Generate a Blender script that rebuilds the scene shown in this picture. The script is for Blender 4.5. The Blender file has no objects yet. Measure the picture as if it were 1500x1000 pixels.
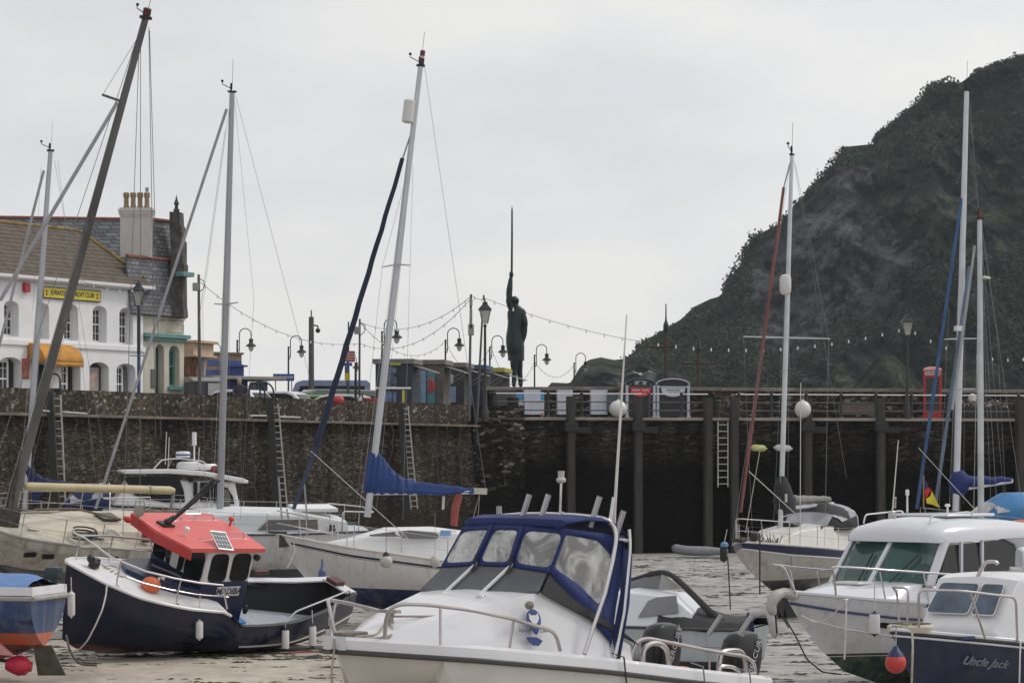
import bpy, math, random
from mathutils import Vector, Matrix, noise
V=Vector; R=math.radians; PI=math.pi
sc=bpy.context.scene; COL=sc.collection
# ---------------- camera
F=4166.67; HY=683.0; CZ=4.0
cd=bpy.data.cameras.new('camera'); cam=bpy.data.objects.new('camera',cd); COL.objects.link(cam); sc.camera=cam
cd.lens=100; cd.sensor_width=36; cd.shift_y=(HY-500)/1500; cd.clip_start=.5; cd.clip_end=9000
cam.location=(0,0,CZ); cam.rotation_euler=(R(90),0,0)
cd.dof.use_dof=False
# ---------------- world: overcast sky
SUN_EL=R(48); SUN_DIR=V((0.62,0.22,0)).normalized()
w=bpy.data.worlds.new('World'); sc.world=w; w.use_nodes=True
nt=w.node_tree; N=nt.nodes; Lk=nt.links; N.clear()
out=N.new('ShaderNodeOutputWorld'); bg=N.new('ShaderNodeBackground'); sky=N.new('ShaderNodeTexSky')
sky.sky_type='NISHITA'; sky.sun_disc=False; sky.sun_elevation=SUN_EL; sky.sun_rotation=math.atan2(SUN_DIR.x,SUN_DIR.y)
sky.dust_density=4; sky.air_density=1.5
tc=N.new('ShaderNodeTexCoord'); mp=N.new('ShaderNodeMapping'); mp.inputs['Scale'].default_value=(5,5,13)
nz=N.new('ShaderNodeTexNoise'); nz.inputs['Scale'].default_value=1.3; nz.inputs['Detail'].default_value=6; nz.inputs['Roughness'].default_value=.55
cr=N.new('ShaderNodeValToRGB'); e=cr.color_ramp.elements
e[0].position=.36; e[0].color=(7.3,7.4,7.75,1); e[1].position=.62; e[1].color=(8.6,8.5,8.4,1)
mx=N.new('ShaderNodeMixRGB'); mx.inputs[0].default_value=.93
hs=N.new('ShaderNodeSeparateXYZ')
Lk.new(tc.outputs['Generated'],mp.inputs[0]); Lk.new(mp.outputs[0],nz.inputs[0]); Lk.new(nz.outputs[0],cr.inputs[0])
Lk.new(sky.outputs[0],mx.inputs[1]); Lk.new(cr.outputs[0],mx.inputs[2])
Lk.new(tc.outputs['Generated'],hs.inputs[0])
ma_=N.new('ShaderNodeMath'); ma_.operation='MULTIPLY_ADD'; ma_.inputs[1].default_value=.28; Lk.new(hs.outputs[0],ma_.inputs[0]); mb_=N.new('ShaderNodeMapRange'); mb_.inputs[1].default_value=0; mb_.inputs[2].default_value=.25; mb_.inputs[3].default_value=1.04; mb_.inputs[4].default_value=1.03; Lk.new(hs.outputs[2],mb_.inputs[0]); Lk.new(mb_.outputs[0],ma_.inputs[2])
mc_=N.new('ShaderNodeMath'); mc_.operation='MINIMUM'; mc_.inputs[1].default_value=1.1; Lk.new(ma_.outputs[0],mc_.inputs[0]); md_=N.new('ShaderNodeVectorMath'); md_.operation='SCALE'; Lk.new(mx.outputs[0],md_.inputs[0]); Lk.new(mc_.outputs[0],md_.inputs['Scale'])
Lk.new(md_.outputs[0],bg.inputs[0]); bg.inputs[1].default_value=.1
Lk.new(bg.outputs[0],out.inputs[0])
# ---------------- sun behind cloud
sl=bpy.data.lights.new('sun','SUN'); sun=bpy.data.objects.new('sun',sl); COL.objects.link(sun)
sl.energy=1.3; sl.angle=R(14); sl.color=(1,.96,.9)
tos=V((SUN_DIR.x*math.cos(SUN_EL),SUN_DIR.y*math.cos(SUN_EL),math.sin(SUN_EL)))
sun.rotation_euler=tos.to_track_quat('Z','Y').to_euler(); sun.location=(40,60,80)
vs=sc.view_settings; vs.view_transform='Standard'; vs.look='None'; vs.gamma=1; vs.exposure=0
try: vs.use_curve_mapping=False
except Exception: pass
# ---------------- helpers
def W(px,py,d): return V(((px-750)*d/F, d, CZ+(HY-py)*d/F))
def ZY(py,d): return CZ+(HY-py)*d/F
MT={}
def M(name,col=(.5,.5,.5),rough=.5,metal=0.,var=.12,scale=3.,bump=0.,bscale=None,dirt=0.,dcol=(.1,.09,.07),dscale=1.2,stretch=(1,1,1),emit=None,alpha=1.,coat=0.):
    if name in MT: return MT[name]
    m=bpy.data.materials.new(name); m.use_nodes=True; t=m.node_tree; n=t.nodes; l=t.links
    b=n['Principled BSDF']; b.inputs['Roughness'].default_value=rough; b.inputs['Metallic'].default_value=metal
    tcn=n.new('ShaderNodeTexCoord'); mpn=n.new('ShaderNodeMapping'); mpn.inputs['Scale'].default_value=stretch
    l.new(tcn.outputs['Object'],mpn.inputs[0])
    nn=n.new('ShaderNodeTexNoise'); nn.inputs['Scale'].default_value=scale; nn.inputs['Detail'].default_value=5
    l.new(mpn.outputs[0],nn.inputs[0])
    r=n.new('ShaderNodeValToRGB'); c=V(col[:3]); a,bb=r.color_ramp.elements
    a.position=.3; a.color=(*(c*(1-var)),1); bb.position=.7; bb.color=(*[min(1,x*(1+var)) for x in c],1)
    l.new(nn.outputs[0],r.inputs[0]); o=r.outputs[0]
    if dirt>0:
        n2=n.new('ShaderNodeTexNoise'); n2.inputs['Scale'].default_value=dscale; n2.inputs['Detail'].default_value=8; n2.inputs['Roughness'].default_value=.7
        l.new(mpn.outputs[0],n2.inputs[0])
        r2=n.new('ShaderNodeMapRange'); r2.inputs[1].default_value=.72-dirt*.4; r2.inputs[2].default_value=.9-dirt*.3
        r2.inputs[3].default_value=0; r2.inputs[4].default_value=.75
        l.new(n2.outputs[0],r2.inputs[0]); mm=n.new('ShaderNodeMixRGB'); l.new(r2.outputs[0],mm.inputs[0]); l.new(o,mm.inputs[1]); mm.inputs[2].default_value=(*dcol,1); o=mm.outputs[0]
    l.new(o,b.inputs['Base Color'])
    if bump>0:
        n3=n.new('ShaderNodeTexNoise'); n3.inputs['Scale'].default_value=bscale or scale*4; n3.inputs['Detail'].default_value=5
        l.new(mpn.outputs[0],n3.inputs[0]); bp=n.new('ShaderNodeBump'); bp.inputs['Strength'].default_value=min(1,bump); bp.inputs['Distance'].default_value=.02
        l.new(n3.outputs[0],bp.inputs['Height']); l.new(bp.outputs[0],b.inputs['Normal'])
    if alpha<1: b.inputs['Alpha'].default_value=alpha
    if coat: b.inputs['Coat Weight'].default_value=coat
    if emit: b.inputs['Emission Color'].default_value=(*emit[:3],1); b.inputs['Emission Strength'].default_value=emit[3]
    MT[name]=m; return m
def bands(name,levels,rough=.35,dirt=.3,dcol=(.22,.19,.14)):
    """hull paint: levels=[(z,color),...] from the bottom up, in the boat's own coordinates"""
    m=bpy.data.materials.new(name); m.use_nodes=True; t=m.node_tree; n=t.nodes; l=t.links
    b=n['Principled BSDF']; b.inputs['Roughness'].default_value=rough
    tcn=n.new('ShaderNodeTexCoord'); sp=n.new('ShaderNodeSeparateXYZ'); l.new(tcn.outputs['Object'],sp.inputs[0])
    mr=n.new('ShaderNodeMapRange'); mr.inputs[1].default_value=-1; mr.inputs[2].default_value=4; l.new(sp.outputs[2],mr.inputs[0])
    r=n.new('ShaderNodeValToRGB'); r.color_ramp.interpolation='CONSTANT'; el=r.color_ramp.elements
    el[0].position=0; el[0].color=(*levels[0][1],1); el[1].position=(levels[1][0]+1)/5; el[1].color=(*levels[1][1],1)
    for z,c in levels[2:]:
        q=el.new((z+1)/5); q.color=(*c,1)
    l.new(mr.outputs[0],r.inputs[0])
    mpn=n.new('ShaderNodeMapping'); mpn.inputs['Scale'].default_value=(1.2,1.2,.45); l.new(tcn.outputs['Object'],mpn.inputs[0])
    nn=n.new('ShaderNodeTexNoise'); nn.inputs['Scale'].default_value=2.3; nn.inputs['Detail'].default_value=9; nn.inputs['Roughness'].default_value=.65; l.new(mpn.outputs[0],nn.inputs[0])
    r2=n.new('ShaderNodeMapRange'); r2.inputs[1].default_value=.45; r2.inputs[2].default_value=.8; r2.inputs[4].default_value=dirt*1.3
    l.new(nn.outputs[0],r2.inputs[0]); mm=n.new('ShaderNodeMixRGB'); l.new(r2.outputs[0],mm.inputs[0]); l.new(r.outputs[0],mm.inputs[1]); mm.inputs[2].default_value=(*dcol,1)
    m4=n.new('ShaderNodeMapping'); m4.inputs['Scale'].default_value=(3.5,3.5,.22); l.new(tcn.outputs['Object'],m4.inputs[0]); n4=n.new('ShaderNodeTexNoise'); n4.inputs['Scale'].default_value=2; n4.inputs['Detail'].default_value=6; l.new(m4.outputs[0],n4.inputs[0])
    r4=n.new('ShaderNodeMapRange'); r4.inputs[1].default_value=.52; r4.inputs[2].default_value=.72; r4.inputs[4].default_value=min(.6,dirt*1.6); l.new(n4.outputs[0],r4.inputs[0]); m5=n.new('ShaderNodeMixRGB'); l.new(r4.outputs[0],m5.inputs[0]); l.new(mm.outputs[0],m5.inputs[1]); m5.inputs[2].default_value=(dcol[0]*.7,dcol[1]*.6,dcol[2]*.5,1); mm=m5
    l.new(mm.outputs[0],b.inputs['Base Color'])
    bp=n.new('ShaderNodeBump'); bp.inputs['Strength'].default_value=.12; bp.inputs['Distance'].default_value=.02; l.new(nn.outputs[0],bp.inputs['Height']); l.new(bp.outputs[0],b.inputs['Normal'])
    return m
def tag(o,label=None,cat=None,group=None,kind=None):
    if label: o['label']=label
    if cat: o['category']=cat
    if group: o['group']=group
    if kind: o['kind']=kind
    return o
def empty(name,mw,label,cat,group=None):
    o=bpy.data.objects.new(name,None); COL.objects.link(o); o.empty_display_size=.3
    o.matrix_world=mw if isinstance(mw,Matrix) else Matrix.Translation(mw)
    return tag(o,label,cat,group)
def copy_tree(o,parent=None,mw=None):
    c=o.copy(); COL.objects.link(c); c.parent=parent
    if mw is not None: c.matrix_world=mw
    for ch in o.children: copy_tree(ch,c)
    return c
class MB:
    def __init__(s): s.v=[]; s.f=[]; s.m=[]; s.T=None
    def add(s,vs,fs,mi=0):
        b=len(s.v); s.v+=[(s.T@V(p) if s.T else V(p)) for p in vs]; s.f+=[tuple(b+i for i in f) for f in fs]; s.m+=[mi]*len(fs); return s
    def box(s,c,d,rz=0,mi=0,M3=None):
        hx,hy,hz=d[0]/2,d[1]/2,d[2]/2; m=M3 or Matrix.Rotation(rz,3,'Z')
        vs=[V(c)+m@V((x*hx,y*hy,z*hz)) for z in(-1,1) for x,y in((-1,-1),(1,-1),(1,1),(-1,1))]
        return s.add(vs,[(3,2,1,0),(4,5,6,7),(0,1,5,4),(1,2,6,5),(2,3,7,6),(3,0,4,7)],mi)
    def hexa(s,v8,mi=0):
        return s.add(v8,[(3,2,1,0),(4,5,6,7),(0,1,5,4),(1,2,6,5),(2,3,7,6),(3,0,4,7)],mi)
    def tube(s,pts,r,seg=6,mi=0,cap=True,sq=None):
        pts=[V(p) for p in pts]; n=len(pts); rs=list(r) if isinstance(r,(list,tuple)) else [r]*n
        if 3<=n<=12 and max(rs)>.012:   # bend the corners instead of mitring them
            P=[pts[0]]; Q=[rs[0]]
            for i in range(1,n-1):
                a=pts[i-1]-pts[i]; c=pts[i+1]-pts[i]
                if a.length<1e-6 or c.length<1e-6 or a.angle(c)>2.95: P.append(pts[i]); Q.append(rs[i]); continue
                k=5.5*rs[i]; A=pts[i]+a.normalized()*min(k,.45*a.length); C=pts[i]+c.normalized()*min(k,.45*c.length)
                for t in (0,.25,.5,.75,1): P.append(A.lerp(pts[i],t).lerp(pts[i].lerp(C,t),t)); Q.append(rs[i])
            P.append(pts[-1]); Q.append(rs[-1]); pts,rs,n=P,Q,len(P)
        vs=[]; up=None
        for i,p in enumerate(pts):
            t=(pts[min(i+1,n-1)]-pts[max(i-1,0)])
            if t.length<1e-9: t=V((0,0,1))
            t.normalize()
            if up is None:
                up=V((0,0,1)) if abs(t.z)<.9 else V((0,1,0))
            a=t.cross(up).normalized(); b=a.cross(t).normalized(); up=b
            for k in range(seg):
                an=2*PI*(k+.5)/seg; sx=1 if not sq else sq
                vs.append(p+a*math.cos(an)*rs[i]*sx+b*math.sin(an)*rs[i])
        fs=[(i*seg+k,i*seg+(k+1)%seg,(i+1)*seg+(k+1)%seg,(i+1)*seg+k) for i in range(n-1) for k in range(seg)]
        if cap: fs+=[tuple(reversed(range(seg))),tuple(range((n-1)*seg,n*seg))]
        return s.add(vs,fs,mi)
    def lathe(s,prof,c=(0,0,0),seg=16,mi=0,M3=None):
        """prof: [(r,z)]"""
        m=M3 or Matrix.Identity(3); vs=[]
        for r,z in prof:
            for k in range(seg): vs.append(V(c)+m@V((r*math.cos(2*PI*k/seg),r*math.sin(2*PI*k/seg),z)))
        n=len(prof); fs=[(i*seg+k,i*seg+(k+1)%seg,(i+1)*seg+(k+1)%seg,(i+1)*seg+k) for i in range(n-1) for k in range(seg)]
        fs+=[tuple(reversed(range(seg))),tuple(range((n-1)*seg,n*seg))]
        return s.add(vs,fs,mi)
    def ball(s,c,r,seg=16,rings=10,mi=0,M3=None,sc3=(1,1,1)):
        prof=[(max(.0005,math.sin(PI*i/rings)),-math.cos(PI*i/rings)) for i in range(rings+1)]
        m=(M3 or Matrix.Identity(3))@Matrix.Diagonal(V(sc3)*r)
        return s.lathe(prof,c,seg,mi,m)
    def prism(s,poly,off,mi=0,side=None):
        """poly: points; off: extrusion vector"""
        n=len(poly); p=[V(q) for q in poly]; o=V(off)
        s.add(p+[q+o for q in p],[tuple(reversed(range(n))),tuple(range(n,2*n))],mi)
        return s.add(p+[q+o for q in p],[(i,(i+1)%n,n+(i+1)%n,n+i) for i in range(n)],mi if side is None else side)
    def loft(s,rings,closed=True,caps=True,mi=0):
        n=len(rings[0]); vs=[p for r in rings for p in r]; k=n if closed else n-1
        fs=[(i*n+j,i*n+(j+1)%n,(i+1)*n+(j+1)%n,(i+1)*n+j) for i in range(len(rings)-1) for j in range(k)]
        if caps and closed: fs+=[tuple(reversed(range(n))),tuple(range((len(rings)-1)*n,len(rings)*n))]
        return s.add(vs,fs,mi)
    def build(s,name,mat,parent=None,smooth=True,bevel=0,mw=None,sol=0,angle=32,sub=0):
        me=bpy.data.meshes.new(name); me.from_pydata([tuple(p) for p in s.v],[],s.f); 
        mats=mat if isinstance(mat,(list,tuple)) else [mat]
        for m in mats: me.materials.append(m)
        for p,mi in zip(me.polygons,s.m): p.material_index=mi
        import bmesh
        bm=bmesh.new(); bm.from_mesh(me)
        if sol!=0: pass
        bmesh.ops.remove_doubles(bm,verts=bm.verts,dist=.0004)
        bmesh.ops.recalc_face_normals(bm,faces=bm.faces)
        bm.to_mesh(me); bm.free()
        if smooth:
            for p in me.polygons: p.use_smooth=True
            try: me.set_sharp_from_angle(angle=R(angle))
            except Exception: pass
        me.update()
        o=bpy.data.objects.new(name,me); COL.objects.link(o)
        if parent is not None: o.parent=parent
        if mw is not None: o.matrix_world=mw
        if bevel:
            b=o.modifiers.new('b','BEVEL'); b.width=bevel; b.segments=2; b.limit_method='ANGLE'; b.angle_limit=R(40); b.harden_normals=False
        if sol:
            b=o.modifiers.new('s','SOLIDIFY'); b.thickness=sol; b.offset=0
        if sub:
            b=o.modifiers.new('ss','SUBSURF'); b.levels=sub; b.render_levels=sub
        return o
class Frame:
    """local frame of a thing; ref point of it seen at (px,py) at depth d"""
    def __init__(s,px,py,d,ref=(0,0,0),a=0,roll=0,pitch=0):
        s.R=Matrix.Rotation(R(a),3,'Z')@Matrix.Rotation(-R(pitch),3,'Y')@Matrix.Rotation(R(roll),3,'X')
        s.o=W(px,py,d)-s.R@V(ref); s.mw=Matrix.Translation(s.o)@s.R.to_4x4(); s.inv=s.mw.inverted()
    def onp(s,px,py,p0,n):
        o=s.inv@V((0,0,CZ)); d=s.R.transposed()@V(((px-750)/F,1,(HY-py)/F)); n=V(n)
        return o+d*((V(p0)-o).dot(n)/d.dot(n))
    def on(s,px,py,ax,val):
        k='xyz'.index(ax); n=V((0,0,0)); n[k]=1; return s.onp(px,py,n*val,n)
    def dep(s,px,py,d): return s.inv@W(px,py,d)
    def w2l(s,p): return s.inv@V(p)
def text(s,size,mat,parent,loc,rot,name='lettering',ext=.004,align='CENTER',shear=0,sx=1.0,bold=0):
    c=bpy.data.curves.new('t','FONT'); c.body=s; c.size=size; c.extrude=ext; c.align_x=align; c.align_y='CENTER'; c.shear=shear; c.offset=bold; c.resolution_u=3
    o=bpy.data.objects.new('t',c); COL.objects.link(o)
    dg=bpy.context.evaluated_depsgraph_get(); me=bpy.data.meshes.new_from_object(o.evaluated_get(dg)); bpy.data.objects.remove(o); bpy.data.curves.remove(c)
    me.transform(Matrix.Diagonal((sx,1,1,1))); me.materials.clear(); me.materials.append(mat)
    ob=bpy.data.objects.new(name,me); COL.objects.link(ob); ob.parent=parent
    m=rot.to_4x4() if isinstance(rot,Matrix) else rot
    ob.matrix_local=Matrix.Translation(V(loc))@m
    return ob
def basis(x,y):
    x=V(x).normalized(); y=V(y); y=(y-x*y.dot(x)).normalized(); z=x.cross(y); return Matrix((x,y,z)).transposed()
def sag(a,b,s,n=10):
    a=V(a); b=V(b); return [a.lerp(b,i/n)-V((0,0,4*s*(i/n)*(1-i/n))) for i in range(n+1)]
def arc(c,r,a0,a1,n,ex=(1,0,0),ey=(0,0,1)):
    c=V(c); ex=V(ex); ey=V(ey)
    return [c+ex*(r*math.cos(R(a0+(a1-a0)*i/n)))+ey*(r*math.sin(R(a0+(a1-a0)*i/n))) for i in range(n+1)]
def rope_thing(name,pts,r,mat,label,cat='rope',group=None,seg=5):
    o=V(pts[0]); b=MB(); b.tube([V(p)-o for p in pts],r,seg); ob=b.build(name,mat); ob.location=o
    return tag(ob,label,cat,group)
# ---------------- common materials
white=M('white_gelcoat',(.72,.72,.72),.28,var=.04,dirt=.35,dcol=(.42,.38,.3),dscale=.9,coat=.3)
white2=M('weathered_white',(.6,.59,.56),.45,var=.08,dirt=.55,dcol=(.36,.3,.2),dscale=1.5)
cream=M('aged_cream',(.55,.5,.4),.5,var=.12,dirt=.5,dcol=(.3,.25,.17),dscale=2)
alu=M('dull_aluminium',(.42,.43,.46),.42,.75,var=.1,scale=2,stretch=(1,1,.3))
alul=M('pale_painted_mast',(.6,.61,.64),.4,.2,var=.06)
steel=M('stainless_steel',(.62,.6,.6),.22,.9,var=.05)
wire=M('rigging_wire',(.25,.25,.26),.4,.6)
wirep=M('pale_line',(.5,.49,.46),.7)
black=M('black_plastic',(.015,.015,.017),.4,var=.2)
rub=M('black_rubber',(.02,.02,.02),.7,var=.2)
glassd=M('dark_tinted_glass',(.008,.009,.011),.1,var=.1); glassd.node_tree.nodes['Principled BSDF'].inputs['Specular IOR Level'].default_value=.22
glassg=M('green_tinted_glass',(.02,.075,.065),.05,var=.2,coat=.4)
vinyl=M('clear_vinyl',(.6,.6,.58),.1,var=.25,scale=2,alpha=.5,bump=.9,bscale=3)
_t=vinyl.node_tree; _n=_t.nodes.new('ShaderNodeTexNoise'); _n.inputs['Scale'].default_value=2.6; _n.inputs['Detail'].default_value=4; _n.inputs['Distortion'].default_value=1.5; _r=_t.nodes.new('ShaderNodeMapRange'); _r.inputs[1].default_value=.4; _r.inputs[2].default_value=.62; _r.inputs[3].default_value=.22; _r.inputs[4].default_value=.72  # patchy opacity paints whitish streaky reflections into the clear vinyl
_c=_t.nodes.new('ShaderNodeTexCoord'); _t.links.new(_c.outputs['Object'],_n.inputs[0]); _t.links.new(_n.outputs[0],_r.inputs[0]); _t.links.new(_r.outputs[0],_t.nodes['Principled BSDF'].inputs['Alpha'])
bluec=M('blue_canvas',(.012,.042,.165),.75,var=.2,scale=3,bump=.5,bscale=9)
navyc=M('navy_canvas',(.008,.016,.075),.75,var=.25,scale=3,bump=.5,bscale=8)
greyc=M('grey_vinyl_cover',(.095,.098,.105),.62,var=.1,scale=3,bump=.3,bscale=9)
darkc=M('dark_grey_canvas',(.03,.03,.032),.8,var=.25,bump=.4)
ropem=M('weathered_rope',(.33,.3,.25),.9,var=.25,scale=12)
ropew=M('white_rope',(.55,.53,.5),.9,var=.15,scale=12)
fendw=M('white_fender',(.62,.61,.6),.35,var=.05,dirt=.25,dcol=(.35,.32,.28))
fendn=M('navy_fender_end',(.012,.02,.09),.4)
redf=M('red_buoy',(.5,.05,.035),.45,var=.15,dirt=.3,dcol=(.25,.06,.04))
orangef=M('orange_buoy',(.62,.13,.05),.5,var=.15,dirt=.45,dcol=(.3,.1,.06),dscale=4)
# ================= SETTING: foreshore =================
def sandmat():
    m=bpy.data.materials.new('wet_sand_and_mud'); m.use_nodes=True; t=m.node_tree; n=t.nodes; l=t.links; b=n['Principled BSDF']
    g=n.new('ShaderNodeNewGeometry'); 
    def mapd(sc): 
        q=n.new('ShaderNodeMapping'); q.inputs['Scale'].default_value=sc; l.new(g.outputs['Position'],q.inputs[0]); return q
    def noi(mp,s,d=6,r=.6):
        q=n.new('ShaderNodeTexNoise'); q.inputs['Scale'].default_value=s; q.inputs['Detail'].default_value=d; q.inputs['Roughness'].default_value=r; l.new(mp.outputs[0],q.inputs[0]); return q
    m1=mapd((1,.55,1)); big=noi(m1,.22,7,.62); fine=noi(mapd((1,.45,1)),2.2,8,.7); st=noi(mapd((.8,1.0,1)),1.5,10,.75)
    sp=n.new('ShaderNodeSeparateXYZ'); l.new(g.outputs['Position'],sp.inputs[0])
    far=n.new('ShaderNodeMapRange'); far.inputs[1].default_value=59; far.inputs[2].default_value=78; l.new(sp.outputs[1],far.inputs[0])
    r1=n.new('ShaderNodeValToRGB'); r1.color_ramp.elements[0].position=.35; r1.color_ramp.elements[0].color=(.35,.3,.24,1); r1.color_ramp.elements[1].position=.62; r1.color_ramp.elements[1].color=(.5,.44,.37,1); l.new(fine.outputs[0],r1.inputs[0])
    r2=n.new('ShaderNodeValToRGB'); r2.color_ramp.elements[0].position=.42; r2.color_ramp.elements[0].color=(.13,.12,.105,1); r2.color_ramp.elements[1].position=.53; r2.color_ramp.elements[1].color=(.4,.39,.37,1); l.new(st.outputs[0],r2.inputs[0])
    fx_=n.new('ShaderNodeMapRange'); fx_.inputs[1].default_value=-1.0; fx_.inputs[2].default_value=3.5; l.new(sp.outputs[0],fx_.inputs[0]); mxx=n.new('ShaderNodeMath'); mxx.operation='MAXIMUM'; l.new(far.outputs[0],mxx.inputs[0]); l.new(fx_.outputs[0],mxx.inputs[1])
    mm=n.new('ShaderNodeMixRGB'); l.new(mxx.outputs[0],mm.inputs[0]); l.new(r1.outputs[0],mm.inputs[1]); l.new(r2.outputs[0],mm.inputs[2])
    dk=n.new('ShaderNodeMapRange'); dk.inputs[1].default_value=.5; dk.inputs[2].default_value=.62; dk.inputs[4].default_value=.45; l.new(big.outputs[0],dk.inputs[0])
    m2=n.new('ShaderNodeMixRGB'); l.new(dk.outputs[0],m2.inputs[0]); l.new(mm.outputs[0],m2.inputs[1]); m2.inputs[2].default_value=(.13,.11,.08,1)
    l.new(m2.outputs[0],b.inputs['Base Color'])
    rr=n.new('ShaderNodeMapRange'); rr.inputs[1].default_value=.4; rr.inputs[2].default_value=.6; rr.inputs[3].default_value=.4; rr.inputs[4].default_value=.8; l.new(st.outputs[0],rr.inputs[0]); l.new(rr.outputs[0],b.inputs['Roughness'])
    bp=n.new('ShaderNodeBump'); bp.inputs['Strength'].default_value=.8; bp.inputs['Distance'].default_value=.06; l.new(st.outputs[0],bp.inputs['Height'])
    b2=n.new('ShaderNodeBump'); b2.inputs['Strength'].default_value=.6; b2.inputs['Distance'].default_value=.02; l.new(fine.outputs[0],b2.inputs['Height']); l.new(bp.outputs[0],b2.inputs['Normal']); l.new(b2.outputs[0],b.inputs['Normal'])
    return m
def gz(x,y):
    f=max(0,min(1,(y-58)/25)); f2=max(0,min(1,(128-y)/8))
    return (.05*noise.noise(V((x*.25,y*.2,0)))+f*(.07*noise.noise(V((x*.35,y*.16,3)))+.045*noise.noise(V((x*1.1,y*.5,7)))))*f2-.03
b=MB(); ys=[18+i*1.2 for i in range(28)]+[52+i*.42 for i in range(200)]; xs0=[i/130 for i in range(131)]
vs=[];
for y in ys:
    hw=y*.24+3
    for q in xs0:
        x=(q*2-1)*hw; vs.append((x,y,gz(x,y)))
nx=len(xs0); fs=[(j*nx+i,j*nx+i+1,(j+1)*nx+i+1,(j+1)*nx+i) for j in range(len(ys)-1) for i in range(nx-1)]
b.add(vs,fs); SAND=sandmat(); tag(b.build('foreshore',SAND),kind='structure')
b=MB(); b.add([(-95,-15,-.35),(700,-15,-.35),(700,1090,-.35),(-95,1090,-.35)],[(0,1,2,3)])
tag(b.build('sea_bed',M('far_mud',(.14,.12,.1),.7,var=.3,scale=.02)),kind='structure')
# seaweed litter
rnd=random.Random(4)
weed=M('seaweed',(.022,.018,.008),.6,var=.5,scale=6,bump=.6,bscale=20)
b=MB()
def clump(x,y,r,ax=1.6):
    n=rnd.randint(5,9); 
    for k in range(n):
        cx=x+rnd.gauss(0,r*ax*.6); cy=y+rnd.gauss(0,r*.5); rr=r*rnd.uniform(.25,.7); h=rr*rnd.uniform(.15,.5); z=gz(cx,cy)
        m=rnd.randint(5,8); ph=rnd.random()*6; ring=[V((cx+rr*rnd.uniform(.5,1.5)*ax*math.cos(ph+2*PI*i/m),cy+rr*rnd.uniform(.5,1.4)*math.sin(ph+2*PI*i/m),z-.01)) for i in range(m)]
        b.add(ring+[V((cx,cy,z+h))],[(i,(i+1)%m,m) for i in range(m)])
for i in range(3200):
    y=rnd.uniform(53,126); x=rnd.uniform(-.185,.185)*y
    dn=noise.noise(V((x*.16,y*.3,9)))
    px=750+F*x/y
    if y<60 and px<560 and rnd.random()<.45: continue
    if dn<-.05 and rnd.random()<.8: continue
    clump(x,y,rnd.uniform(.04,.15)*(1 if y<62 else 1.1),rnd.uniform(1.2,3.2))
for i in range(120):
    y=rnd.uniform(59,63); x=rnd.uniform(-10.5,-2); clump(x,y,rnd.uniform(.06,.2),2.4)
tag(b.build('seaweed_litter',weed,smooth=False),kind='stuff')
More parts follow.
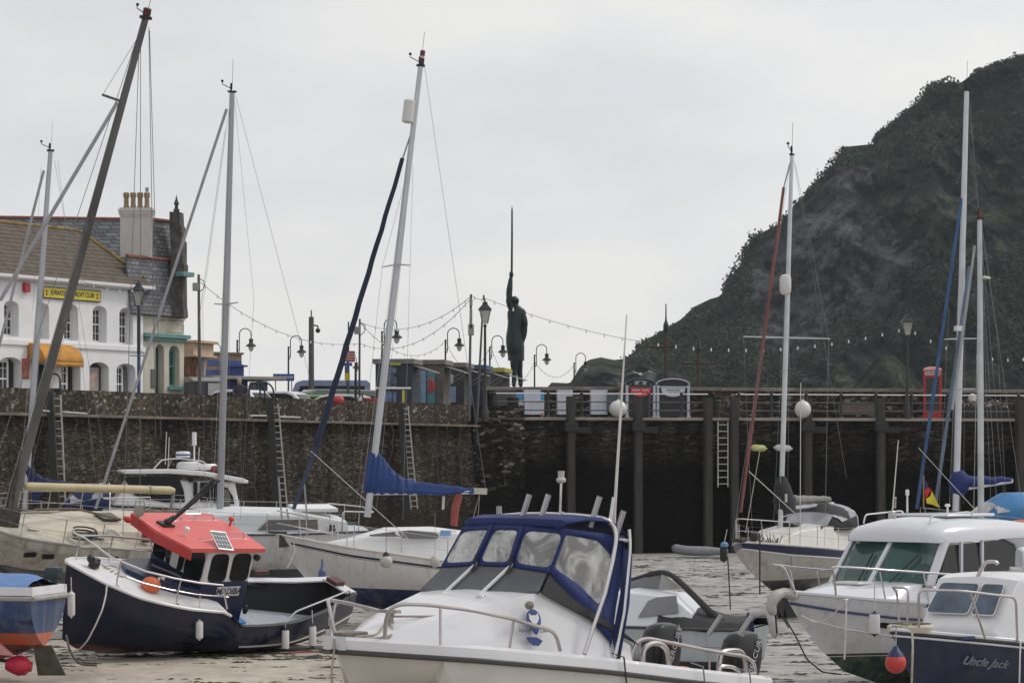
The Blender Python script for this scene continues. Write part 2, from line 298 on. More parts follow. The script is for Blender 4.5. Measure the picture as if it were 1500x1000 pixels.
# ================= quay + harbour walls =================
QZ=6.0
WA=V((-18.2,101,0)); WD=V((16.3,30,0)).normalized(); WN=V((-WD.y,WD.x,0))   # left wall line, direction, inland normal
def on_line(px,A,D):
    k=(px-750)/F; t=(k*A.y-A.x)/(D.x-k*D.y); return A+D*t
CORN=on_line(694,WA,WD)
RA=V((CORN.x+.15,131.2,0)); RD=V((25.0,4.2,0)).normalized(); RN=V((-RD.y,RD.x,0))
WL0=WA-WD*40; RR1=RA+RD*70
def stonemat(name,c1,c2,c3,wetz,wetcol,sc_=(1.6,1.6,4.2),light=(.24,.225,.2),lamt=.62,bstr=1):
    m=bpy.data.materials.new(name); m.use_nodes=True; t=m.node_tree; n=t.nodes; l=t.links; b=n['Principled BSDF']; b.inputs['Roughness'].default_value=.85; b.inputs['Specular IOR Level'].default_value=.12
    g=n.new('ShaderNodeNewGeometry'); mp=n.new('ShaderNodeMapping'); mp.inputs['Scale'].default_value=sc_; l.new(g.outputs['Position'],mp.inputs[0])
    dn=n.new('ShaderNodeTexNoise'); dn.inputs['Scale'].default_value=2.0; dn.inputs['Detail'].default_value=3; l.new(mp.outputs[0],dn.inputs[0])
    ad=n.new('ShaderNodeMixRGB'); ad.blend_type='LINEAR_LIGHT'; ad.inputs[0].default_value=.12; l.new(mp.outputs[0],ad.inputs[1]); l.new(dn.outputs['Color'],ad.inputs[2])
    vo=n.new('ShaderNodeTexVoronoi'); vo.inputs['Scale'].default_value=1.9; l.new(ad.outputs[0],vo.inputs[0])
    ve=n.new('ShaderNodeTexVoronoi'); ve.feature='DISTANCE_TO_EDGE'; ve.inputs['Scale'].default_value=1.9; l.new(ad.outputs[0],ve.inputs[0])
    sp=n.new('ShaderNodeSeparateColor'); l.new(vo.outputs['Color'],sp.inputs[0])
    r=n.new('ShaderNodeValToRGB'); el=r.color_ramp.elements; el[0].position=.0; el[0].color=(*c1,1); el[1].position=lamt+.2; el[1].color=(*c3,1); q=el.new(.45); q.color=(*c2,1); q=el.new(.985); q.color=(*light,1)
    l.new(sp.outputs[0],r.inputs[0])
    fn=n.new('ShaderNodeTexNoise'); fn.inputs['Scale'].default_value=5; fn.inputs['Detail'].default_value=8; fn.inputs['Roughness'].default_value=.7; l.new(g.outputs['Position'],fn.inputs[0])
    fr=n.new('ShaderNodeMapRange'); fr.inputs[1].default_value=.3; fr.inputs[2].default_value=.7; fr.inputs[3].default_value=.45; fr.inputs[4].default_value=1.5; l.new(fn.outputs[0],fr.inputs[0])
    mu=n.new('ShaderNodeMixRGB'); mu.blend_type='MULTIPLY'; mu.inputs[0].default_value=1; l.new(r.outputs[0],mu.inputs[1]); l.new(fr.outputs[0],mu.inputs[2])
    er=n.new('ShaderNodeMapRange'); er.inputs[1].default_value=0; er.inputs[2].default_value=.06; l.new(ve.outputs['Distance'],er.inputs[0])
    m3=n.new('ShaderNodeMixRGB'); l.new(er.outputs[0],m3.inputs[0]); m3.inputs[1].default_value=(c1[0]*.5,c1[1]*.5,c1[2]*.5,1); l.new(mu.outputs[0],m3.inputs[2])
    bg_=n.new('ShaderNodeTexNoise'); bg_.inputs['Scale'].default_value=.22; bg_.inputs['Detail'].default_value=6; bg_.inputs['Roughness'].default_value=.6; l.new(g.outputs['Position'],bg_.inputs[0])
    ms=n.new('ShaderNodeMapping'); ms.inputs['Scale'].default_value=(1.1,1.1,.09); l.new(g.outputs['Position'],ms.inputs[0]); sn=n.new('ShaderNodeTexNoise'); sn.inputs['Scale'].default_value=1.2; sn.inputs['Detail'].default_value=5; l.new(ms.outputs[0],sn.inputs[0])
    mad=n.new('ShaderNodeMath'); mad.operation='MULTIPLY'; l.new(bg_.outputs[0],mad.inputs[0]); l.new(sn.outputs[0],mad.inputs[1])
    br2=n.new('ShaderNodeMapRange'); br2.inputs[1].default_value=.15; br2.inputs[2].default_value=.36; br2.inputs[3].default_value=.5; br2.inputs[4].default_value=1.45; l.new(mad.outputs[0],br2.inputs[0])
    mt_=n.new('ShaderNodeMixRGB'); mt_.blend_type='MULTIPLY'; mt_.inputs[0].default_value=1; l.new(m3.outputs[0],mt_.inputs[1]); l.new(br2.outputs[0],mt_.inputs[2]); m3=mt_
    # algae below tide mark
    sz=n.new('ShaderNodeSeparateXYZ'); l.new(g.outputs['Position'],sz.inputs[0])
    bn=n.new('ShaderNodeTexNoise'); bn.inputs['Scale'].default_value=.5; bn.inputs['Detail'].default_value=7; l.new(g.outputs['Position'],bn.inputs[0])
    ma=n.new('ShaderNodeMath'); ma.operation='MULTIPLY_ADD'; ma.inputs[1].default_value=2.2; l.new(bn.outputs[0],ma.inputs[0]); l.new(sz.outputs[2],ma.inputs[2])
    wr=n.new('ShaderNodeMapRange'); wr.inputs[1].default_value=wetz+1.1+.7; wr.inputs[2].default_value=wetz+1.1-.7; wr.inputs[4].default_value=.93; l.new(ma.outputs[0],wr.inputs[0])
    m4=n.new('ShaderNodeMixRGB'); l.new(wr.outputs[0],m4.inputs[0]); l.new(m3.outputs[0],m4.inputs[1]); 
    m5=n.new('ShaderNodeMixRGB'); m5.blend_type='MULTIPLY'; m5.inputs[0].default_value=.8; m5.inputs[1].default_value=(*wetcol,1); l.new(fr.outputs[0],m5.inputs[2]); l.new(m5.outputs[0],m4.inputs[2])
    l.new(m4.outputs[0],b.inputs['Base Color'])
    bp=n.new('ShaderNodeBump'); bp.inputs['Strength'].default_value=bstr; bp.inputs['Distance'].default_value=.12; l.new(er.outputs[0],bp.inputs['Height'])
    b2=n.new('ShaderNodeBump'); b2.inputs['Strength'].default_value=.7; b2.inputs['Distance'].default_value=.05; l.new(fn.outputs[0],b2.inputs['Height']); l.new(bp.outputs[0],b2.inputs['Normal']); l.new(b2.outputs[0],b.inputs['Normal'])
    return m
stL=stonemat('rubble_wall',(.03,.024,.019),(.056,.045,.035),(.076,.063,.049),2.2,(.034,.028,.022),sc_=(1.9,1.9,7.0),light=(.12,.108,.092),lamt=.6)
stP=stonemat('coping_rubble',(.05,.038,.029),(.07,.056,.043),(.098,.08,.063),-9,(.05,.04,.03),sc_=(3.6,3.6,5.2),bstr=.7)
stR=stonemat('dark_tidal_wall',(.018,.015,.013),(.036,.03,.025),(.06,.051,.042),4.5,(.0055,.0048,.0042),sc_=(1.4,1.4,6.0),light=(.085,.076,.065),lamt=.7)
conc=M('quay_concrete',(.16,.14,.12),.85,var=.3,scale=1.2,bump=.5,bscale=6)
concl=M('pale_quay_edge',(.3,.26,.22),.85,var=.2,scale=1.5,bump=.4,bscale=8)
def wallgrid(b,A,B,z0,z1,batter,nx,nz,amp,off=0,out=None,seed=0):
    """vertical stone face with real relief; out=unit vector toward the harbour"""
    vs=[]
    for j in range(nz+1):
        for i in range(nx+1):
            p=A.lerp(B,i/nx); z=z0+(z1-z0)*j/nz
            d=off+batter*(1-j/nz)+amp*noise.noise(V((i*(B-A).length/nx*.9+seed,z*2.4,seed)))+amp*.6*noise.noise(V((i*(B-A).length/nx*3.1,z*6,seed+5)))
            q=p+out*d; vs.append((q.x,q.y,z))
    fs=[(j*(nx+1)+i,j*(nx+1)+i+1,(j+1)*(nx+1)+i+1,(j+1)*(nx+1)+i) for j in range(nz) for i in range(nx)]
    b.add(vs,fs)
WT=6.82
lw=empty('harbour_wall',WL0,'long rubble stone harbour wall with ladders below the white house','wall')
def rel(p): return V(p)-WL0
b=MB(); wallgrid(b,WL0-WL0,CORN-WL0,-.3,5.85,.35,230,34,.07,0,-WN,1)
b.add([rel(WL0)+V((0,0,5.85)),rel(CORN)+V((0,0,5.85)),rel(CORN)+WN*1.1+V((0,0,5.85)),rel(WL0)+WN*1.1+V((0,0,5.85))],[(0,1,2,3)])
b.build('wall_face',stL,lw)
b=MB(); wallgrid(b,WN*.12,CORN-WL0+WN*.12,5.84,WT,0,260,6,.03,0,-WN,4); 
# ragged top
n=260; top=[]
for i in range(n+1):
    p=(CORN-WL0)*(i/n)+WN*.12; h=WT+.035*noise.noise(V((i*.9,0,0))); top+= [p+V((0,0,h)),p+WN*.5+V((0,0,h+.01)),p+WN*.5+V((0,0,5.8))]
b.add(top,[(i*3+k,i*3+3+k,i*3+4+k,i*3+1+k) for i in range(n) for k in(0,1)])
b.build('parapet',stP,lw)
b=MB(); b.box(rel((WL0+CORN)/2)-WN*.12+V((0,0,5.86)),((CORN-WL0).length,.5,.1),rz=math.atan2(WD.y,WD.x)); b.build('ledge',M('worn_ledge',(.15,.125,.1),.85,var=.4,scale=1.5,bump=.6,dirt=.6,dcol=(.06,.05,.04)),lw,bevel=.02)
# slot shadows beside the ladders are dark strips, built further down
rw=empty('harbour_wall',RA,'dark weed covered harbour wall below the railed walkway','wall')
WK=6.28
b=MB(); wallgrid(b,V((0,0,0)),RR1-RA,-.3,WK-.14,.12,260,30,.06,0,-RN,9); b.build('wall_face',stR,rw)
b=MB(); L_=(RR1-RA).length; b.box((RR1-RA)/2+RN*1.9+V((0,0,WK-.07)),(L_,4.1,.14),rz=math.atan2(RD.y,RD.x)); b.build('walkway_slab',concl,rw,bevel=.02)
b=MB(); b.box(RD*1.0+RN*.6+V((0,0,3.3)),(2.4,1.5,7.0),rz=math.atan2(RD.y,RD.x)); b.build('corner_pier',stonemat('corner_stone',(.02,.018,.015),(.04,.034,.028),(.06,.05,.04),3.5,(.012,.01,.009),sc_=(2,2,4)),rw)
# rear parapet of the walkway
PA=RA+RN*3.95; 
pw=empty('parapet_wall',PA,'low stone parapet wall with pale coping behind the railed walkway','wall')
b=MB(); wallgrid(b,RD*1.2,RD*70,WK,7.62,0,220,6,.05,0,-RN,11); b.add([RD*1.2+V((0,0,7.62)),RD*70+V((0,0,7.62)),RD*70+RN*.6+V((0,0,7.62)),RD*1.2+RN*.6+V((0,0,7.62)),RD*1.2+RN*.6+V((0,0,5.9)),RD*70+RN*.6+V((0,0,5.9))],[(0,1,2,3),(3,2,5,4)])
b.build('wall_face',stonemat('parapet_stone',(.035,.03,.026),(.055,.047,.04),(.085,.072,.06),-9,(.03,.03,.03),sc_=(2,2,4)),pw)
b=MB()
x=1.0
while x<70:
    dz=.02*math.sin(x*3.1); L1=1.9
    hgt=.17
    b.box(RD*(x+L1/2)+RN*.3+V((0,0,7.705+dz)),(L1,.8,hgt),rz=math.atan2(RD.y,RD.x)); x+=L1+.012
b.build('coping',M('coping_stone',(.2,.175,.15),.85,var=.3,scale=1.5,bump=.6,bscale=8,dirt=.3,dcol=(.08,.07,.05)),pw,bevel=.02)
# quay ground
b=MB(); g=[WL0+WN*.6,CORN+WN*.6,PA+RD*1.2+RN*.3,RR1+RN*4.3,V((75,265,0)),V((-90,265,0))]
b.prism([V((p.x,p.y,5.7)) for p in g],(0,0,.3)); tag(b.build('quay',conc,smooth=False),kind='structure')
# ================= hill =================
SIL=[(780,590),(797,572),(808,560),(835,561),(850,537),(862,527),(880,523),(900,527),(915,525),(928,517),(936,502),(960,490),(1000,466),(1015,450),(1040,438),(1054,434),(1072,410),(1086,384),(1092,370),(1106,346),(1125,336),(1142,330),(1156,310),(1172,292),(1196,270),(1216,250),(1240,215),(1280,211),(1288,195),(1312,178),(1346,151),(1360,130),(1376,122),(1404,124),(1420,112),(1450,97),(1480,87),(1500,82),(1560,66),(1650,60),(1800,40),(2000,60),(2300,200),(2700,420)]
def sil(px,S=SIL):
    for (a,b_),(c,d) in zip(S,S[1:]):
        if a<=px<=c: return b_+(d-b_)*(px-a)/(c-a)
    return S[-1][1] if px>S[-1][0] else S[0][1]
def hillmat():
    m=bpy.data.materials.new('hillside'); m.use_nodes=True; t=m.node_tree; n=t.nodes; l=t.links; b=n['Principled BSDF']; b.inputs['Roughness'].default_value=.95; b.inputs['Specular IOR Level'].default_value=.15
    g=n.new('ShaderNodeNewGeometry'); mp=n.new('ShaderNodeMapping'); mp.inputs['Rotation'].default_value=(0,R(38),0); mp.inputs['Scale'].default_value=(1,.7,3); l.new(g.outputs['Position'],mp.inputs[0])
    def noi(s,d,inp,r=.6):
        q=n.new('ShaderNodeTexNoise'); q.inputs['Scale'].default_value=s; q.inputs['Detail'].default_value=d; q.inputs['Roughness'].default_value=r; l.new(inp,q.inputs[0]); return q
    
    def dot(v):
        q=n.new('ShaderNodeVectorMath'); q.operation='DOT_PRODUCT'; l.new(g.outputs['Position'],q.inputs[0]); q.inputs[1].default_value=v; return q.outputs['Value']
    cbn=n.new('ShaderNodeCombineXYZ'); l.new(dot((.77,.1,-.64)),cbn.inputs[0]); l.new(dot((.192,.05,.23)),cbn.inputs[1]); l.new(dot((0,.4,0)),cbn.inputs[2])
    a=noi(.045,12,cbn.outputs[0],.74); st=noi(.1,12,cbn.outputs[0],.78); f=noi(.16,10,g.outputs['Position'],.72)
    rock=n.new('ShaderNodeValToRGB'); e=rock.color_ramp.elements; e[0].position=.42; e[0].color=(.018,.018,.02,1); e[1].position=.6; e[1].color=(.22,.215,.215,1); l.new(st.outputs[0],rock.inputs[0])
    veg=n.new('ShaderNodeValToRGB'); e=veg.color_ramp.elements; e[0].position=.42; e[0].color=(.008,.013,.011,1); e[1].position=.6; e[1].color=(.09,.112,.07,1); q=e.new(.5); q.color=(.036,.05,.034,1); l.new(f.outputs[0],veg.inputs[0])
    sp=n.new('ShaderNodeSeparateXYZ'); l.new(g.outputs['Normal'],sp.inputs[0]); pz=n.new('ShaderNodeSeparateXYZ'); l.new(g.outputs['Position'],pz.inputs[0])
    at=n.new('ShaderNodeAttribute'); at.attribute_name='rock'
    ad=n.new('ShaderNodeMath'); ad.operation='MULTIPLY_ADD'; ad.inputs[1].default_value=1.2; l.new(a.outputs[0],ad.inputs[0]); l.new(at.outputs['Fac'],ad.inputs[2])
    ad2=n.new('ShaderNodeMath'); ad2.operation='MULTIPLY_ADD'; ad2.inputs[1].default_value=.55; l.new(f.outputs[0],ad2.inputs[0]); l.new(ad.outputs[0],ad2.inputs[2])
    mr=n.new('ShaderNodeMapRange'); mr.inputs[1].default_value=1.03; mr.inputs[2].default_value=1.1; l.new(ad2.outputs[0],mr.inputs[0])
    fh=noi(.75,9,g.outputs['Position'],.8); fm=n.new('ShaderNodeMapRange'); fm.inputs[1].default_value=.36; fm.inputs[2].default_value=.64; fm.inputs[3].default_value=.35; fm.inputs[4].default_value=1.7; l.new(fh.outputs[0],fm.inputs[0])
    mx=n.new('ShaderNodeMixRGB'); l.new(mr.outputs[0],mx.inputs[0]); l.new(veg.outputs[0],mx.inputs[1]); l.new(rock.outputs[0],mx.inputs[2]); mf=n.new('ShaderNodeMixRGB'); mf.blend_type='MULTIPLY'; mf.inputs[0].default_value=1; l.new(mx.outputs[0],mf.inputs[1]); l.new(fm.outputs[0],mf.inputs[2]); l.new(mf.outputs[0],b.inputs['Base Color'])
    bp=n.new('ShaderNodeBump'); bp.inputs['Strength'].default_value=1; bp.inputs['Distance'].default_value=4; l.new(f.outputs[0],bp.inputs['Height'])
    b3=n.new('ShaderNodeBump'); b3.inputs['Strength'].default_value=.8; b3.inputs['Distance'].default_value=5; l.new(st.outputs[0],b3.inputs['Height']); l.new(bp.outputs[0],b3.inputs['Normal']); l.new(b3.outputs[0],b.inputs['Normal'])
    return m
HM=hillmat()
ROCKS=[(1245,290,34,48,.34),(1195,350,70,90,.16),(1180,430,60,90,.14),(1110,400,40,50,.12),(1290,430,50,60,.25),(960,545,80,40,.12),(880,560,70,30,.15),(1030,520,60,60,.05),(1150,480,60,60,.22),(1400,280,60,60,.15),(1300,360,50,50,.25)]
def terrain(name,x0,x1,S,ybase,dtop,dbase,nx,nz,amp,back=True,rocks=True):
    b=MB(); vs=[]; rk=[]
    for i in range(nx+1):
        px=x0+(x1-x0)*i/nx; ys_=sil(px,S)
        for j in range(nz+1):
            v=j/nz; py=ybase+(ys_-ybase)*v
            py=min(py,ybase+0) if ys_<ybase else ybase
            dp=dbase+(dtop-dbase)*(v**1.15)
            p=W(px,py,dp); q=V((p.x*.03+p.z*.022,p.y*.01,p.z*.016-p.x*.012))
            fold=math.sin((p.x*.9+p.z*.8)*.09+2.5*noise.noise(q*.6))
            rid=abs(noise.noise(V((p.x**.04+p.z*.035,p.z*.01-p.x*.008,5)))); 
            dd=amp*(1.3*noise.fractal(q,.8,2.1,4)+1.6*rid+.35*fold+.25*noise.fractal(q*7,.7,2.1,3))*min(1,(1-v)*5+.15)
            s=(dp+dd)/dp; p2=W(px,py,dp+dd); 
            vs.append(p2)
            r=0.
            if rocks:
                for (cx,cy,rx,ry,am) in ROCKS: r+=am*math.exp(-((px-cx)/rx)**2-((py-cy)/ry)**2)
            rk.append(r)
    m=nz+1
    fs=[(i*m+j,(i+1)*m+j,(i+1)*m+j+1,i*m+j+1) for i in range(nx) for j in range(nz)]
    if back:
        base=len(vs)
        for i in range(nx+1):
            p=vs[i*m+nz]; vs.append(V((p.x*1.15+12,p.y+160,min(p.z-20,p.z*.75)))); vs.append(V((p.x*1.3,p.y+420,-2))); rk+=[0,0]
        for i in range(nx): fs+=[(i*m+nz,(i+1)*m+nz,base+(i+1)*2,base+i*2),(base+i*2,base+(i+1)*2,base+(i+1)*2+1,base+i*2+1)]
    b.add(vs,fs); o=b.build(name,HM); 
    at=o.data.attributes.new('rock','FLOAT','POINT')
    if len(o.data.vertices)==len(rk): at.data.foreach_set('value',rk)
    tag(o,kind='structure'); return vs,m
hv,hm=terrain('hill',780,2700,SIL,640,660,585,480,170,14)
SIL2=[(1180,640),(1225,600),(1250,565),(1272,538),(1290,520),(1298,515),(1312,522),(1335,545),(1352,572),(1375,600),(1400,640)]
terrain('rocky_spur',1180,1400,SIL2,640,440,425,110,50,3,rocks=True)
SIL3=[(1340,640),(1370,580),(1400,545),(1425,525),(1445,524),(1470,540),(1500,560),(1560,600),(1620,640)]
terrain('grassy_spur',1340,1620,SIL3,640,455,440,110,50,3,rocks=False)
# scrub on the hill: leaf clumps (nobody could count them)
rnd=random.Random(11); b=MB()
leafm=M('scrub_foliage',(.042,.06,.038),.9,var=.25,scale=.15)
def leafclump(c,r,n):
    for k in range(n):
        d=V((rnd.gauss(0,1),rnd.gauss(0,1),rnd.gauss(0,.8))); d=d.normalized()*r*.8*rnd.random()**.55; p=c+d
        s=rnd.uniform(.22,.42); a=V((rnd.gauss(0,1),rnd.gauss(0,1),rnd.gauss(0,1))).normalized(); e_=a.orthogonal().normalized(); f_=a.cross(e_)
        b.add([p+e_*s,p+f_*s*.8,p-e_*s,p-f_*s*.8],[(0,1,2,3)])
for px in [x for x in range(1060,1560,2)]:
    py=sil(px); 
    dens=noise.noise(V((px*.03,0,2)))
    if (1240<px<1282) or dens<-.25: continue
    if not (1066<px<1112 or 1188<px<1240 or px>1284) and rnd.random()<.6: continue
    for k in range(2):
        r=rnd.uniform(.8,2.6)*(1.3 if 1070<px<1110 or 1345<px<1410 or 1190<px<1240 else .9)
        leafclump(W(px+rnd.uniform(-3,3),py+rnd.uniform(2,9),660+rnd.uniform(-4,1)),r,46)
for i in range(6500):
    px=rnd.uniform(850,1520); v=rnd.uniform(.15,.97); ii=int((px-780)/(2700-780)*480); p=V(hv[ii*hm+int(v*170)])
    if noise.noise(V((p.x*.03,p.z*.04,1)))<.02: continue
    if p.z<10: continue
    rk=0
    ppx=750+F*p.x/p.y; ppy=HY-(p.z-CZ)*F/p.y
    for (cx,cy,rx,ry,am) in ROCKS: rk+=am*math.exp(-((ppx-cx)/rx)**2-((ppy-cy)/ry)**2)
    if rk>.18: continue
    leafclump(p+V((0,-.3,.1)),rnd.uniform(.8,2.2),22)
tag(b.build('hillside_scrub',leafm,smooth=False),kind='stuff')
# ================= white club house =================
render=M('white_render',(.8,.8,.81),.7,var=.05,scale=1.2,bump=.35,bscale=9,dirt=.3,dcol=(.5,.48,.45))
slatebr=M('brown_roof_tile',(.105,.085,.065),.85,var=.3,scale=2.5,dirt=.35,dcol=(.2,.13,.035),dscale=.8)
framew=M('white_window_frame',(.7,.7,.7),.4,var=.04)
winglass=M('window_glass',(.02,.022,.027),.08,var=.5,scale=1.5,coat=.4)
redtile=M('red_ridge_tile',(.22,.07,.055),.7,var=.25,scale=4)
def facade(b,x0,x1,z0,z1,ops,th=.4):
    """wall with real openings: ops=[(xa,xb,za,zb,rise)], outer face at y=0"""
    def bx(a,c,e,f):
        if c-a>1e-4 and f-e>1e-4: b.box(((a+c)/2,th/2,(e+f)/2),(c-a,th,f-e))
    x=x0
    for xa,xb,za,zb,rise in sorted(ops):
        bx(x,xa,z0,z1); bx(xa,xb,z0,za)
        n=8; w=(xb-xa)/2; cx=(xa+xb)/2
        cur=[V((cx-w*math.cos(PI*i/n),0,zb-rise+rise*math.sin(PI*i/n))) for i in range(n+1)]
        for i in range(n):
            p,q=cur[i],cur[i+1]; b.prism([p,q,V((q.x,0,z1)),V((p.x,0,z1))],(0,th,0))
        x=xb
    bx(x,x1,z0,z1)
def sash(par,xa,xb,za,zb,y,cols=3,rows=4,rise=0,fm=None,pm=None):
    b=MB(); t=.045
    b.box(((xa+xb)/2,y,za+t),(xb-xa,.09,2*t)); b.box(((xa+xb)/2,y,zb-t-rise*.3),(xb-xa,.09,2*t+rise*.6))
    b.box((xa+t,y,(za+zb)/2),(2*t,.09,zb-za-4*t)); b.box((xb-t,y,(za+zb)/2),(2*t,.09,zb-za-4*t))
    b.box(((xa+xb)/2,y-.012,(za+zb)/2),(xb-xa-4*t,.08,.07))
    for i in range(1,cols): b.box((xa+(xb-xa)*i/cols,y+.004,(za+zb)/2),(.03,.05,zb-za-4*t))
    for j in range(1,rows):
        if j*2!=rows: b.box(((xa+xb)/2,y+.001,za+(zb-za)*j/rows),(xb-xa-4*t,.05,.03))
    f=b.build('window',fm or framew,par,smooth=False)
    g=MB(); g.box(((xa+xb)/2,y+.03,(za+zb)/2),(xb-xa-.02,.012,zb-za-.02)); g.build('pane',pm or winglass,f,smooth=False)
    return f
def fx(fr,px,py,y=0): return fr.on(px,py,'y',y)
HA=59.2
fh=Frame(210,HY-(QZ-CZ)*F/139,139,(0,0,0),a=HA)
hs_=empty('white_house',fh.mw,'white two storey house with arched sash windows, brown tiled hip roof and orange awning','house')
X=lambda px,y=0,py=500: fx(fh,px,py,y).x
Z=lambda px,py,y=0: fx(fh,px,py,y).z
xl=X(-60); 
zs=Z(150,508.5); ze=Z(150,417.5)
up=[(X(a),X(c),Z(c,yb),Z(c,yt),.28) for a,c,yt,yb in [(-33,-15,441,488),(6,27.5,441,493),(53.5,72,444,497),(94,114.5,446,499),(136,156.5,448.5,502),(175,194.8,451.5,505)]]
lo=[(X(-1),X(32),Z(20,571)-.5,Z(20,523),.3),(X(52),X(74),-.0,Z(60,532),.1),(X(90),X(118),Z(100,576)-.6,Z(110,530),.3),(X(131),X(159.5),.15,Z(150,530.5),.3),(X(171),X(198.5),Z(185,578)-.5,Z(190,532.5),.3)]
b=MB(); facade(b,xl,0,0,zs,lo,.5); facade(b,xl,0,zs+.002,ze,up,.5)
b.box((-.2,2.9,ze/2),(.4,4.8,ze-.02)); b.box((xl/2,5.5,ze/2),(-xl,.4,ze-.03)); b.box((xl+.2,2.9,ze/2),(.4,4.8,ze-.04)); b.box((xl/2,2.9,zs),(-xl-.9,4.7,.2))
b.build('wall',render,hs_,smooth=False)
b=MB(); b.box((xl/2,-.045,zs),(-xl+.12,.1,.22)); b.build('string_course',render,hs_,smooth=False)
for a,c,e_,f_,r_ in up: sash(hs_,a+.02,c-.02,e_+.02,f_-.02,.42,3,4,.16)
for k,(a,c,e_,f_,r_) in enumerate(lo):
    if k==1:
        b=MB(); b.box(((a+c)/2,.42,(f_)/2),(c-a,.06,f_)); b.build('door',M('dark_door',(.02,.02,.025),.4),hs_,smooth=False)
    elif k==3:
        b=MB(); b.box((a+.62,.38,(f_-.15)/2+.08),(1.0,.06,f_-.5)); d_=b.build('door',M('grey_door_frame',(.3,.3,.32),.5),hs_,smooth=False)
        b=MB(); b.box((a+.62,.345,(f_)/2),(.72,.02,f_-.9)); b.build('poster',M('faded_orange_map_poster',(.42,.33,.28),.5,var=.55,scale=2.5,dirt=.5,dcol=(.5,.16,.05)),d_,smooth=False)
    else: sash(hs_,a+.02,c-.5 if c-a>1.3 else c-.02,e_+.05,f_-.02,.42,3,4,.2)
# roof
b=MB(); ov=.35; rz=Z(140,341,2.2); n=13
def rp(x,y,z): return V((x,y,z))
z0=ze+.12; run=2.2+ov; rise=rz-z0; 
for i in range(n):   # tiled courses, each lapping the one below
    f0=i/n; f1=(i+1)/n; lap=.035
    yA=-ov+run*f0; yB=-ov+run*f1; zA=z0+rise*f0+lap; zB=z0+rise*f1; hA=ov-run*f0; hB=ov-run*f1
    b.add([rp(xl,yA,zA),rp(hA,yA,zA),rp(hB,yB,zB),rp(xl,yB,zB),rp(xl,yA,zA-lap-.02),rp(hA,yA,zA-lap-.02)],[(0,1,2,3),(4,5,1,0)])
    rA=4.4+2*ov-2*0-run*f0*1+0; 
    b.add([rp(hA,yA,zA),rp(hA,4.75-run*f0,zA),rp(hB,4.75-run*f1,zB),rp(hB,yB,zB),rp(hA,yA,zA-lap-.02),rp(hA,4.75-run*f0,zA-lap-.02)],[(0,1,2,3),(4,5,1,0)])
b.add([rp(xl,4.75,z0),rp(ov,4.75,z0),rp(-2.2,2.2,rz),rp(xl,2.2,rz)],[(0,1,2,3)])
b.build('roof',slatebr,hs_,smooth=False)
b=MB(); b.tube([(xl,2.2,rz+.03),(-2.2,2.2,rz+.03),(ov-.3,-ov+.3,z0+.42)],.09,6); b.build('ridge_tiles',M('lichened_ridge',(.24,.16,.05),.8,var=.4,scale=2),hs_)
b=MB(); b.box((xl/2+ov/2,-ov-.05,ze+.03),(-xl+ov,.16,.16)); b.box((xl/2,-.2,ze-.05),(-xl,.3,.12)); b.box((ov+.02,2.2,ze+.03),(.14,5.0,.16)); b.build('gutter',framew,hs_,smooth=False,bevel=.02)
# sign, alarm, awning
ylw=M('yellow_sign',(.72,.6,.06),.5,var=.06); bk=M('sign_black',(.02,.02,.02),.5)
p0=fx(fh,61,438); p1=fx(fh,145.5,433)
za=Z(62,419.5); zb=Z(62,438); sw=X(145.5)-X(61); szc=(Z(61,427)+Z(145.5,435))/2
b=MB(); b.box(((X(61)+X(145.5))/2,-.05,szc),(sw,.08,.56)); sg=b.build('sign_board',bk,hs_,smooth=False)
b=MB(); b.box(((X(61)+X(145.5))/2,-.095,szc),(sw-.1,.012,.46)); b.build('sign_face',ylw,sg,smooth=False)
rt=Matrix.Rotation(R(90),3,'X')
text('ILFRACOMBE YACHT CLUB',.3,bk,sg,((X(61)+X(145.5))/2,-.105,szc),rt,sx=.86,ext=.003,bold=.006)
b=MB()
for xx in (X(66),X(140)): b.tube([(xx,-.108,szc-.13),(xx,-.108,szc+.12)],.02,5); b.tube(arc((xx,-.108,szc-.05),.08,200,340,6),.02,5); b.tube([(xx-.07,-.108,szc+.06),(xx+.07,-.108,szc+.06)],.018,5)
b.build('anchor_emblem',M('anchor_red',(.35,.08,.04),.5),sg)
b=MB(); c=fx(fh,39,421,-.12); b.box((c.x,-.12,c.z),(.36,.2,.42)); b.build('alarm_box',M('alarm_red',(.45,.03,.04),.4),hs_,smooth=False,bevel=.03)
awn=M('orange_awning',(.5,.24,.04),.8,var=.15,scale=2,dirt=.3,dcol=(.35,.2,.05))
b=MB(); xa=X(40); xb=X(97); zt=Z(60,503); zb=Z(60,531)
rings=[]
for i in range(7):
    a=R(90*i/6); rings.append((-1.05*math.sin(a),zb+(zt-zb)*math.cos(a)))
vs=[]; 
for x in (xa,xb):
    for y,z in rings: vs.append((x,y,z))
m=len(rings); fs=[(i,i+1,m+i+1,m+i) for i in range(m-1)]; vs+=[(xa,0,zb),(xb,0,zb)]; fs+=[tuple(range(m))+(2*m,),tuple(range(m,2*m))+(2*m+1,)]
k=len(vs); ns=22
for i in range(ns):
    a=xa+(xb-xa)*i/ns; c=xa+(xb-xa)*(i+1)/ns; q=len(vs); vs+=[(a,-1.055,zb+.01),(c,-1.055,zb+.01),(c,-1.055,zb-.12),((a+c)/2,-1.055,zb-.22),(a,-1.055,zb-.12)]; fs.append((q,q+1,q+2,q+3,q+4))
b.add(vs,fs); b.build('awning',awn,hs_,sol=.02)
# red phone... hanging basket-like poster by the door
b=MB(); b.box((X(37),-.03,Z(37,540)),(.5,.05,.95)); b.build('notice_board',M('notice_red',(.4,.12,.1),.5,var=.4,scale=5),hs_,smooth=False)
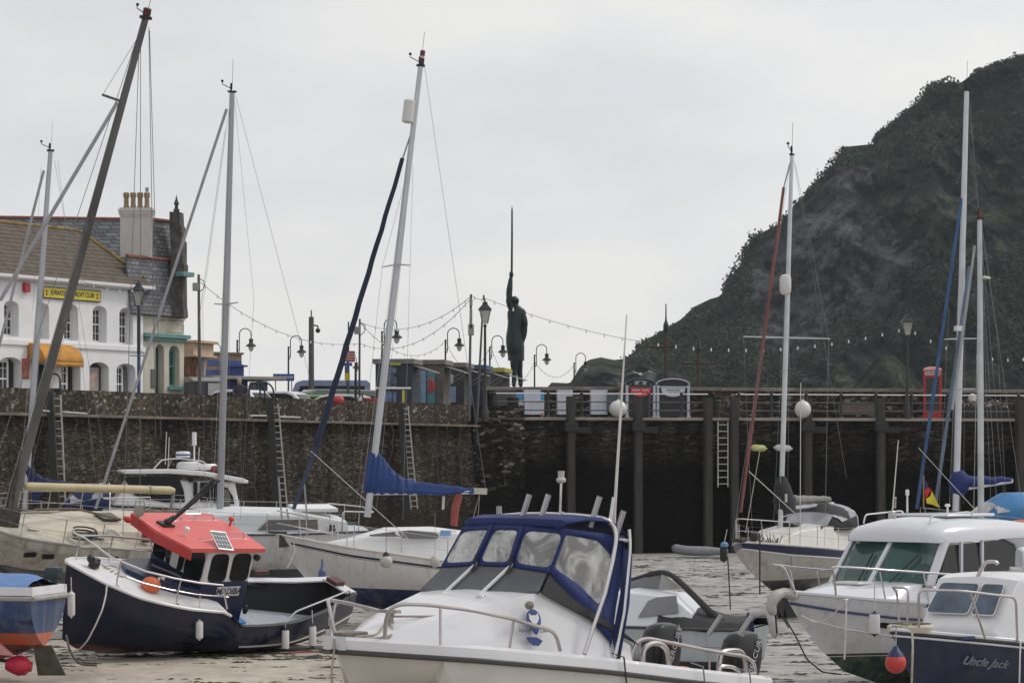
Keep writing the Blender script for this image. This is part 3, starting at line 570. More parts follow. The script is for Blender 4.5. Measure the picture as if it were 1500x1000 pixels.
# ================= slate roofed stone building =================
fs2=Frame(210.5,HY-(QZ-CZ)*F/139.2,139.2,(0,0,0),a=HA)
gb=empty('stone_building',fs2.mw,'cream arcaded building with teal cornice, steep slate roof and white chimney','building')
creamr=M('cream_render',(.56,.52,.43),.75,var=.08,bump=.25,dirt=.25,dcol=(.35,.31,.25))
teal=M('teal_paint',(.12,.27,.25),.55,var=.15,scale=3)
slate=M('grey_slate',(.13,.135,.15),.6,var=.35,scale=6)
def slatemat():
    m=bpy.data.materials.new('slate_courses'); m.use_nodes=True; t=m.node_tree; n=t.nodes; l=t.links; b=n['Principled BSDF']; b.inputs['Roughness'].default_value=.6
    tcn=n.new('ShaderNodeTexCoord'); sp=n.new('ShaderNodeSeparateXYZ'); cb=n.new('ShaderNodeCombineXYZ'); l.new(tcn.outputs['Object'],sp.inputs[0]); l.new(sp.outputs[0],cb.inputs[0]); l.new(sp.outputs[2],cb.inputs[1])
    br=n.new('ShaderNodeTexBrick'); br.inputs['Scale'].default_value=1; br.inputs['Brick Width'].default_value=.36; br.inputs['Row Height'].default_value=.2; br.inputs['Mortar Size'].default_value=.018
    br.inputs['Color1'].default_value=(.1,.105,.12,1); br.inputs['Color2'].default_value=(.21,.215,.23,1); br.inputs['Mortar'].default_value=(.03,.03,.035,1); l.new(cb.outputs[0],br.inputs[0])
    nn=n.new('ShaderNodeTexNoise'); nn.inputs['Scale'].default_value=1.2; nn.inputs['Detail'].default_value=8; l.new(tcn.outputs['Object'],nn.inputs[0])
    mu=n.new('ShaderNodeMixRGB'); mu.blend_type='OVERLAY'; mu.inputs[0].default_value=.7; l.new(br.outputs[0],mu.inputs[1]); l.new(nn.outputs[0],mu.inputs[2]); l.new(mu.outputs[0],b.inputs['Base Color'])
    bp=n.new('ShaderNodeBump'); bp.inputs['Strength'].default_value=.6; bp.inputs['Distance'].default_value=.03; l.new(br.outputs['Fac'],bp.inputs['Height']); bp.invert=True; l.new(bp.outputs[0],b.inputs['Normal'])
    return m
slc=slatemat()
X2=lambda px,y=0: fx(fs2,px,500,y).x
Z2=lambda px,py,y=0: fx(fs2,px,py,y).z
xr=X2(269.5); zc=Z2(240,492); zt=Z2(240,464)
ops=[(X2(227.5),X2(240.5),0,Z2(235,504),.32),(X2(247.5),X2(263),Z2(255,567),Z2(255,506),.35)]
b=MB(); facade(b,.02,xr,0,zc,ops,.45); b.box((xr/2+.01,.225,(zc+zt)/2+.01),(xr-.02,.45,zt-zc)); b.box((xr-.2,2.2,zt/2),(.4,3.5,zt-.02)); b.build('wall',creamr,gb,smooth=False)
b=MB(); b.box((xr/2,-.14,zc),(xr+.35,.34,.2)); b.box((xr/2,-.08,zc-.18),(xr+.1,.2,.16)); b.build('cornice',teal,gb,smooth=False,bevel=.02)
b=MB(); b.box((X2(255),-.08,Z2(255,568.5)),(X2(265)-X2(246),.2,.16)); b.build('window_sill',teal,gb,smooth=False)
w_=sash(gb,ops[1][0]+.03,ops[1][1]-.03,ops[1][2]+.05,ops[1][3]-.02,.34,2,2,.25,fm=teal,pm=M('teal_window_glass',(.04,.1,.1),.1,var=.4,scale=2))
b=MB(); b.box(((ops[0][0]+ops[0][1])/2,.4,ops[0][3]/2),(ops[0][1]-ops[0][0],.05,ops[0][3])); b.build('door',M('teal_door',(.03,.08,.085),.4,var=.3),gb,smooth=False)
b=MB(); b.box((X2(224),-.03,Z2(224,554)),(.35,.05,.9)); b.build('plaque',M('bronze_plaque',(.12,.12,.11),.5),gb,smooth=False)
b=MB(); b.box((xr/2,-.03,zt-.05),(xr+.06,.1,.12)); 
for zz in (Z2(240,485),Z2(240,473)): b.box((X2(256),-.02,zz),(X2(268)-X2(246),.04,.03))
b.box((X2(246),-.02,Z2(240,479)),(.03,.04,.35)); b.box((X2(268),-.02,Z2(240,479)),(.03,.04,.35)); b.build('panel_moulding',creamr,gb,smooth=False)
text('BRISTOL  CHANNEL',.16,M('faded_lettering',(.4,.36,.29),.7),gb,((X2(224)+X2(267))/2,-.03,Z2(245,468.5)-.03),rt,sx=1.0)
# roofs
def roofplane(b,x0,x1,y0,z0,y1,z1,th=.12): b.prism([V((x0,y0,z0)),V((x1,y0,z0)),V((x1,y1,z1)),V((x0,y1,z1))],(0,th*.8,-th*.5))
zl=Z2(220,381,.45)
b=MB(); roofplane(b,X2(185),xr-.1,-.35,zt+.05,.0,zl)
zr3=Z2(235,324,.55); zmid=Z2(235,392,.12)
b.build('roof',slc,gb,smooth=False)
b=MB(); roofplane(b,X2(226),xr-.05,.05,zmid-.3,.55,zr3,.1); b.add([(X2(226),.55,zr3),(xr-.05,.55,zr3),(xr-.05,2.4,zt),(X2(226),2.4,zt)],[(0,1,2,3)])
dpp=lambda px,py,d: fs2.dep(px,py,d)
b.prism([dpp(-90,450,146),dpp(222,450,146),dpp(222,322,149),dpp(-90,318,149)],fs2.R.transposed()@V((0,.3,-.1))); b.prism([dpp(-90,318,149),dpp(222,322,149),dpp(222,470,153),dpp(-90,470,153)],fs2.R.transposed()@V((0,.2,0))); b.build('upper_roof',slc,gb,smooth=False)
for q_ in ([(X2(185),-.02,zl+.05),(xr-.1,-.02,zl+.05)],[(X2(226),.55,zr3+.05),(xr-.05,.55,zr3+.05)],[dpp(-90,317,149),dpp(222,321.5,149)]): b=MB(); b.tube(q_,.09,6); b.build('ridge_tiles',redtile,gb)
# gable coping wall
def gp(px,py,d=140.6): return fs2.dep(px,py,d)
gst=M('dark_gable_stone',(.075,.068,.06),.9,var=.5,scale=2.5,bump=1,bscale=5,dirt=.4,dcol=(.03,.03,.028))
b=MB(); prof=[(248,310),(263,310),(264,330),(266,331),(266,352),(268,353),(268,385),(270,387),(269.5,402),(268,404),(268.5,465),(247,465),(249,400),(250,360),(248,335)]
off=fs2.R.transposed()@V((.1,.9,0)); b.prism([gp(*q) for q in prof],off); b.build('gable_wall',gst,gb,smooth=False,bevel=.03)
b=MB(); b.lathe([(.02,0),(.14,.02),(.16,.12),(.09,.2),(.08,.35),(.14,.42),(.1,.5),(.06,.62),(.01,.85)],gp(258.5,311,141.0),8); b.build('finial',gst,gb)
b=MB(); c=gp(271,402); b.box(c,(.9,.5,.22)); b.build('kneeler_stone',teal,gb,smooth=False,bevel=.02)
# chimney
b=MB(); c0=fs2.dep(200,378,139.6); ct=fs2.dep(200,318,139.6); cw=46/29.8
M3=fs2.R.transposed(); hC=ct.z-c0.z
b.box((c0.x,c0.y,(c0.z+ct.z)/2+.02),(cw,.5,hC),M3=M3); ch=b.build('chimney',M('grey_white_render',(.5,.48,.46),.8,var=.06,bump=.3),gb,smooth=False)
b=MB(); 
for k,(e1,h1) in enumerate(((.06,.1),(.14,.14),(.2,.1),(.06,.08))): b.box((c0.x,c0.y,ct.z+.02+sum((.1,.14,.1,.08)[:k])+h1/2),(cw+e1,.5+e1,h1),M3=M3)
b.build('chimney_cap',M('grey_white_render'),ch,smooth=False)
pot=M('buff_chimney_pot',(.3,.205,.12),.8,var=.2)
for k in range(4):
    c=fs2.dep(185+k*10.1,303.5,139.6); b=MB(); b.lathe([(.15,-.05),(.15,.05),(.12,.08),(.115,.45),(.15,.5),(.155,.68),(.12,.72),(.1,.72)],c,12); b.build('chimney_pot',pot,ch)
c=fs2.dep(185+30.3,281,139.6); b=MB(); b.lathe([(.08,0),(.08,.18),(.1,.2)],c,8); b.build('chimney_cowl',wire,ch)
# ================= pink building with columns, brick building =================
fp=Frame(271.5,HY-(QZ-CZ)*F/146,146,(0,0,0),a=66)
pk=empty('columned_building',fp.mw,'low peach building with brown columns beside the cream arcaded building','building')
peach=M('peach_render',(.5,.38,.27),.8,var=.1,bump=.2); brownc=M('brown_columns',(.19,.09,.05),.7,var=.3,scale=3)
xx=fx(fp,300,520).x; z0=fx(fp,285,503).z; z1=fx(fp,285,523).z
b=MB(); b.box((xx/2,.6,z1/2),(xx,.6,z1)); b.build('wall',peach,pk,smooth=False)
b=MB(); b.box((xx/2,.2,(z0+z1)/2),(xx+.1,1.4,z0-z1)); b.box((xx/2,.1,z0+.06),(xx+.3,1.7,.14)); b.box((xx/2,.1,z1+.03),(xx+.2,1.6,.1)); b.build('entablature',peach,pk,smooth=False,bevel=.02)
for px in (275,279.5,284.5,297): 
    c=fx(fp,px,560); b=MB(); b.lathe([(.22,0),(.22,.1),(.17,.14),(.15,z1-.5),(.2,z1-.4),(.24,z1-.1),(.24,z1-.01)],(c.x,0,0),10); b.build('column',brownc if px!=297 else creamr,pk)
fb=Frame(287,HY-(QZ-CZ)*F/160,160,(0,0,0),a=38)
bb=empty('brick_building',fb.mw,'low brick building with blue painted bands behind the columned building','building')
def brickmat(name,c1,c2,mo,w=.45,h=.15,vert=False):
    m=bpy.data.materials.new(name); m.use_nodes=True; t=m.node_tree; n=t.nodes; l=t.links; b=n['Principled BSDF']; b.inputs['Roughness'].default_value=.85
    tcn=n.new('ShaderNodeTexCoord'); sp=n.new('ShaderNodeSeparateXYZ'); cb=n.new('ShaderNodeCombineXYZ'); l.new(tcn.outputs['Object'],sp.inputs[0]); l.new(sp.outputs[0],cb.inputs[0]); l.new(sp.outputs[2],cb.inputs[1])
    br=n.new('ShaderNodeTexBrick'); br.inputs['Scale'].default_value=1; br.inputs['Brick Width'].default_value=w; br.inputs['Row Height'].default_value=h; br.inputs['Mortar Size'].default_value=.012
    br.inputs['Color1'].default_value=(*c1,1); br.inputs['Color2'].default_value=(*c2,1); br.inputs['Mortar'].default_value=(*mo,1); l.new(cb.outputs[0],br.inputs[0]); l.new(br.outputs[0],b.inputs['Base Color']); return m
bx1=fx(fb,354,560).x; zt=fx(fb,340,519).z; 
b=MB(); b.box((bx1/2,1.5,zt/2),(bx1,3,zt)); b.build('wall',brickmat('brown_brick',(.24,.14,.1),(.32,.2,.15),(.3,.26,.22)),bb,smooth=False)
b=MB(); b.box((bx1/2,1.5,zt+.06),(bx1+.15,3.2,.12)); b.build('coping',conc,bb,smooth=False)
bp_=M('blue_band_paint',(.05,.09,.24),.6,var=.2)
b=MB(); b.box((bx1/2,-.012,fx(fb,320,531).z),(bx1-.02,.02,.32)); b.box((bx1/2,-.012,fx(fb,320,548).z),(bx1-.02,.02,.5)); b.build('painted_band',bp_,bb,smooth=False)
b=MB(); a0=fx(fb,327,545); a1=fx(fb,352,545); b.box(((a0.x+a1.x)/2,-.2,fx(fb,340,546).z),(a1.x-a0.x,.35,.95)); b.box(((a0.x+a1.x)/2,-.3,fx(fb,340,536).z),(a1.x-a0.x+.3,.5,.1)); b.build('blue_shopfront',M('blue_shopfront',(.02,.045,.2),.5,var=.3),bb,smooth=False)
# ================= sandwich van/trailer, kiosk, sign =================
def bxthing(name,px0,px1,pyt,d,dep,a,label,cat,z0=QZ): pass
fk=Frame(363,HY-(QZ-CZ)*F/142,142,(0,0,0),a=35)
ko=empty('blue_kiosk',fk.mw,'dark blue flat roofed kiosk with blue glazed front beside the parked cars','kiosk')
kx=fx(fk,404,570).x; kz=fx(fk,375,557).z; 
b=MB(); b.box((-1.2,1.3,kz/2),(2.4,2.6,kz)); b.build('wall',M('kiosk_navy',(.015,.025,.12),.5,var=.2),ko,smooth=False)
b=MB(); b.box((kx/2+.3,.5,kz/2),(kx-1,.06,kz-.05)); b.box((kx-.3,1.3,kz/2),(.08,1.5,kz-.05)); b.build('glazing',M('blue_tint_glass',(.09,.2,.27),.15,var=.3,scale=1),ko,smooth=False)
b=MB(); b.box((kx/2-1.1,1.0,kz+.1),(kx+2.6,3.4,.16)); b.build('roof',M('kiosk_roof',(.3,.27,.24),.7),ko,smooth=False,bevel=.02)
ft=Frame(286,HY-(QZ-CZ)*F/136,136,(0,0,0),a=20)
tr=empty('catering_trailer',ft.mw,'dark sided trailer with curved grey roof at the left end of the car park','trailer')
tx=fx(ft,322,570).x; tz=fx(ft,300,557).z
b=MB(); b.box((tx/2,.9,.3+tz/2),(tx,1.8,tz-.6)); b.build('body',M('charcoal_panel',(.03,.03,.034),.5),tr,smooth=False,bevel=.05)
b=MB(); b.loft([[V((x,-.05+ (1.9)*i/8,tz-.02+.2*math.sin(PI*i/8))) for i in range(9)]+[V((x,1.85-(1.9)*i/8,tz-.06)) for i in range(9)] for x in(-.1,tx+.15)]); b.build('roof',M('trailer_roof_grey',(.22,.22,.21),.6),tr,bevel=0)
b=MB(); b.box((tx-.28,-.02,tz/2+.25),(.6,.04,tz-.75)); b.build('end_panel',M('pale_grey_panel',(.42,.42,.42),.5),tr,smooth=False)
for x in (.5,tx-.5):
    b=MB(); b.lathe([(.3,-.1),(.3,.1)],(x,.05,.3),14,M3=Matrix.Rotation(R(90),3,'X')); b.build('wheel',rub,tr)
fsn=Frame(400,HY-(QZ-CZ)*F/170,170,(0,0,0),a=5)
sb=empty('blue_sign',fsn.mw,'blue and white board sign on two posts above the parked cars','sign')
x1=fx(fsn,431,552).x; zc=fx(fsn,415,552.5).z
b=MB(); b.box((x1/2,0,zc),(x1,.12,.42)); bo=b.build('board',M('sign_blue',(.03,.08,.28),.5,var=.15),sb,smooth=False)
text('CAR PARK',.24,framew,bo,(x1/2,-.07,zc),rt,ext=.004,sx=1.05)
for x in (.15,x1-.15):
    b=MB(); b.tube([(x,.1,0),(x,.1,zc+.2)],.04,6); b.build('post',wire,sb)
# ================= vehicles =================
def car(px0,px1,d,a,h,col,label,cat,typ='car',name='parked_car'):
    fr=Frame((px0+px1)/2,HY-(QZ-CZ)*F/d,d,(0,0,0),a=a); L=4.2 if typ=='car' else 5.2; wd=1.7 if typ=='car' else 1.95
    r=empty(name,fr.mw,label,cat,'vehicles parked on the quay')
    pm=M('paint_'+name+str(px0),col,.25,var=.05,coat=.6)
    if typ=='car':
        prof=[(-L/2,.35),(-L/2,.8),(-L/2+.15,.95),(-L/2+.55,h-.12),(-L/2+.9,h-.02),(0,h),(.45,h-.08),(1.1,.98),(1.9,.82),(L/2,.62),(L/2,.35)]
        gl=[(-L/2+.62,h-.2),(-L/2+.95,h-.1),(0,h-.08),(.4,h-.15),(.95,.98),(-L/2+.4,.98)]
    else:
        prof=[(-L/2,.4),(-L/2,h-.15),(-L/2+.2,h),(L/2-1.5,h),(L/2-1.15,h-.1),(L/2-.5,1.15),(L/2-.1,.95),(L/2,.4)]
        gl=[(-L/2+.3,h-.3),(L/2-1.35,h-.3),(L/2-.8,1.2),(-L/2+.3,1.2)]
    b=MB(); n=len(prof)
    tw=lambda z: wd/2-(.16*max(0,(z-.9))/(h-.9) if z>.9 else 0)
    ring=[[V((x,s*tw(z)*k,z)) for x,z in prof] for s,k in ((-1,1),(1,1))]
    b.loft([[V((x,-tw(z),z)) for x,z in prof],[V((x,-tw(z)*.9,z+.03)) for x,z in prof],[V((x,tw(z)*.9,z+.03)) for x,z in prof],[V((x,tw(z),z)) for x,z in prof]]); b.build('body',pm,r,bevel=.03)
    for s in (-1,1):
        b=MB(); b.prism([V((x,s*(tw(z)+.004),z)) for x,z in gl],(0,s*.01,0)); b.build('side_window',glassd,r,smooth=False)
    b=MB()
    if typ=='car': b.prism([V((.5,-.62,h-.1)),V((.5,.62,h-.1)),V((1.08,.7,1.02)),V((1.08,-.7,1.02))],(.03,0,.03))
    else: b.prism([V((L/2-1.12,-.75,h-.15)),V((L/2-1.12,.75,h-.15)),V((L/2-.52,.85,1.18)),V((L/2-.52,-.85,1.18))],(.03,0,.03))
    b.build('windscreen',glassd,r,smooth=False)
    b=MB()
    if typ=='car': b.prism([V((-L/2+.17,-.6,1.0)),V((-L/2+.17,.6,1.0)),V((-L/2+.52,.56,h-.15)),V((-L/2+.52,-.56,h-.15))],(-.03,0,.02)); b.build('rear_window',glassd,r,smooth=False)
    for x in (-L/2+.75,L/2-.8):
        for s in (-1,1):
            b=MB(); b.lathe([(.31,-.1),(.31,.1)],(x,s*(wd/2-.08),.31),16,M3=Matrix.Rotation(R(90),3,'X')); w_=b.build('wheel',rub,r)
            b=MB(); b.lathe([(.18,-.11),(.18,.11)],(x,s*(wd/2-.08),.31),10,M3=Matrix.Rotation(R(90),3,'X')); b.build('rim',steel,w_)
    return r
car(320,356,131,150,1.5,(.6,.6,.62),'white car behind the dark boat mast, leftmost of the parked cars','car')
car(352,392,138,170,1.62,(.13,.16,.24),'slate blue car beside the seated person on the wall','car')
car(376,414,132,160,1.46,(.6,.6,.6),'silver white car parked behind the black ladder rails','car')
car(398,430,141,165,1.48,(.5,.52,.53),'pale grey car just right of the black ladder rails','car')
car(414,448,143,165,1.5,(.55,.56,.57),'light silver car left of the bright green car','car')
car(418,440,158,200,1.75,(.03,.04,.03),'dark green off roader behind the pale cars','car')
car(432,474,140,168,1.48,(.14,.3,.03),'bright green hatchback near the blue grey minibus','car')
car(440,508,158,182,2.75,(.17,.2,.33),'blue grey minibus with dark windows behind the cars','minibus','van','minibus')
car(476,504,136,160,1.42,(.6,.6,.61),'white car behind the furled blue sail and small red tent','car')
car(500,528,150,30,2.0,(.1,.12,.1),'dark van behind the pile of lobster pots','van','van','parked_van')
# person seated on the wall
fpz=Frame(352.5,HY-(6.0-CZ)*F/121.5,121.5,(0,0,0),a=0)
ps=empty('person',fpz.mw,'grey haired person in a dark purple jacket standing behind the harbour wall','person')
skin=M('skin',(.42,.26,.19),.55); jk=M('plum_jacket',(.05,.035,.06),.85,var=.3); hairm=M('grey_hair',(.3,.28,.26),.9)
b=MB(); 
b.loft([[V((rx*math.cos(2*PI*k/12)+ox,ry*math.sin(2*PI*k/12)+oy,z)) for k in range(12)] for z,rx,ry,ox,oy in [(0,.2,.12,0,0),(.45,.19,.13,0,0),(.85,.2,.15,0,.02),(1.0,.19,.14,.02,.02),(1.2,.22,.15,.02,.05),(1.38,.24,.13,0,.03),(1.44,.16,.1,-.02,.0),(1.47,.07,.07,-.03,-.02),(1.52,.065,.07,-.04,-.03),(1.56,.085,.1,-.05,-.04),(1.64,.095,.115,-.05,-.05),(1.72,.085,.105,-.05,-.04),(1.765,.05,.06,-.05,-.04)]]); b.build('body',skin,ps,sub=1)
b=MB(); b.loft([[V((rx*math.cos(2*PI*k/12)+ox,ry*math.sin(2*PI*k/12)+oy,z)) for k in range(12)] for z,rx,ry,ox,oy in [(.7,.25,.2,0,.02),(1.0,.24,.18,.02,.02),(1.2,.27,.19,.02,.05),(1.38,.27,.16,0,.03),(1.45,.15,.12,-.02,.0),(1.49,.08,.08,-.03,-.02)]])
for s in (-1,1): b.tube([(s*.22,.0,1.38),(s*.31,-.06,1.15),(s*.24,-.28,1.0),(s*.08,-.36,1.03)],[.08,.07,.055,.05],8)
b.build('jacket',jk,ps)
b=MB(); b.ball((-.05,-.03,1.67),.112,14,8,sc3=(.9,1.08,1.0)); b.build('hair',hairm,ps)
# ================= kiosk row =================
def kiosk(px0,px1,pyt,d,a,w,dp,cols,label,awn=True,aw=1.2,sign=None):
    fr=Frame(px0,HY-(QZ-CZ)*F/d,d,(0,0,0),a=a); h=ZY(pyt,d)-QZ
    r=empty('market_kiosk',fr.mw,label,'kiosk','market kiosks on the quay')
    b=MB(); b.box((w/2,dp/2,h/2),(w,dp,h-.01)); b.build('wall',cols[0],r,smooth=False)
    b=MB(); b.box((w/2,dp/2,h+.12),(w+.25,dp+.25,.24)); b.build('roof',cols[1],r,smooth=False,bevel=.02)
    return r,fr,h
art1=M('blue_seascape_panel',(.09,.13,.19),.5,var=.9,scale=1.6,dirt=.5,dcol=(.35,.36,.33),dscale=1.3,stretch=(1,1,2.5))
art2=M('muddled_poster_panel',(.26,.2,.2),.5,var=.8,scale=3,dirt=.6,dcol=(.03,.03,.04),dscale=2.2)
roofg=M('kiosk_roof_grey',(.17,.16,.15),.7,var=.2); roofy=M('kiosk_fascia_yellow',(.33,.32,.05),.6)
navyp=M('kiosk_dark_blue',(.02,.025,.045),.5); lblue=M('pale_blue_panel',(.2,.3,.46),.5,var=.15); tealp=M('teal_mural',(.08,.22,.25),.5,var=.15); redp=M('mural_red',(.5,.05,.05),.5); pink=M('mural_pink',(.55,.3,.28),.5,var=.5,scale=3)
def kpart(r,fr,nm,mt,px0,px1,pyt,pyb,y,th=.06,face='y'):
    b=MB(); A=fr.on(px0,(pyt+pyb)/2,face,y); B=fr.on(px1,(pyt+pyb)/2,face,y); zt=fr.on((px0+px1)/2,pyt,face,y).z; zb=fr.on((px0+px1)/2,pyb,face,y).z
    c=(A+B)/2; c.z=(zt+zb)/2; d=(abs(B.x-A.x),th,zt-zb) if face=='y' else (th,abs(B.y-A.y),zt-zb)
    b.box(c,d); return b.build(nm,mt,r,smooth=False)
K=[(550,602,533,134,-8,1.75,2.2),(611,0,534,139,-8,1.3,2.2),(641,0,538,143,-8,1.35,2.4),(663,0,541,148,-8,1.6,2.6),(688,0,545,154,-8,1.8,2.8)]
kc=[(navyp,roofg),(M('kiosk_grey_wood',(.1,.095,.09),.7,var=.3),roofg),(M('kiosk_charcoal',(.045,.045,.05),.6,var=.3),roofg),(navyp,M('kiosk_blue_roof',(.05,.08,.2),.6)),(M('kiosk_charcoal'),roofy)]
klab=['nearest market kiosk with blue seascape panel and yellow edged flat roof','market kiosk with pale blue and teal mural panels, second from the left','market kiosk with cluttered poster front, middle of the kiosk row','blue roofed market kiosk with orange pink poster front','farthest market kiosk with yellow fascia beside the lamp post']
KS=[]
for (px0,_,pyt,d,a,w_,dp_),(c0,c1),lb in zip(K,kc,klab):
    r,fr,h=kiosk(px0,0,pyt,d,a,w_,dp_,(c0,c1),lb); KS.append((r,fr,h,w_,dp_))
    # side shutter awning raised on the right
    b=MB(); b.prism([V((w_+.02,.2,h-.05)),V((w_+.02,dp_-.2,h-.05)),V((w_+1.0,dp_-.2,h-.35)),V((w_+1.0,.2,h-.35))],(0,0,-.05)); b.build('raised_shutter',M('shutter_grey',(.24,.23,.22),.5),r,smooth=False)
    b=MB(); b.tube([(w_,.3,h-.9),(w_+.9,.25,h-.36)],.02,5); b.tube([(w_,dp_-.3,h-.9),(w_+.9,dp_-.25,h-.36)],.02,5); b.build('shutter_strut',wire,r)
r,fr,h,w_,dp_=KS[0]; kpart(r,fr,'mural_panel',art1,562,581,537,568,-.03); kpart(r,fr,'counter_front',M('lower_blue_panel',(.1,.16,.28),.5,var=.7,scale=2,dirt=.5,dcol=(.35,.12,.1)),562,581,574,592,-.035); kpart(r,fr,'fascia',roofy,571,587,531,535,-.15,.04)
kpart(r,fr,'yellow_board',M('yellow_board',(.5,.47,.1),.6),589,593,571,592,-.03,.05)
r,fr,h,w_,dp_=KS[1]; kpart(r,fr,'blue_panel',lblue,616,624,543,590,-.03); p=kpart(r,fr,'mural_panel',tealp,626,637,543,592,-.05)
c=fr.on(626.5,565,'y',-.09); b=MB(); b.tube(arc((c.x,-.085,c.z),.3,-80,80,10),.07,6); b.tube(arc((c.x,-.085,c.z),.13,-80,80,8),.06,6); b.build('red_target',redp,p)
kpart(r,fr,'window_board',art2,605,612,543,575,-.03)
r,fr,h,w_,dp_=KS[2]; kpart(r,fr,'red_banner',M('dark_red_banner',(.2,.03,.03),.6,var=.5,scale=4),642,655,551,556,-.04); kpart(r,fr,'poster',pink,652,658,563,590,-.06); kpart(r,fr,'white_board',lblue,659,668,566,589,-.05)
kpart(r,fr,'poster',M('white_menu_board',(.45,.42,.42),.5,var=.5,scale=5),656,664,548,562,-.05)
r,fr,h,w_,dp_=KS[3]; kpart(r,fr,'poster',M('orange_poster',(.5,.2,.13),.5,var=.4,scale=3),676,686,551,572,-.05); kpart(r,fr,'poster',pink,676,686,574,590,-.05)
r,fr,h,w_,dp_=KS[4]; kpart(r,fr,'poster',art1,692,698,555,588,-.05); kpart(r,fr,'poster',M('green_poster',(.08,.2,.16),.5,var=.5,scale=4),701,709,560,588,-.05)
# ================= lobster pots stack & red container =================
fl=Frame(516,HY-(QZ-CZ)*F/128,128,(0,0,0),a=0)
potm=M('pot_netting',(.05,.05,.045),.9,var=.4,scale=8)
for k,(px,z,lb) in enumerate([(519,.0,'lobster pot at the bottom left of the pile on the quay'),(530,.0,'lobster pot at the bottom right of the pile on the quay'),(521,.45,'lobster pot on the second layer, left side of the pile'),(532,.45,'lobster pot on the second layer, right side of the pile'),(526,.9,'topmost lobster pot on the pile beside the red crate')]):
    o=fl.on(px,600,'y',0); b=MB()
    for y in (-.25,.0,.25): b.tube([(-.18,y,.02),(-.18,y,.2)]+[(.0+.18*math.cos(R(t)),y,.22+.18*math.sin(R(t))) for t in (150,120,90,60,30)]+[(.18,y,.2),(.18,y,.02),(-.18,y,.02)],.022,5)
    for t in (0,45,90,135,180): b.tube([(.18*math.cos(R(t)),-.25,.22+.18*math.sin(R(t))),(.18*math.cos(R(t)),.25,.22+.18*math.sin(R(t)))],.016,4)
    for q in range(-2,3): b.tube([(-.18,-.25+.12*(q+2),.03),(.18,-.22+.12*(q+1),.38)],.01,4)
    ob=b.build('lobster_pot',potm); ob.location=fl.mw@V((o.x,0,z)); tag(ob,lb,'lobster pot','lobster pots piled on the quay')
b=MB(); b.box((0,0,.55),(.75,.8,1.1)); b.box((0,0,1.14),(.82,.86,.08)); 
for k in range(4): b.box((-.28+k*.19,-.42,.55),(.05,.03,.95))
ob=b.build('red_crate',M('red_plastic_crate',(.33,.03,.03),.5,var=.25),bevel=.02); ob.location=W(545,HY-(QZ-CZ)*F/133,133); tag(ob,'red plastic crate between the lobster pots and the nearest kiosk','crate')
b=MB(); b.ball((0,0,.72),.2,12,8,sc3=(1.2,.8,.9)); ob=b.build('red_bag',M('red_bag',(.45,.04,.06),.5,var=.3)); ob.location=W(496,HY-(6.1-CZ)*F/120.5,120.5); tag(ob,'small red bundle behind the wall left of the lobster pots','bag')
# ================= lamps and poles =================
lampm=M('black_iron',(.018,.018,.02),.45,var=.2); lampg=M('lamp_glass',(.45,.45,.43),.15,var=.1,alpha=.75); bluei=M('blue_iron',(.015,.04,.16),.45); greyp=M('galvanised_post',(.1,.1,.105),.5,.4)
def hook_lamp(px,pyt,d,flip=1):
    base=W(px,HY-(QZ-CZ)*F/d,d); h=ZY(pyt,d)-QZ-.0
    r=empty('street_lamp',base,None,'street lamp','hooked street lamps along the quay')
    b=MB(); b.tube([(0,0,0),(0,0,.9),(0,0,h-.7)],[.1,.07,.055],8); b.build('post',lampm,r)
    R_=.36; b=MB(); b.tube([(.0,0,h-1.6),(.13,0,h-1.4),(.13,0,h-R_)]+[V((.13+R_+R_*math.cos(R(t)),0,h-R_+R_*math.sin(R(t)))) for t in range(165,-1,-15)]+[(.13+2*R_,0,h-R_-.25)],.03,6)
    b.tube([(0,0,h-.75),(.13,0,h-.75)],.03,5); b.tube([(0,0,h-1.3),(.14,0,h-1.3)],.03,5); b.build('hook_arm',lampm,r)
    c=(.13+2*R_,0,h-R_-.25); b=MB(); b.lathe([(.04,.0),(.13,-.03),(.13,-.22),(.1,-.26),(.3,-.42),(.31,-.5),(.02,-.47)],c,14); s_=b.build('lamp_shade',lampm,r)
    b=MB(); b.lathe([(.17,-.48),(.16,-.62),(.1,-.76),(.02,-.82)],c,12); b.build('lamp_glass',lampg,s_)
    return r,h
# (px, top y, depth)
HL=[(347.5,481,175,'hooked lamp left of the blue kiosk, behind the boat mast'),(422.5,491.5,184,'hooked lamp just right of the car park sign'),(305.5,503.5,200,'small hooked lamp above the brick building'),(559.5,467,165,'tall hooked lamp behind the mid harbour mast'),(652.5,480.5,175,'hooked lamp rising above the market kiosks'),(717.5,491.5,185,'hooked lamp between the black lamp post and the bronze statue'),(783,504.5,200,'hooked lamp just right of the bronze statue'),(841,517,216,'smallest hooked lamp where the headland meets the quay'),(506,520,160,'hooked lamp beside the red notice board')]
proto,ph=hook_lamp(*HL[0][:3]); proto['label']=HL[0][3]
for px,py,d,lb in HL[1:]:
    h=ZY(py,d)-QZ; s=h/ph
    c=copy_tree(proto,None,Matrix.Translation(W(px,HY-(QZ-CZ)*F/d,d))@Matrix.Diagonal((max(.72,s) if s<1 else s,max(.72,s) if s<1 else s,s,1))); c['label']=lb
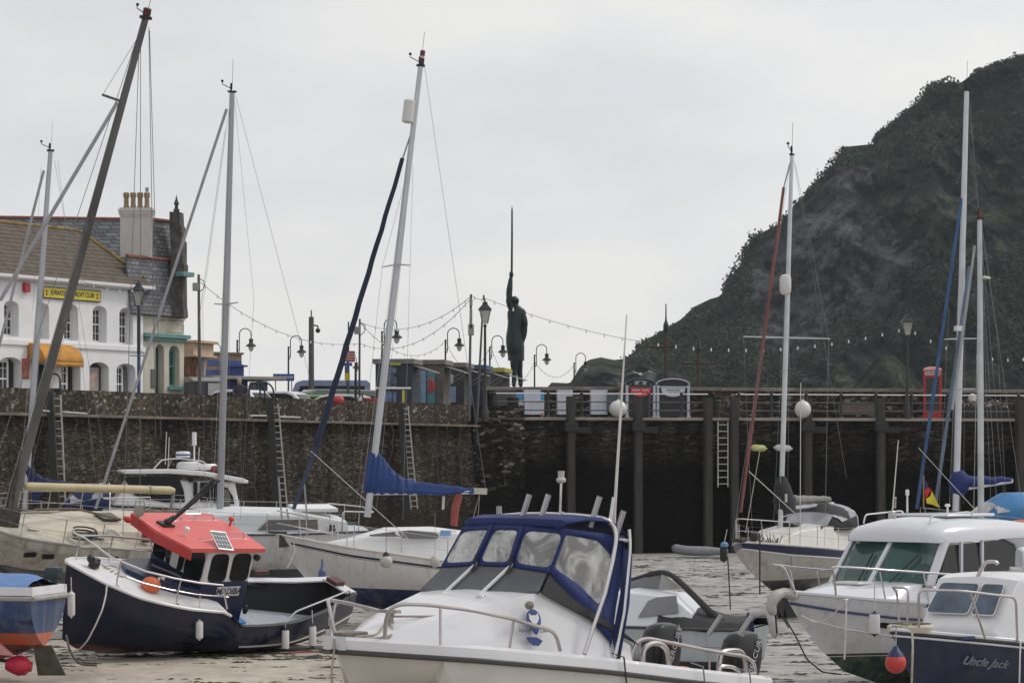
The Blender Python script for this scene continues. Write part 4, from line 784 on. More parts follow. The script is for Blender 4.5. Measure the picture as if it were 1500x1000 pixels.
def heritage(px,pyt,d,label,col=lampm,z0=QZ,lower=None):
    base=W(px,HY-(z0-CZ)*F/d,d); h=ZY(pyt,d)-z0
    r=empty('street_lamp',base,label,'street lamp')
    b=MB(); b.lathe([(.16,0),(.16,.5),(.1,.6),(.09,1.0),(.07,1.1),(.055,h-1.25),(.09,h-1.2),(.04,h-1.1)],(0,0,0),10); b.build('post',lower or col,r)
    if lower: 
        b=MB(); b.tube([(0,0,h-3.2),(0,0,h-1.1)],.072,8); b.build('post_top',col,r)
    b=MB(); b.tube([(-.4,0,h-3.3),(.4,0,h-3.3)],.018,5); b.build('ladder_bar',col,r)
    b=MB(); b.loft([[V((s*math.cos(R(45+90*k)),s*math.sin(R(45+90*k)),z)) for k in range(4)] for s,z in [(.16,h-1.08),(.34,h-.5)]]); b.build('lantern_glass',lampg,r,smooth=False)
    b=MB(); b.loft([[V((s*math.cos(R(45+90*k)),s*math.sin(R(45+90*k)),z)) for k in range(4)] for s,z in [(.42,h-.5),(.4,h-.44),(.17,h-.24),(.16,h-.16),(.05,h-.1),(.03,h)]])
    for k in range(4):
        a=R(45+90*k); b.tube([(.17*math.cos(a),.17*math.sin(a),h-1.1),(.35*math.cos(a),.35*math.sin(a),h-.48)],.02,4)
    b.build('lantern_roof',col,r,smooth=False)
    return r
heritage(203,410,124,'tall lantern lamp with blue post in front of the white house',lampm,QZ,bluei)
heritage(710.5,438,127,'black lantern lamp beside the market kiosks and statue')
heritage(1329,457,134.5,'black lantern lamp beside the red telephone box',lampm,WK)
def pole(name,px0,py0,px1,py1,d,r0,r1,mat,label,cat='pole',extra=None,group=None):
    A=W(px0,py0,d); B=W(px1,py1,d); A.z=min(A.z,QZ) if py0>560 else A.z
    rt_=empty(name,A,label,cat,group); b=MB(); b.tube([V((0,0,0)),B-A],[r0,r1],8); b.build('shaft',mat,rt_)
    if extra: extra(rt_,B-A)
    return rt_
def ex_box(rt_,t):
    b=MB(); b.box(t+V((-.12,-.05,-.55)),(.28,.2,.36)); b.build('control_box',M('grey_box',(.25,.25,.25),.5),rt_,smooth=False,bevel=.02)
    b=MB(); b.tube([t+V((0,0,-.15)),t+V((.25,0,-.3)),t+V((.25,0,-.6)),t+V((0,0,-.8))],.02,5); b.build('cable_loop',lampm,rt_)
pole('pole',293,600,291,402,126,.09,.06,greyp,'slim grey pole with control box, right of the slate roof',extra=ex_box)
def ex_cctv(rt_,t):
    b=MB(); b.tube([t+V((0,0,-.45)),t+V((.35,0,-.45)),t+V((.35,0,-.6))],.04,6); b.build('bracket',greyp,rt_)
    b=MB(); b.ball(t+V((.35,0,-.72)),.13,12,8); b.build('camera_dome',lampm,rt_)
    b=MB(); b.tube([t,t+V((0,0,.35))],.04,6); b.build('spike',greyp,rt_)
pole('camera_pole',456,600,456,464,150,.17,.14,greyp,'thick grey pole with security camera dome above the minibus','pole',ex_cctv)
pole('pole',526,600,527,467,135,.06,.05,greyp,'thin pole with box right of the red notice board',extra=ex_box)
pole('pole',510.5,600,510.5,471,140,.05,.04,greyp,'thin pole carrying festoon lights behind the notice board')
pole('pole',521,600,521,531,134,.07,.06,lampm,'short black post right of the yellow notice')
def ex_688(rt_,t):
    s=F/126
    for dy,w_,h_ in ((12,.14,.3),(52,.26,.5),(36,.12,.9)): 
        b=MB(); b.box(t+V((0,-.1,-dy/s*1)),(w_,.16,h_)); b.build('junction_box',M('grey_box',(.25,.25,.25)),rt_,smooth=False,bevel=.02)
pole('pole',687,600,690,431,126,.07,.055,greyp,'grey pole with junction boxes rising from the kiosk row',extra=ex_688)
pole('pole',698.5,600,707,455,128,.07,.045,greyp,'leaning grey pole just left of the black lantern lamp')
pole('flag_pole',709,440,708.5,432,128.5,.05,.04,lampm,'short black finial pole above the lantern lamp by the kiosks')
# notice boards on a post
fn=Frame(509,HY-(QZ-CZ)*F/136,136,(0,0,0),a=0)
nb=empty('notice_post',fn.mw,'red notice board on a post with blue and yellow signs beneath','sign')
def npart(nm,mt,px0,px1,py0,py1,y=-.06,th=.05):
    A=fn.on(px0,py0,'y',y); B=fn.on(px1,py1,'y',y); b=MB(); b.box((A+B)/2,(abs(B.x-A.x),th,abs(A.z-B.z))); return b.build(nm,mt,nb,smooth=False)
b=MB(); b.tube([(0,0,0),(0,0,fn.on(509,515,'y',0).z)],.05,6); b.build('post',greyp,nb)
rb=npart('red_board',M('notice_board_red',(.33,.07,.05),.5),503,520,514,530); npart('blue_board',M('sign_blue',(.03,.08,.28)),504,516,531,536); npart('tall_notice',M('dark_blue_notice',(.05,.08,.14),.5,var=.4,scale=6),507,512,537,564,-.08); npart('yellow_notice',M('yellow_notice',(.55,.4,.03),.5),505.5,512.5,546,557,-.12)
for k in range(3): 
    c=fn.on(511.5,518+k*4,'y',-.09); text(['HARBOUR','NO PARKING','SLIPWAY'][k],.13,M('sign_white',(.7,.7,.7),.5),rb,(c.x,-.09,c.z),rt,sx=.8)
# pier masts with yards (ship style poles)
for px,pt,pyard,hw,lb in ((975.5,470,507.5,28,'brown ship style pole with long yard left of the telephone box'),(1023,500,532,24,'shorter brown ship style pole with yard behind the parapet')):
    d=150; base=W(px,HY-(QZ-CZ)*F/d,d); r=empty('yard_pole',base,lb,'pole'); h=ZY(pt,d)-QZ; zy=ZY(pyard,d)-QZ; s=F/d
    br=M('brown_iron',(.05,.03,.025),.6)
    b=MB(); b.tube([(0,0,0),(0,0,zy),(0,0,h)],[.14,.1,.06],8); b.build('shaft',br,r)
    b=MB(); b.tube([(-hw/s,0,zy),(hw/s,0,zy)],.06,6); b.box((-hw/s,0,zy),(.15,.1,.2)); b.box((hw/s,0,zy),(.15,.1,.2)); b.build('yard',br,r)
    b=MB(); b.lathe([(.1,-.6),(.14,-.5),(.14,-.2),(.06,0),(.04,.2),(.03,.9)],(0,0,h),8); b.build('lantern',lampm,r)
# festoon strings
bulbm=M('festoon_bulb',(.75,.74,.7),.2); 
bm_=MB(); bm_.lathe([(.02,.04),(.025,-.02),(.034,-.05),(.034,-.075),(.015,-.1)],(0,0,0),8)
bulb_me=bm_.build('bulb',bulbm); BME=bulb_me.data; bpy.data.objects.remove(bulb_me)
def festoon(A,B,s,nb_,label,r=.012,bs=1.):
    pts=sag(A,B,s,24); o=pts[0]; b=MB(); b.tube([p-o for p in pts],r,4); e=b.build('light_string',lampm); e.location=o; tag(e,label,'light string','festoon light strings over the quay')
    for k in range(nb_):
        f=(k+.5)/nb_*24; i=min(23,int(f)); p=pts[i].lerp(pts[i+1],f-i)-o
        q=bpy.data.objects.new('bulb',BME); COL.objects.link(q); q.parent=e; q.location=p; q.scale=(bs,)*3
festoon(W(292,412,126),W(527,503,135),.9,14,'festoon string from the slate roof corner down to the notice board poles')
festoon(W(108,405,118),W(203,424,124),.25,5,'festoon string across the eaves of the white house',bs=.9)
festoon(W(527,472,135),W(690,434,126),.8,10,'upper festoon string from the notice board pole to the kiosk pole')
festoon(W(527,503,135),W(690,437,126),1.0,11,'middle festoon string sloping up to the kiosk pole')
festoon(W(527,472,135),W(652,500,175),1.2,12,'lower festoon string behind the mast and kiosks')
festoon(W(652,497,175),W(719,505,185),1.7,9,'festoon string sagging above the kiosk roofs')
festoon(W(719,508,185),W(783,530,200),1.9,9,'festoon string passing behind the statue legs')
festoon(W(783,530,200),W(841,534,216),1.0,10,'festoon string between the two lamps right of the statue')
festoon(W(690,432,126),W(711,437,127),.1,2,'short festoon string between the kiosk pole and lantern lamp')
festoon(W(711,437,127),W(1329,480,134.5),1.6,24,'long festoon string across the hill from lantern lamp to lantern lamp',bs=1.15)
festoon(W(1329,480,134.5),W(1510,524,136),.55,8,'festoon string running off right from the lamp by the telephone box',bs=1.15)
# ================= statue (plain bronze figure) =================
SD=190; sb_=W(757,HY-(QZ-CZ)*F/SD,SD); ss=F/SD
brz=M('dark_bronze',(.022,.032,.034),.38,.55,var=.35,scale=1.5,bump=.3)
st=empty('statue',sb_,'tall dark bronze figure in a short tunic holding a long spear upright on the pier','statue')
def sp_(px,py): return V(((px-757)/ss,0,(HY-py)/ss+CZ-QZ))
b=MB(); rings=[]
def ring(px,py,rx,ry,oy=0,n=20): 
    c=sp_(px,py); return [V((c.x+rx*(1+.06*math.sin(5*2*PI*k/n))*math.cos(2*PI*k/n),oy+ry*(1+.05*math.cos(4*2*PI*k/n))*math.sin(2*PI*k/n),c.z)) for k in range(n)]
for px,py,rx,ry in [(756,526,.45,.4),(755.5,520,.56,.5),(755,508,.62,.52),(753.5,494,.6,.5),(754,482,.5,.42),(755.5,470,.52,.4),(757,460,.66,.4),(757,453.5,.6,.36),(756,448.5,.27,.26),(755,446,.2,.2),(754.5,444.5,.22,.23),(754,441,.31,.33),(753.7,437.5,.3,.33),(753.7,434.8,.2,.24),(753.7,433.4,.05,.06)]: rings.append(ring(px,py,rx,ry))
b.loft(rings)
for q_,oy in (([(754,519),(752.5,533),(753.5,545),(753,557),(752.5,568)],-.2),([(758.5,519),(760.5,532),(761,545),(762.5,557),(763,568)],.25)):
    b.tube([sp_(*k)+V((0,oy,0)) for k in q_],[.34,.28,.19,.19,.13],10)
b.tube([sp_(751.5,455)+V((0,0,0)),sp_(747,445),sp_(745.5,430),sp_(747.5,414),sp_(748.5,404)],[.3,.27,.22,.17,.13],10)
b.ball(sp_(749,402),.2,10,8,sc3=(.8,.8,1.15))
b.tube([sp_(762.5,455),sp_(768,468),sp_(768.5,485),sp_(765,500),sp_(762,508)],[.26,.25,.21,.16,.12],10)
b.build('body',brz,st,sub=1)
b=MB(); b.loft([ring(px,py,rx,ry,.02) for px,py,rx,ry in [(756,528,.55,.5),(755.8,518,.55,.5),(755,506,.58,.5),(754.2,494,.5,.46),(754,489,.44,.4)]]); b.build('tunic',brz,st)
b=MB(); b.tube([sp_(749,417),sp_(749.6,402),sp_(750,345),sp_(750,308),sp_(750,302)],[.07,.08,.07,.06,.015],8); b.build('spear',brz,st)
b=MB(); b.box((0,0,-.1),(2.6,2.2,.5)); b.build('plinth',M('plinth_stone',(.12,.12,.12),.8),st,smooth=False,bevel=.05)
# ================= right quay: railing, piles, ladders ... =================
def onr(px,off=0,z=WK):   # point on the right wall line at image column px, off metres inland
    p=on_line(px,RA+RN*off,RD); p.z=z; return p
ang=math.atan2(RD.y,RD.x)
rl=empty('railing',onr(724),'black iron railing with three rails along the walkway edge','railing')
o=onr(724); E=onr(1560)
pst=[803,852,1082,1130,1181,1232,1283,1335,1388,1440,1492,1545]
for px in [724]+pst:
    p=onr(px,.12)-o; b=MB(); b.lathe([(.14,0),(.1,.06),(.065,.12),(.06,1.05),(.085,1.08),(.085,1.16),(.02,1.2)],p,8); b.build('post',lampm,rl)
for z in (1.1,.72,.33):
    b=MB(); b.tube([V((0,0,z))+RN*.12,onr(940,.12)-o+V((0,0,z))],.03,6); b.tube([onr(953,.12)-o+V((0,0,z)),onr(1037,.12)-o+V((0,0,z))],.03,6); b.tube([onr(1078,.12)-o+V((0,0,z)),E-o+RN*.12+V((0,0,z))],.03,6); b.build('rail',steel if z==1.1 else greyp,rl)
b=MB(); b.tube([onr(951,.12)-o,onr(951,.12)-o+V((0,0,.85)),onr(953,.12)-o+V((0,0,1.05)),onr(957,.12)-o+V((0,0,1.1))],.04,6); b.build('curved_end_post',greyp,rl)
for px in (998,):
    b=MB(); b.lathe([(.14,0),(.1,.06),(.065,.12),(.06,1.05),(.085,1.08),(.085,1.16),(.02,1.2)],onr(px,.12)-o,8); b.build('post',lampm,rl)
# chain gap
b=MB()
for z in (1.05,.65,.3): b.tube(sag(onr(1048,.12)-o+V((0,0,z+.03)),onr(1078,.12)-o+V((0,0,z+.03)),.1,8),.02,4)
b.build('safety_chain',greyp,rl)
# piles
pilem=M('weathered_timber_pile',(.042,.038,.035),.85,var=.4,scale=2,stretch=(4,4,.4),bump=1,bscale=6); slot_shade=M('slot_shadow_dark',(.02,.018,.016),.6,var=.4,scale=2,stretch=(4,4,.4),bump=1)  # second material is the shadow tone for the slots beside the ladders
PL=[(836,580,'timber pile behind the electronic boat aerials, leftmost on the dark wall'),(934.5,582,'timber pile just right of the large white ball fender'),(1037,583,'timber pile left of the right hand ladder'),(1075.5,583,'timber pile right of the right hand ladder'),(1183,584,'timber pile beside the white oval fender'),(1290,583,'timber pile left of the telephone box'),(1401,583,'timber pile hidden behind the tall grey mast'),(1494,586,'timber pile at the far right edge of the wall')]
for px,pt,lb in PL:
    p=onr(px,-.35,0); h=ZY(pt,p.y); r=empty('timber_pile',V((p.x,p.y,0)),lb,'pile','timber piles against the harbour wall')
    m3=Matrix.Rotation(ang+.1,3,'Z'); b=MB(); lean=.0
    n=14; rings=[[V((0,0,h*i/n-.3*(i==0)))+m3@V((sx*(.185+.02*noise.noise(V((px,i*.7,1)))),sy*.17,0)) for sx,sy in((-1,-1),(1,-1),(1,1),(-1,1))] for i in range(n+1)]
    b.loft(rings); b.build('timber',pilem,r,smooth=False,bevel=.02)
    if px in (836,934.5,1290,1183):
        zc=ZY(625,p.y); b=MB(); b.box((0,-.02,zc),(.62,.5,.42),rz=ang); b.box((.55,.3,zc-.15),(.8,.2,.3),rz=ang); b.build('fixing_bracket',rub,r,smooth=False,bevel=.03)
# ladders
def ladder(px0,py0,px1,py1,d0,d1,wpx,label,rungs,mt,hoop=True,cut=None):
    A=W(px0,py0,d0); B=W(px1,py1,d1); r=empty('ladder',A,label,'ladder','ladders fixed to the harbour wall'); 
    ax=(WD if px0<700 else RD); hw=wpx/2*d0/F
    for s in (-1,1):
        b=MB(); b.tube([V((0,0,.0))+V((s*hw,0,0)),B-A+V((s*hw,0,0))],.038,4); b.build('stile',mt,r)
    b=MB(); b.tube([V((-hw,0,0)),V((hw,0,0))],.028,4); q=b.build('rung',mt,r); q.location=(B-A)*(.5/rungs)
    for k in range(1,rungs):
        c=q.copy(); COL.objects.link(c); c.parent=r; c.location=(B-A)*((k+.5)/rungs)
    return r
lad=M('pale_galvanised_ladder',(.5,.49,.46),.5,.2,var=.2,dirt=.4,dcol=(.2,.14,.08),dscale=3); ladd=M('weedy_ladder',(.02,.018,.015),.8)
def wl(px,out=.35): return on_line(px,WA-WN*out,WD).y
ladder(82,578,90.5,765,wl(82),wl(90,.65),13.5,'pale ladder on the wall below the white house, leftmost ladder',17,lad)
ladder(402,591,417.5,768,wl(402),wl(417,.65),11,'pale ladder on the wall below the parked cars',19,lad)
ladder(593,594,607,745,wl(593),wl(607,.65),9.5,'pale ladder on the wall below the nearest kiosk',19,lad)
ladder(1059,617,1059,713,onr(1059,-.15).y,onr(1059,-.2).y,14.5,'narrow pale ladder on the dark wall between two timber piles',10,lad)
# handrails at ladder heads
for px,w_,lb,mt in ((80,16,'black hooped handrail at the head of the leftmost ladder',lampm),(381,40,'black hooped handrails above the car park ladder',lampm),(576,52,'grey handrail frame above the ladder beside the kiosk',steel)):
    d=wl(px,-.3); o=W(px,HY-(QZ-CZ)*F/d,d); r=empty('handrail',o,lb,'handrail'); s=F/d; hw=w_/s/2
    if w_==52:
        zt_=ZY(568.5,d)-QZ; b=MB(); b.tube([(-hw,0,zt_),(hw,0,zt_)],.05,6); b.build('top_rail',steel,r)
        for k in range(6):
            b=MB(); b.tube([(-hw*.3+hw*1.25*k/5,0,0.6),(-hw*.3+hw*1.25*k/5,0,zt_)],.025,6); b.build('baluster',lampm,r)
    elif w_==16:
        zt_=ZY(547,d)-QZ; b=MB(); b.tube([(-hw,0,zt_),(hw-.15,0,zt_),(hw,0,zt_-.12),(hw,0,.5)],.04,6); b.build('hoop',lampm,r)
        b=MB(); b.box((0,-.1,.82),(.5,.4,.08)); b.build('foot_plate',lampm,r,smooth=False)
    else:
        zt_=ZY(561,d)-QZ
        for x0,x1 in ((-hw*.8,hw*.35),(hw*.0,hw)):
            b=MB(); b.tube([(x0,0,.6),(x0,0,zt_-.1),(x0+.12,0,zt_),(x1-.2,0,zt_),(x1,0,zt_-.25),(x1,0,.6)],.04,6); b.build('hoop',lampm,r)
# things on the walkway
def wbox(px0,px1,py0,py1,off,th,name,mt,label,cat,group=None,bev=.01):
    A=onr(px0,off); B=onr(px1,off); z0=ZY(py1,(A.y+B.y)/2); z1=ZY(py0,(A.y+B.y)/2); z0=max(WK,z0) if py1>600 else z0
    c=(A+B)/2; c.z=z0; b=MB(); b.box((0,0,(z1-z0)/2),((B-A).length,th,z1-z0),rz=ang)
    nb_=max(1,round((B-A).length/.6))
    for k in range(1,nb_): b.box(RD*((B-A).length*(k/nb_-.5))-RN*(th/2+.005),((.02,.02,z1-z0-.04)),rz=ang)
    o=b.build(name,mt,smooth=False,bevel=bev); o.location=c; return tag(o,label,cat,group)
shut=M('dark_shutter',(.045,.055,.06),.6,var=.2); dw=M('pale_grey_cabinet',(.5,.52,.6),.6,var=.08,dirt=.3,dcol=(.3,.3,.33))
wbox(727,756,572,609,3.55,.25,'shutter',shut,'dark grey shutter against the parapet, left of the posters','shutter')
def cab(px0,px1,label,py0=571):
    o=wbox(px0,px1,py0,607,3.5,.35,'cabinet',dw,label,'cabinet','pale cabinets along the parapet'); return o
cab(767,791,'pale cabinet between the two blue and white posters'); cab(816,838,'pale cabinet behind the leftmost timber pile'); cab(865,889,'pale double cabinet left of the white ball fender')
for px0,px1,lb in ((756,766.5,'blue and white poster board beside the dark shutter'),(791.5,797,'narrow blue and white poster board right of the first cabinet')):
    A=onr(px0,3.45); B=onr(px1,3.45); d=A.y; c=(A+B)/2; r=empty('poster_board',V((c.x,c.y,WK)),lb,'poster'); wdt=(B-A).length; z1=ZY(574,d)-WK; z2=ZY(586,d)-WK
    b=MB(); b.box((0,0,(z1+.15)/2),(wdt,.05,z1-.15),rz=ang); b.build('board',M('poster_white',(.55,.55,.55),.5,var=.1),r,smooth=False)
    b=MB(); b.box(-RN*.03+V((0,0,(z1+z2)/2)),(wdt-.02,.02,z1-z2-.02),rz=ang); b.build('blue_field',M('poster_blue',(.03,.28,.55),.5,var=.2,scale=8),r,smooth=False)
    b=MB()
    for q in (-.2,.2):
        if wdt>.25: b.box(-RN*.03+RD*q*wdt+V((0,0,z2-.28)),(wdt*.28,.02,.16),rz=ang)
    b.box(-RN*.03+V((0,0,z2-.72)),(wdt*.6,.02,.2),rz=ang); b.build('printed_symbols',M('poster_print',(.3,.12,.12),.5,var=.6,scale=20),r,smooth=False)
# litter bin
p=onr(751.5,.9); b=MB(); b.lathe([(.26,0),(.27,.75),(.29,.8),(.29,.92),(.22,1.0),(.05,1.02)],(0,0,0),14); ob=b.build('litter_bin',rub); ob.location=p; tag(ob,'black round topped litter bin on the walkway in front of the poster','bin')
b=MB(); b.lathe([(.12,0),(.09,.1),(.09,.28),(.14,.34),(.1,.42)],(0,0,0),10); ob=b.build('mooring_bollard',rub); ob.location=onr(811,.45); tag(ob,'small black bollard on the quay edge near the leftmost pile','bollard')
# dark bollard by right ladder
b=MB(); b.lathe([(.2,0),(.2,.7),(.24,.75),(.2,.85)],(0,0,0),12); ob=b.build('mooring_bollard',rub); ob.location=onr(1048.5,.3); tag(ob,'dark squat bollard at the head of the right hand ladder','bollard')
# arched ticket booths
for px0,px1,red,lb in ((916,960,True,'arched dark booth with red sign and three round holes'),(961,1010,False,'arched dark booth with white curved sign')):
    A=onr(px0,3.0); B=onr(px1,3.0); d=A.y; c=(A+B)/2; wd=(B-A).length; r=empty('ticket_booth',Matrix.Translation(V((c.x,c.y,WK)))@Matrix.Rotation(ang,4,'Z'),lb,'booth','arched booths against the parapet')
    zt_=ZY(555,d)-WK; ze_=ZY(564,d)-WK
    n=14; top=[V((-wd/2*math.cos(PI*i/n),0,ze_+(zt_-ze_)*math.sin(PI*i/n))) for i in range(n+1)]
    b=MB(); b.prism([V((-wd/2+.03,0,.1))]+[p+V((0,0,0)) for p in top]+[V((wd/2-.03,0,.1))],(0,.6,0)); b.build('back_panel',M('booth_black',(.018,.019,.022),.6,var=.2),r,smooth=False)
    fm_=M('booth_frame_grey',(.42,.45,.52),.5)
    b=MB(); b.tube([p+V((0,-.03,.02)) for p in top],.035,5); b.box((0,-.04,ze_-.08),(wd-.15,.06,.07)); b.build('arch_trim',greyp if red else fm_,r)
    for s in (-1,1):
        b=MB(); b.box((s*(wd/2-.07),-.06,ze_/2),(.12,.1,ze_)); b.box((s*(wd/2-.07),-.08,.06),(.2,.16,.12)); b.build('post',fm_,r,smooth=False)
    sm=M('booth_sign_red',(.5,.03,.04),.5,var=.1) if red else M('booth_sign_white',(.5,.53,.6),.5,var=.06)
    hw=wd*.36; zs_=ze_-.13; dpt=.42
    b=MB(); b.prism([V((-hw*math.cos(PI*i/n),-.07,zs_-dpt*math.sin(PI*i/n)**.8)) for i in range(n+1)],(0,-.02,0)); sg=b.build('curved_sign',sm,r,smooth=False)
    if red:
        text('BOAT TRIPS',.15,M('sign_white',(.7,.7,.7)),sg,(0,-.095,zs_-.11),rt,ext=.003); text('& FISHING',.12,M('sign_white',(.7,.7,.7)),sg,(0,-.095,zs_-.28),rt,ext=.003)
        b=MB(); b.prism([V((-hw*1.02*math.cos(PI*i/n),-.04,ze_+.02+(zt_-ze_-.09)*math.sin(PI*i/n))) for i in range(n+1)],(0,-.02,0)); pn=b.build('pale_lunette',M('booth_lunette',(.3,.32,.36),.6),r,smooth=False)
        b=MB()
        for q in (-.38,0,.38): b.lathe([(.1,-.015),(.1,.015)],(q,-.075,ze_+.1),12,M3=Matrix.Rotation(R(90),3,'X'))
        b.build('round_hole',black,pn,smooth=False)
    else:
        text('WILDLIFE',.15,black,sg,(0,-.095,zs_-.11),rt,ext=.003); text('CRUISES',.13,black,sg,(0,-.095,zs_-.27),rt,ext=.003)
# blue-grey locker left of red booth
wbox(889,915,574,604,3.3,.5,'locker',M('blue_grey_locker',(.06,.075,.1),.6,var=.2),'blue grey locker behind the white ball fender','locker')
# telephone box
A=onr(1366,2.6); d=A.y; c=V((A.x,A.y,WK)); tb=empty('telephone_box',Matrix.Translation(c)@Matrix.Rotation(R(-8),4,'Z'),'red telephone box with domed roof behind the railing','telephone box')
tred=M('telephone_red',(.36,.022,.02),.45,var=.12,dirt=.2,dcol=(.2,.03,.02)); H=ZY(545,d)-WK; wb=26*d/F/2
b=MB(); b.box((0,0,.1),(2*wb+.06,2*wb+.06,.2)); b.box((0,0,H-.12),(2*wb+.04,2*wb+.04,.36)); 
for sx in(-1,1):
    for sy in(-1,1): b.box((sx*(wb-.05),sy*(wb-.05),H/2),(.12,.12,H-.3))
b.build('frame',tred,tb,smooth=False,bevel=.015)
b=MB(); b.loft([[V((s*x,s*y,z)) for x,y in((-wb,-wb),(wb,-wb),(wb,wb),(-wb,wb))] for s,z in ((1.06,H+.06),(1.06,H+.12),(.9,H+.19),(.6,H+.24),(.3,H+.26))]); b.build('domed_roof',M('telephone_roof',(.5,.2,.2),.5,var=.3,scale=3),tb,smooth=False)
b=MB(); b.box((0,-wb-.03,H-.06),(wb*1.7,.03,.17)); sg=b.build('sign_panel',M('phone_sign',(.6,.58,.55),.5),tb,smooth=False); text('TELEPHONE',.13,bk,sg,(0,-wb-.05,H-.06),rt,ext=.003,bold=.003)
for s,axx in ((-1,'y'),(1,'y'),(-1,'x'),(1,'x')):
    b=MB(); w2=wb-.11; g=MB(); 
    def pp(u,z,t): return V((u,s*(wb-.05)+0*t,z)) if axx=='y' else V((s*(wb-.05),u,z))
    for k in range(9): 
        z=.25+(H-.65)*k/8; b.tube([pp(-w2,z,0),pp(w2,z,0)],.015,4)
    for u in (-w2*.55,w2*.55): b.tube([pp(u,.25,0),pp(u,H-.35,0)],.015,4)
    b.box((0,s*(wb-.05),.3) if axx=='y' else (s*(wb-.05),0,.3),(2*w2,.04,.3) if axx=='y' else (.04,2*w2,.3))
    dd=b.build('door' if (s==-1 and axx=='y') else 'glazed_side',tred,tb); 
    g.box((0,s*(wb-.03),H/2) if axx=='y' else (s*(wb-.03),0,H/2),(2*w2,.01,H-.7) if axx=='y' else (.01,2*w2,H-.7)); g.build('pane',M('phone_glass',(.05,.05,.055),.08,alpha=.6),dd,smooth=False)
# flower planter behind right masts
p=onr(1441,3.2); r=empty('flower_planter',V((p.x,p.y,WK)),'long black planter of pale pink flowers against the parapet on the right','planter')
b=MB(); b.box((0,0,.35),(2.4,.6,.5),rz=ang); b.build('trough',rub,r,smooth=False,bevel=.02)
b=MB(); rnd=random.Random(3)
for k in range(700):
    c=RD*rnd.uniform(-1.2,1.2)+V((0,rnd.uniform(-.25,.25),.62+rnd.uniform(0,.4)*rnd.random())); s=rnd.uniform(.03,.06); a=V((rnd.gauss(0,1),rnd.gauss(0,1),rnd.gauss(0,1))).normalized(); e_=a.orthogonal().normalized(); f_=a.cross(e_); b.add([c+e_*s,c+f_*s,c-e_*s,c-f_*s],[(0,1,2,3)],0 if rnd.random()<.5 else 1)
fl_=b.build('flowers',[M('planter_leaf',(.03,.05,.02),.8),M('pale_flowers',(.45,.38,.38),.7,var=.3)],r,smooth=False); fl_['kind']='stuff'
b=MB(); b.lathe([(.02,0),(.19,.06),(.22,.2),(.18,.34),(.05,.42)],(0,0,0),14); ob=b.build('white_float',fendw); ob.location=onr(1424,.5,7.1)+V((0,0,0)); ob.location=onr(1424.5,2.9,7.12); tag(ob,'round white float above the dark planter on the right','float')
wbox(1230,1283,592,607,2.2,.6,'bench',M('grey_stone_block',(.11,.09,.085),.8,var=.2),'low grey block bench behind the railing near the lamp','bench')
# fender balls hung on the piles
def ballf(px,py,rpx,d,sz,label,mt=fendw):
    r=rpx*d/F; c=W(px,py,d); e=empty('ball_fender',c,label,'fender'); b=MB(); b.ball((0,0,0),r,20,14,sc3=sz); b.build('float_body',mt,e)
    b=MB(); b.lathe([(r*.2,r*sz[2]*.93),(r*.16,r*sz[2]*1.1),(r*.05,r*sz[2]*1.14)],(0,0,0),8); b.build('eye',mt,e); b=MB(); b.tube([(0,0,r*sz[2]*1.1),(.1,.3,r*sz[2]+.5)],.015,4); b.build('lanyard',ropem,e); return e
ballf(905.5,598.5,13,onr(905,-.7).y,(1,1,.94),'large white ball fender resting on the quay edge behind the boat aerial')
ballf(1176,599.5,12,onr(1176,-.7).y,(1,1,1.08),'large white oval fender hanging beside the timber pile')
for px,wpx,mt,lb in ((1111,22,M('yellowed_fender',(.5,.52,.2),.5,var=.2,dirt=.2),'yellowed fender lying sideways on the mooring line'),(1147,24,fendw,'white fender lying sideways behind the sailing boat mast')):
    d=onr(px,-.5).y; s=F/d; c=W(px,656,d); hw=wpx/s/2; ex=Matrix.Rotation(R(90),3,'Y'); b=MB(); r_=.16
    b.lathe([(.04,-hw-.06),(.06,-hw),(r_*.8,-hw+.05),(r_,-hw+.15),(r_,hw-.15),(r_*.8,hw-.05),(.06,hw),(.04,hw+.06)],(0,0,0),12,M3=ex); o=b.build('fender',mt); o.location=c; o.rotation_euler=(0,R(4),0); tag(o,lb,'fender','fenders strung across the dark wall')
# white scaffold pipes & chains on left wall
for a_,c_,py0,py1,lb in ((52,72,600,602,'short pale pipe on the wall ledge left of the leftmost ladder'),(92,127,603,605.5,'short pale pipe on the wall ledge right of the leftmost ladder'),(366,390,608.5,608.5,'short pale pipe on the wall ledge left of the car park ladder'),(409,440,610,611,'short pale pipe on the wall ledge right of the car park ladder')):
    A=W(a_,py0,wl(a_,.55)); B=W(c_,py1,wl(c_,.55)); rope_thing('wall_pipe',[A,B],.035,lad,lb,'pipe','pale pipes along the wall ledge')
rnd=random.Random(5); k=0
names=['first','second','third','fourth','fifth','sixth','seventh','eighth','ninth','tenth','eleventh','twelfth','thirteenth','fourteenth']
for px in (186,204,272,310,352,372,469,500,517,573,655,674,640):
    z0=5.8; d=wl(px,.5); A=W(px,HY-(z0-CZ)*F/d,d); L_=rnd.uniform(1.8,4.2); sw=rnd.uniform(-.12,.12); pts=[A+V((sw*math.sin(i*.8)+.05*math.sin(i*2.1),-.06,-L_*i/8)) for i in range(9)]
    rope_thing('mooring_chain',pts,.022,M('rusty_chain',(.1,.085,.07),.8,var=.4,scale=10),'thin weathered chain hanging down the rubble wall, %s hanging chain from the left'%names[k],'chain','chains hanging down the rubble wall'); k+=1
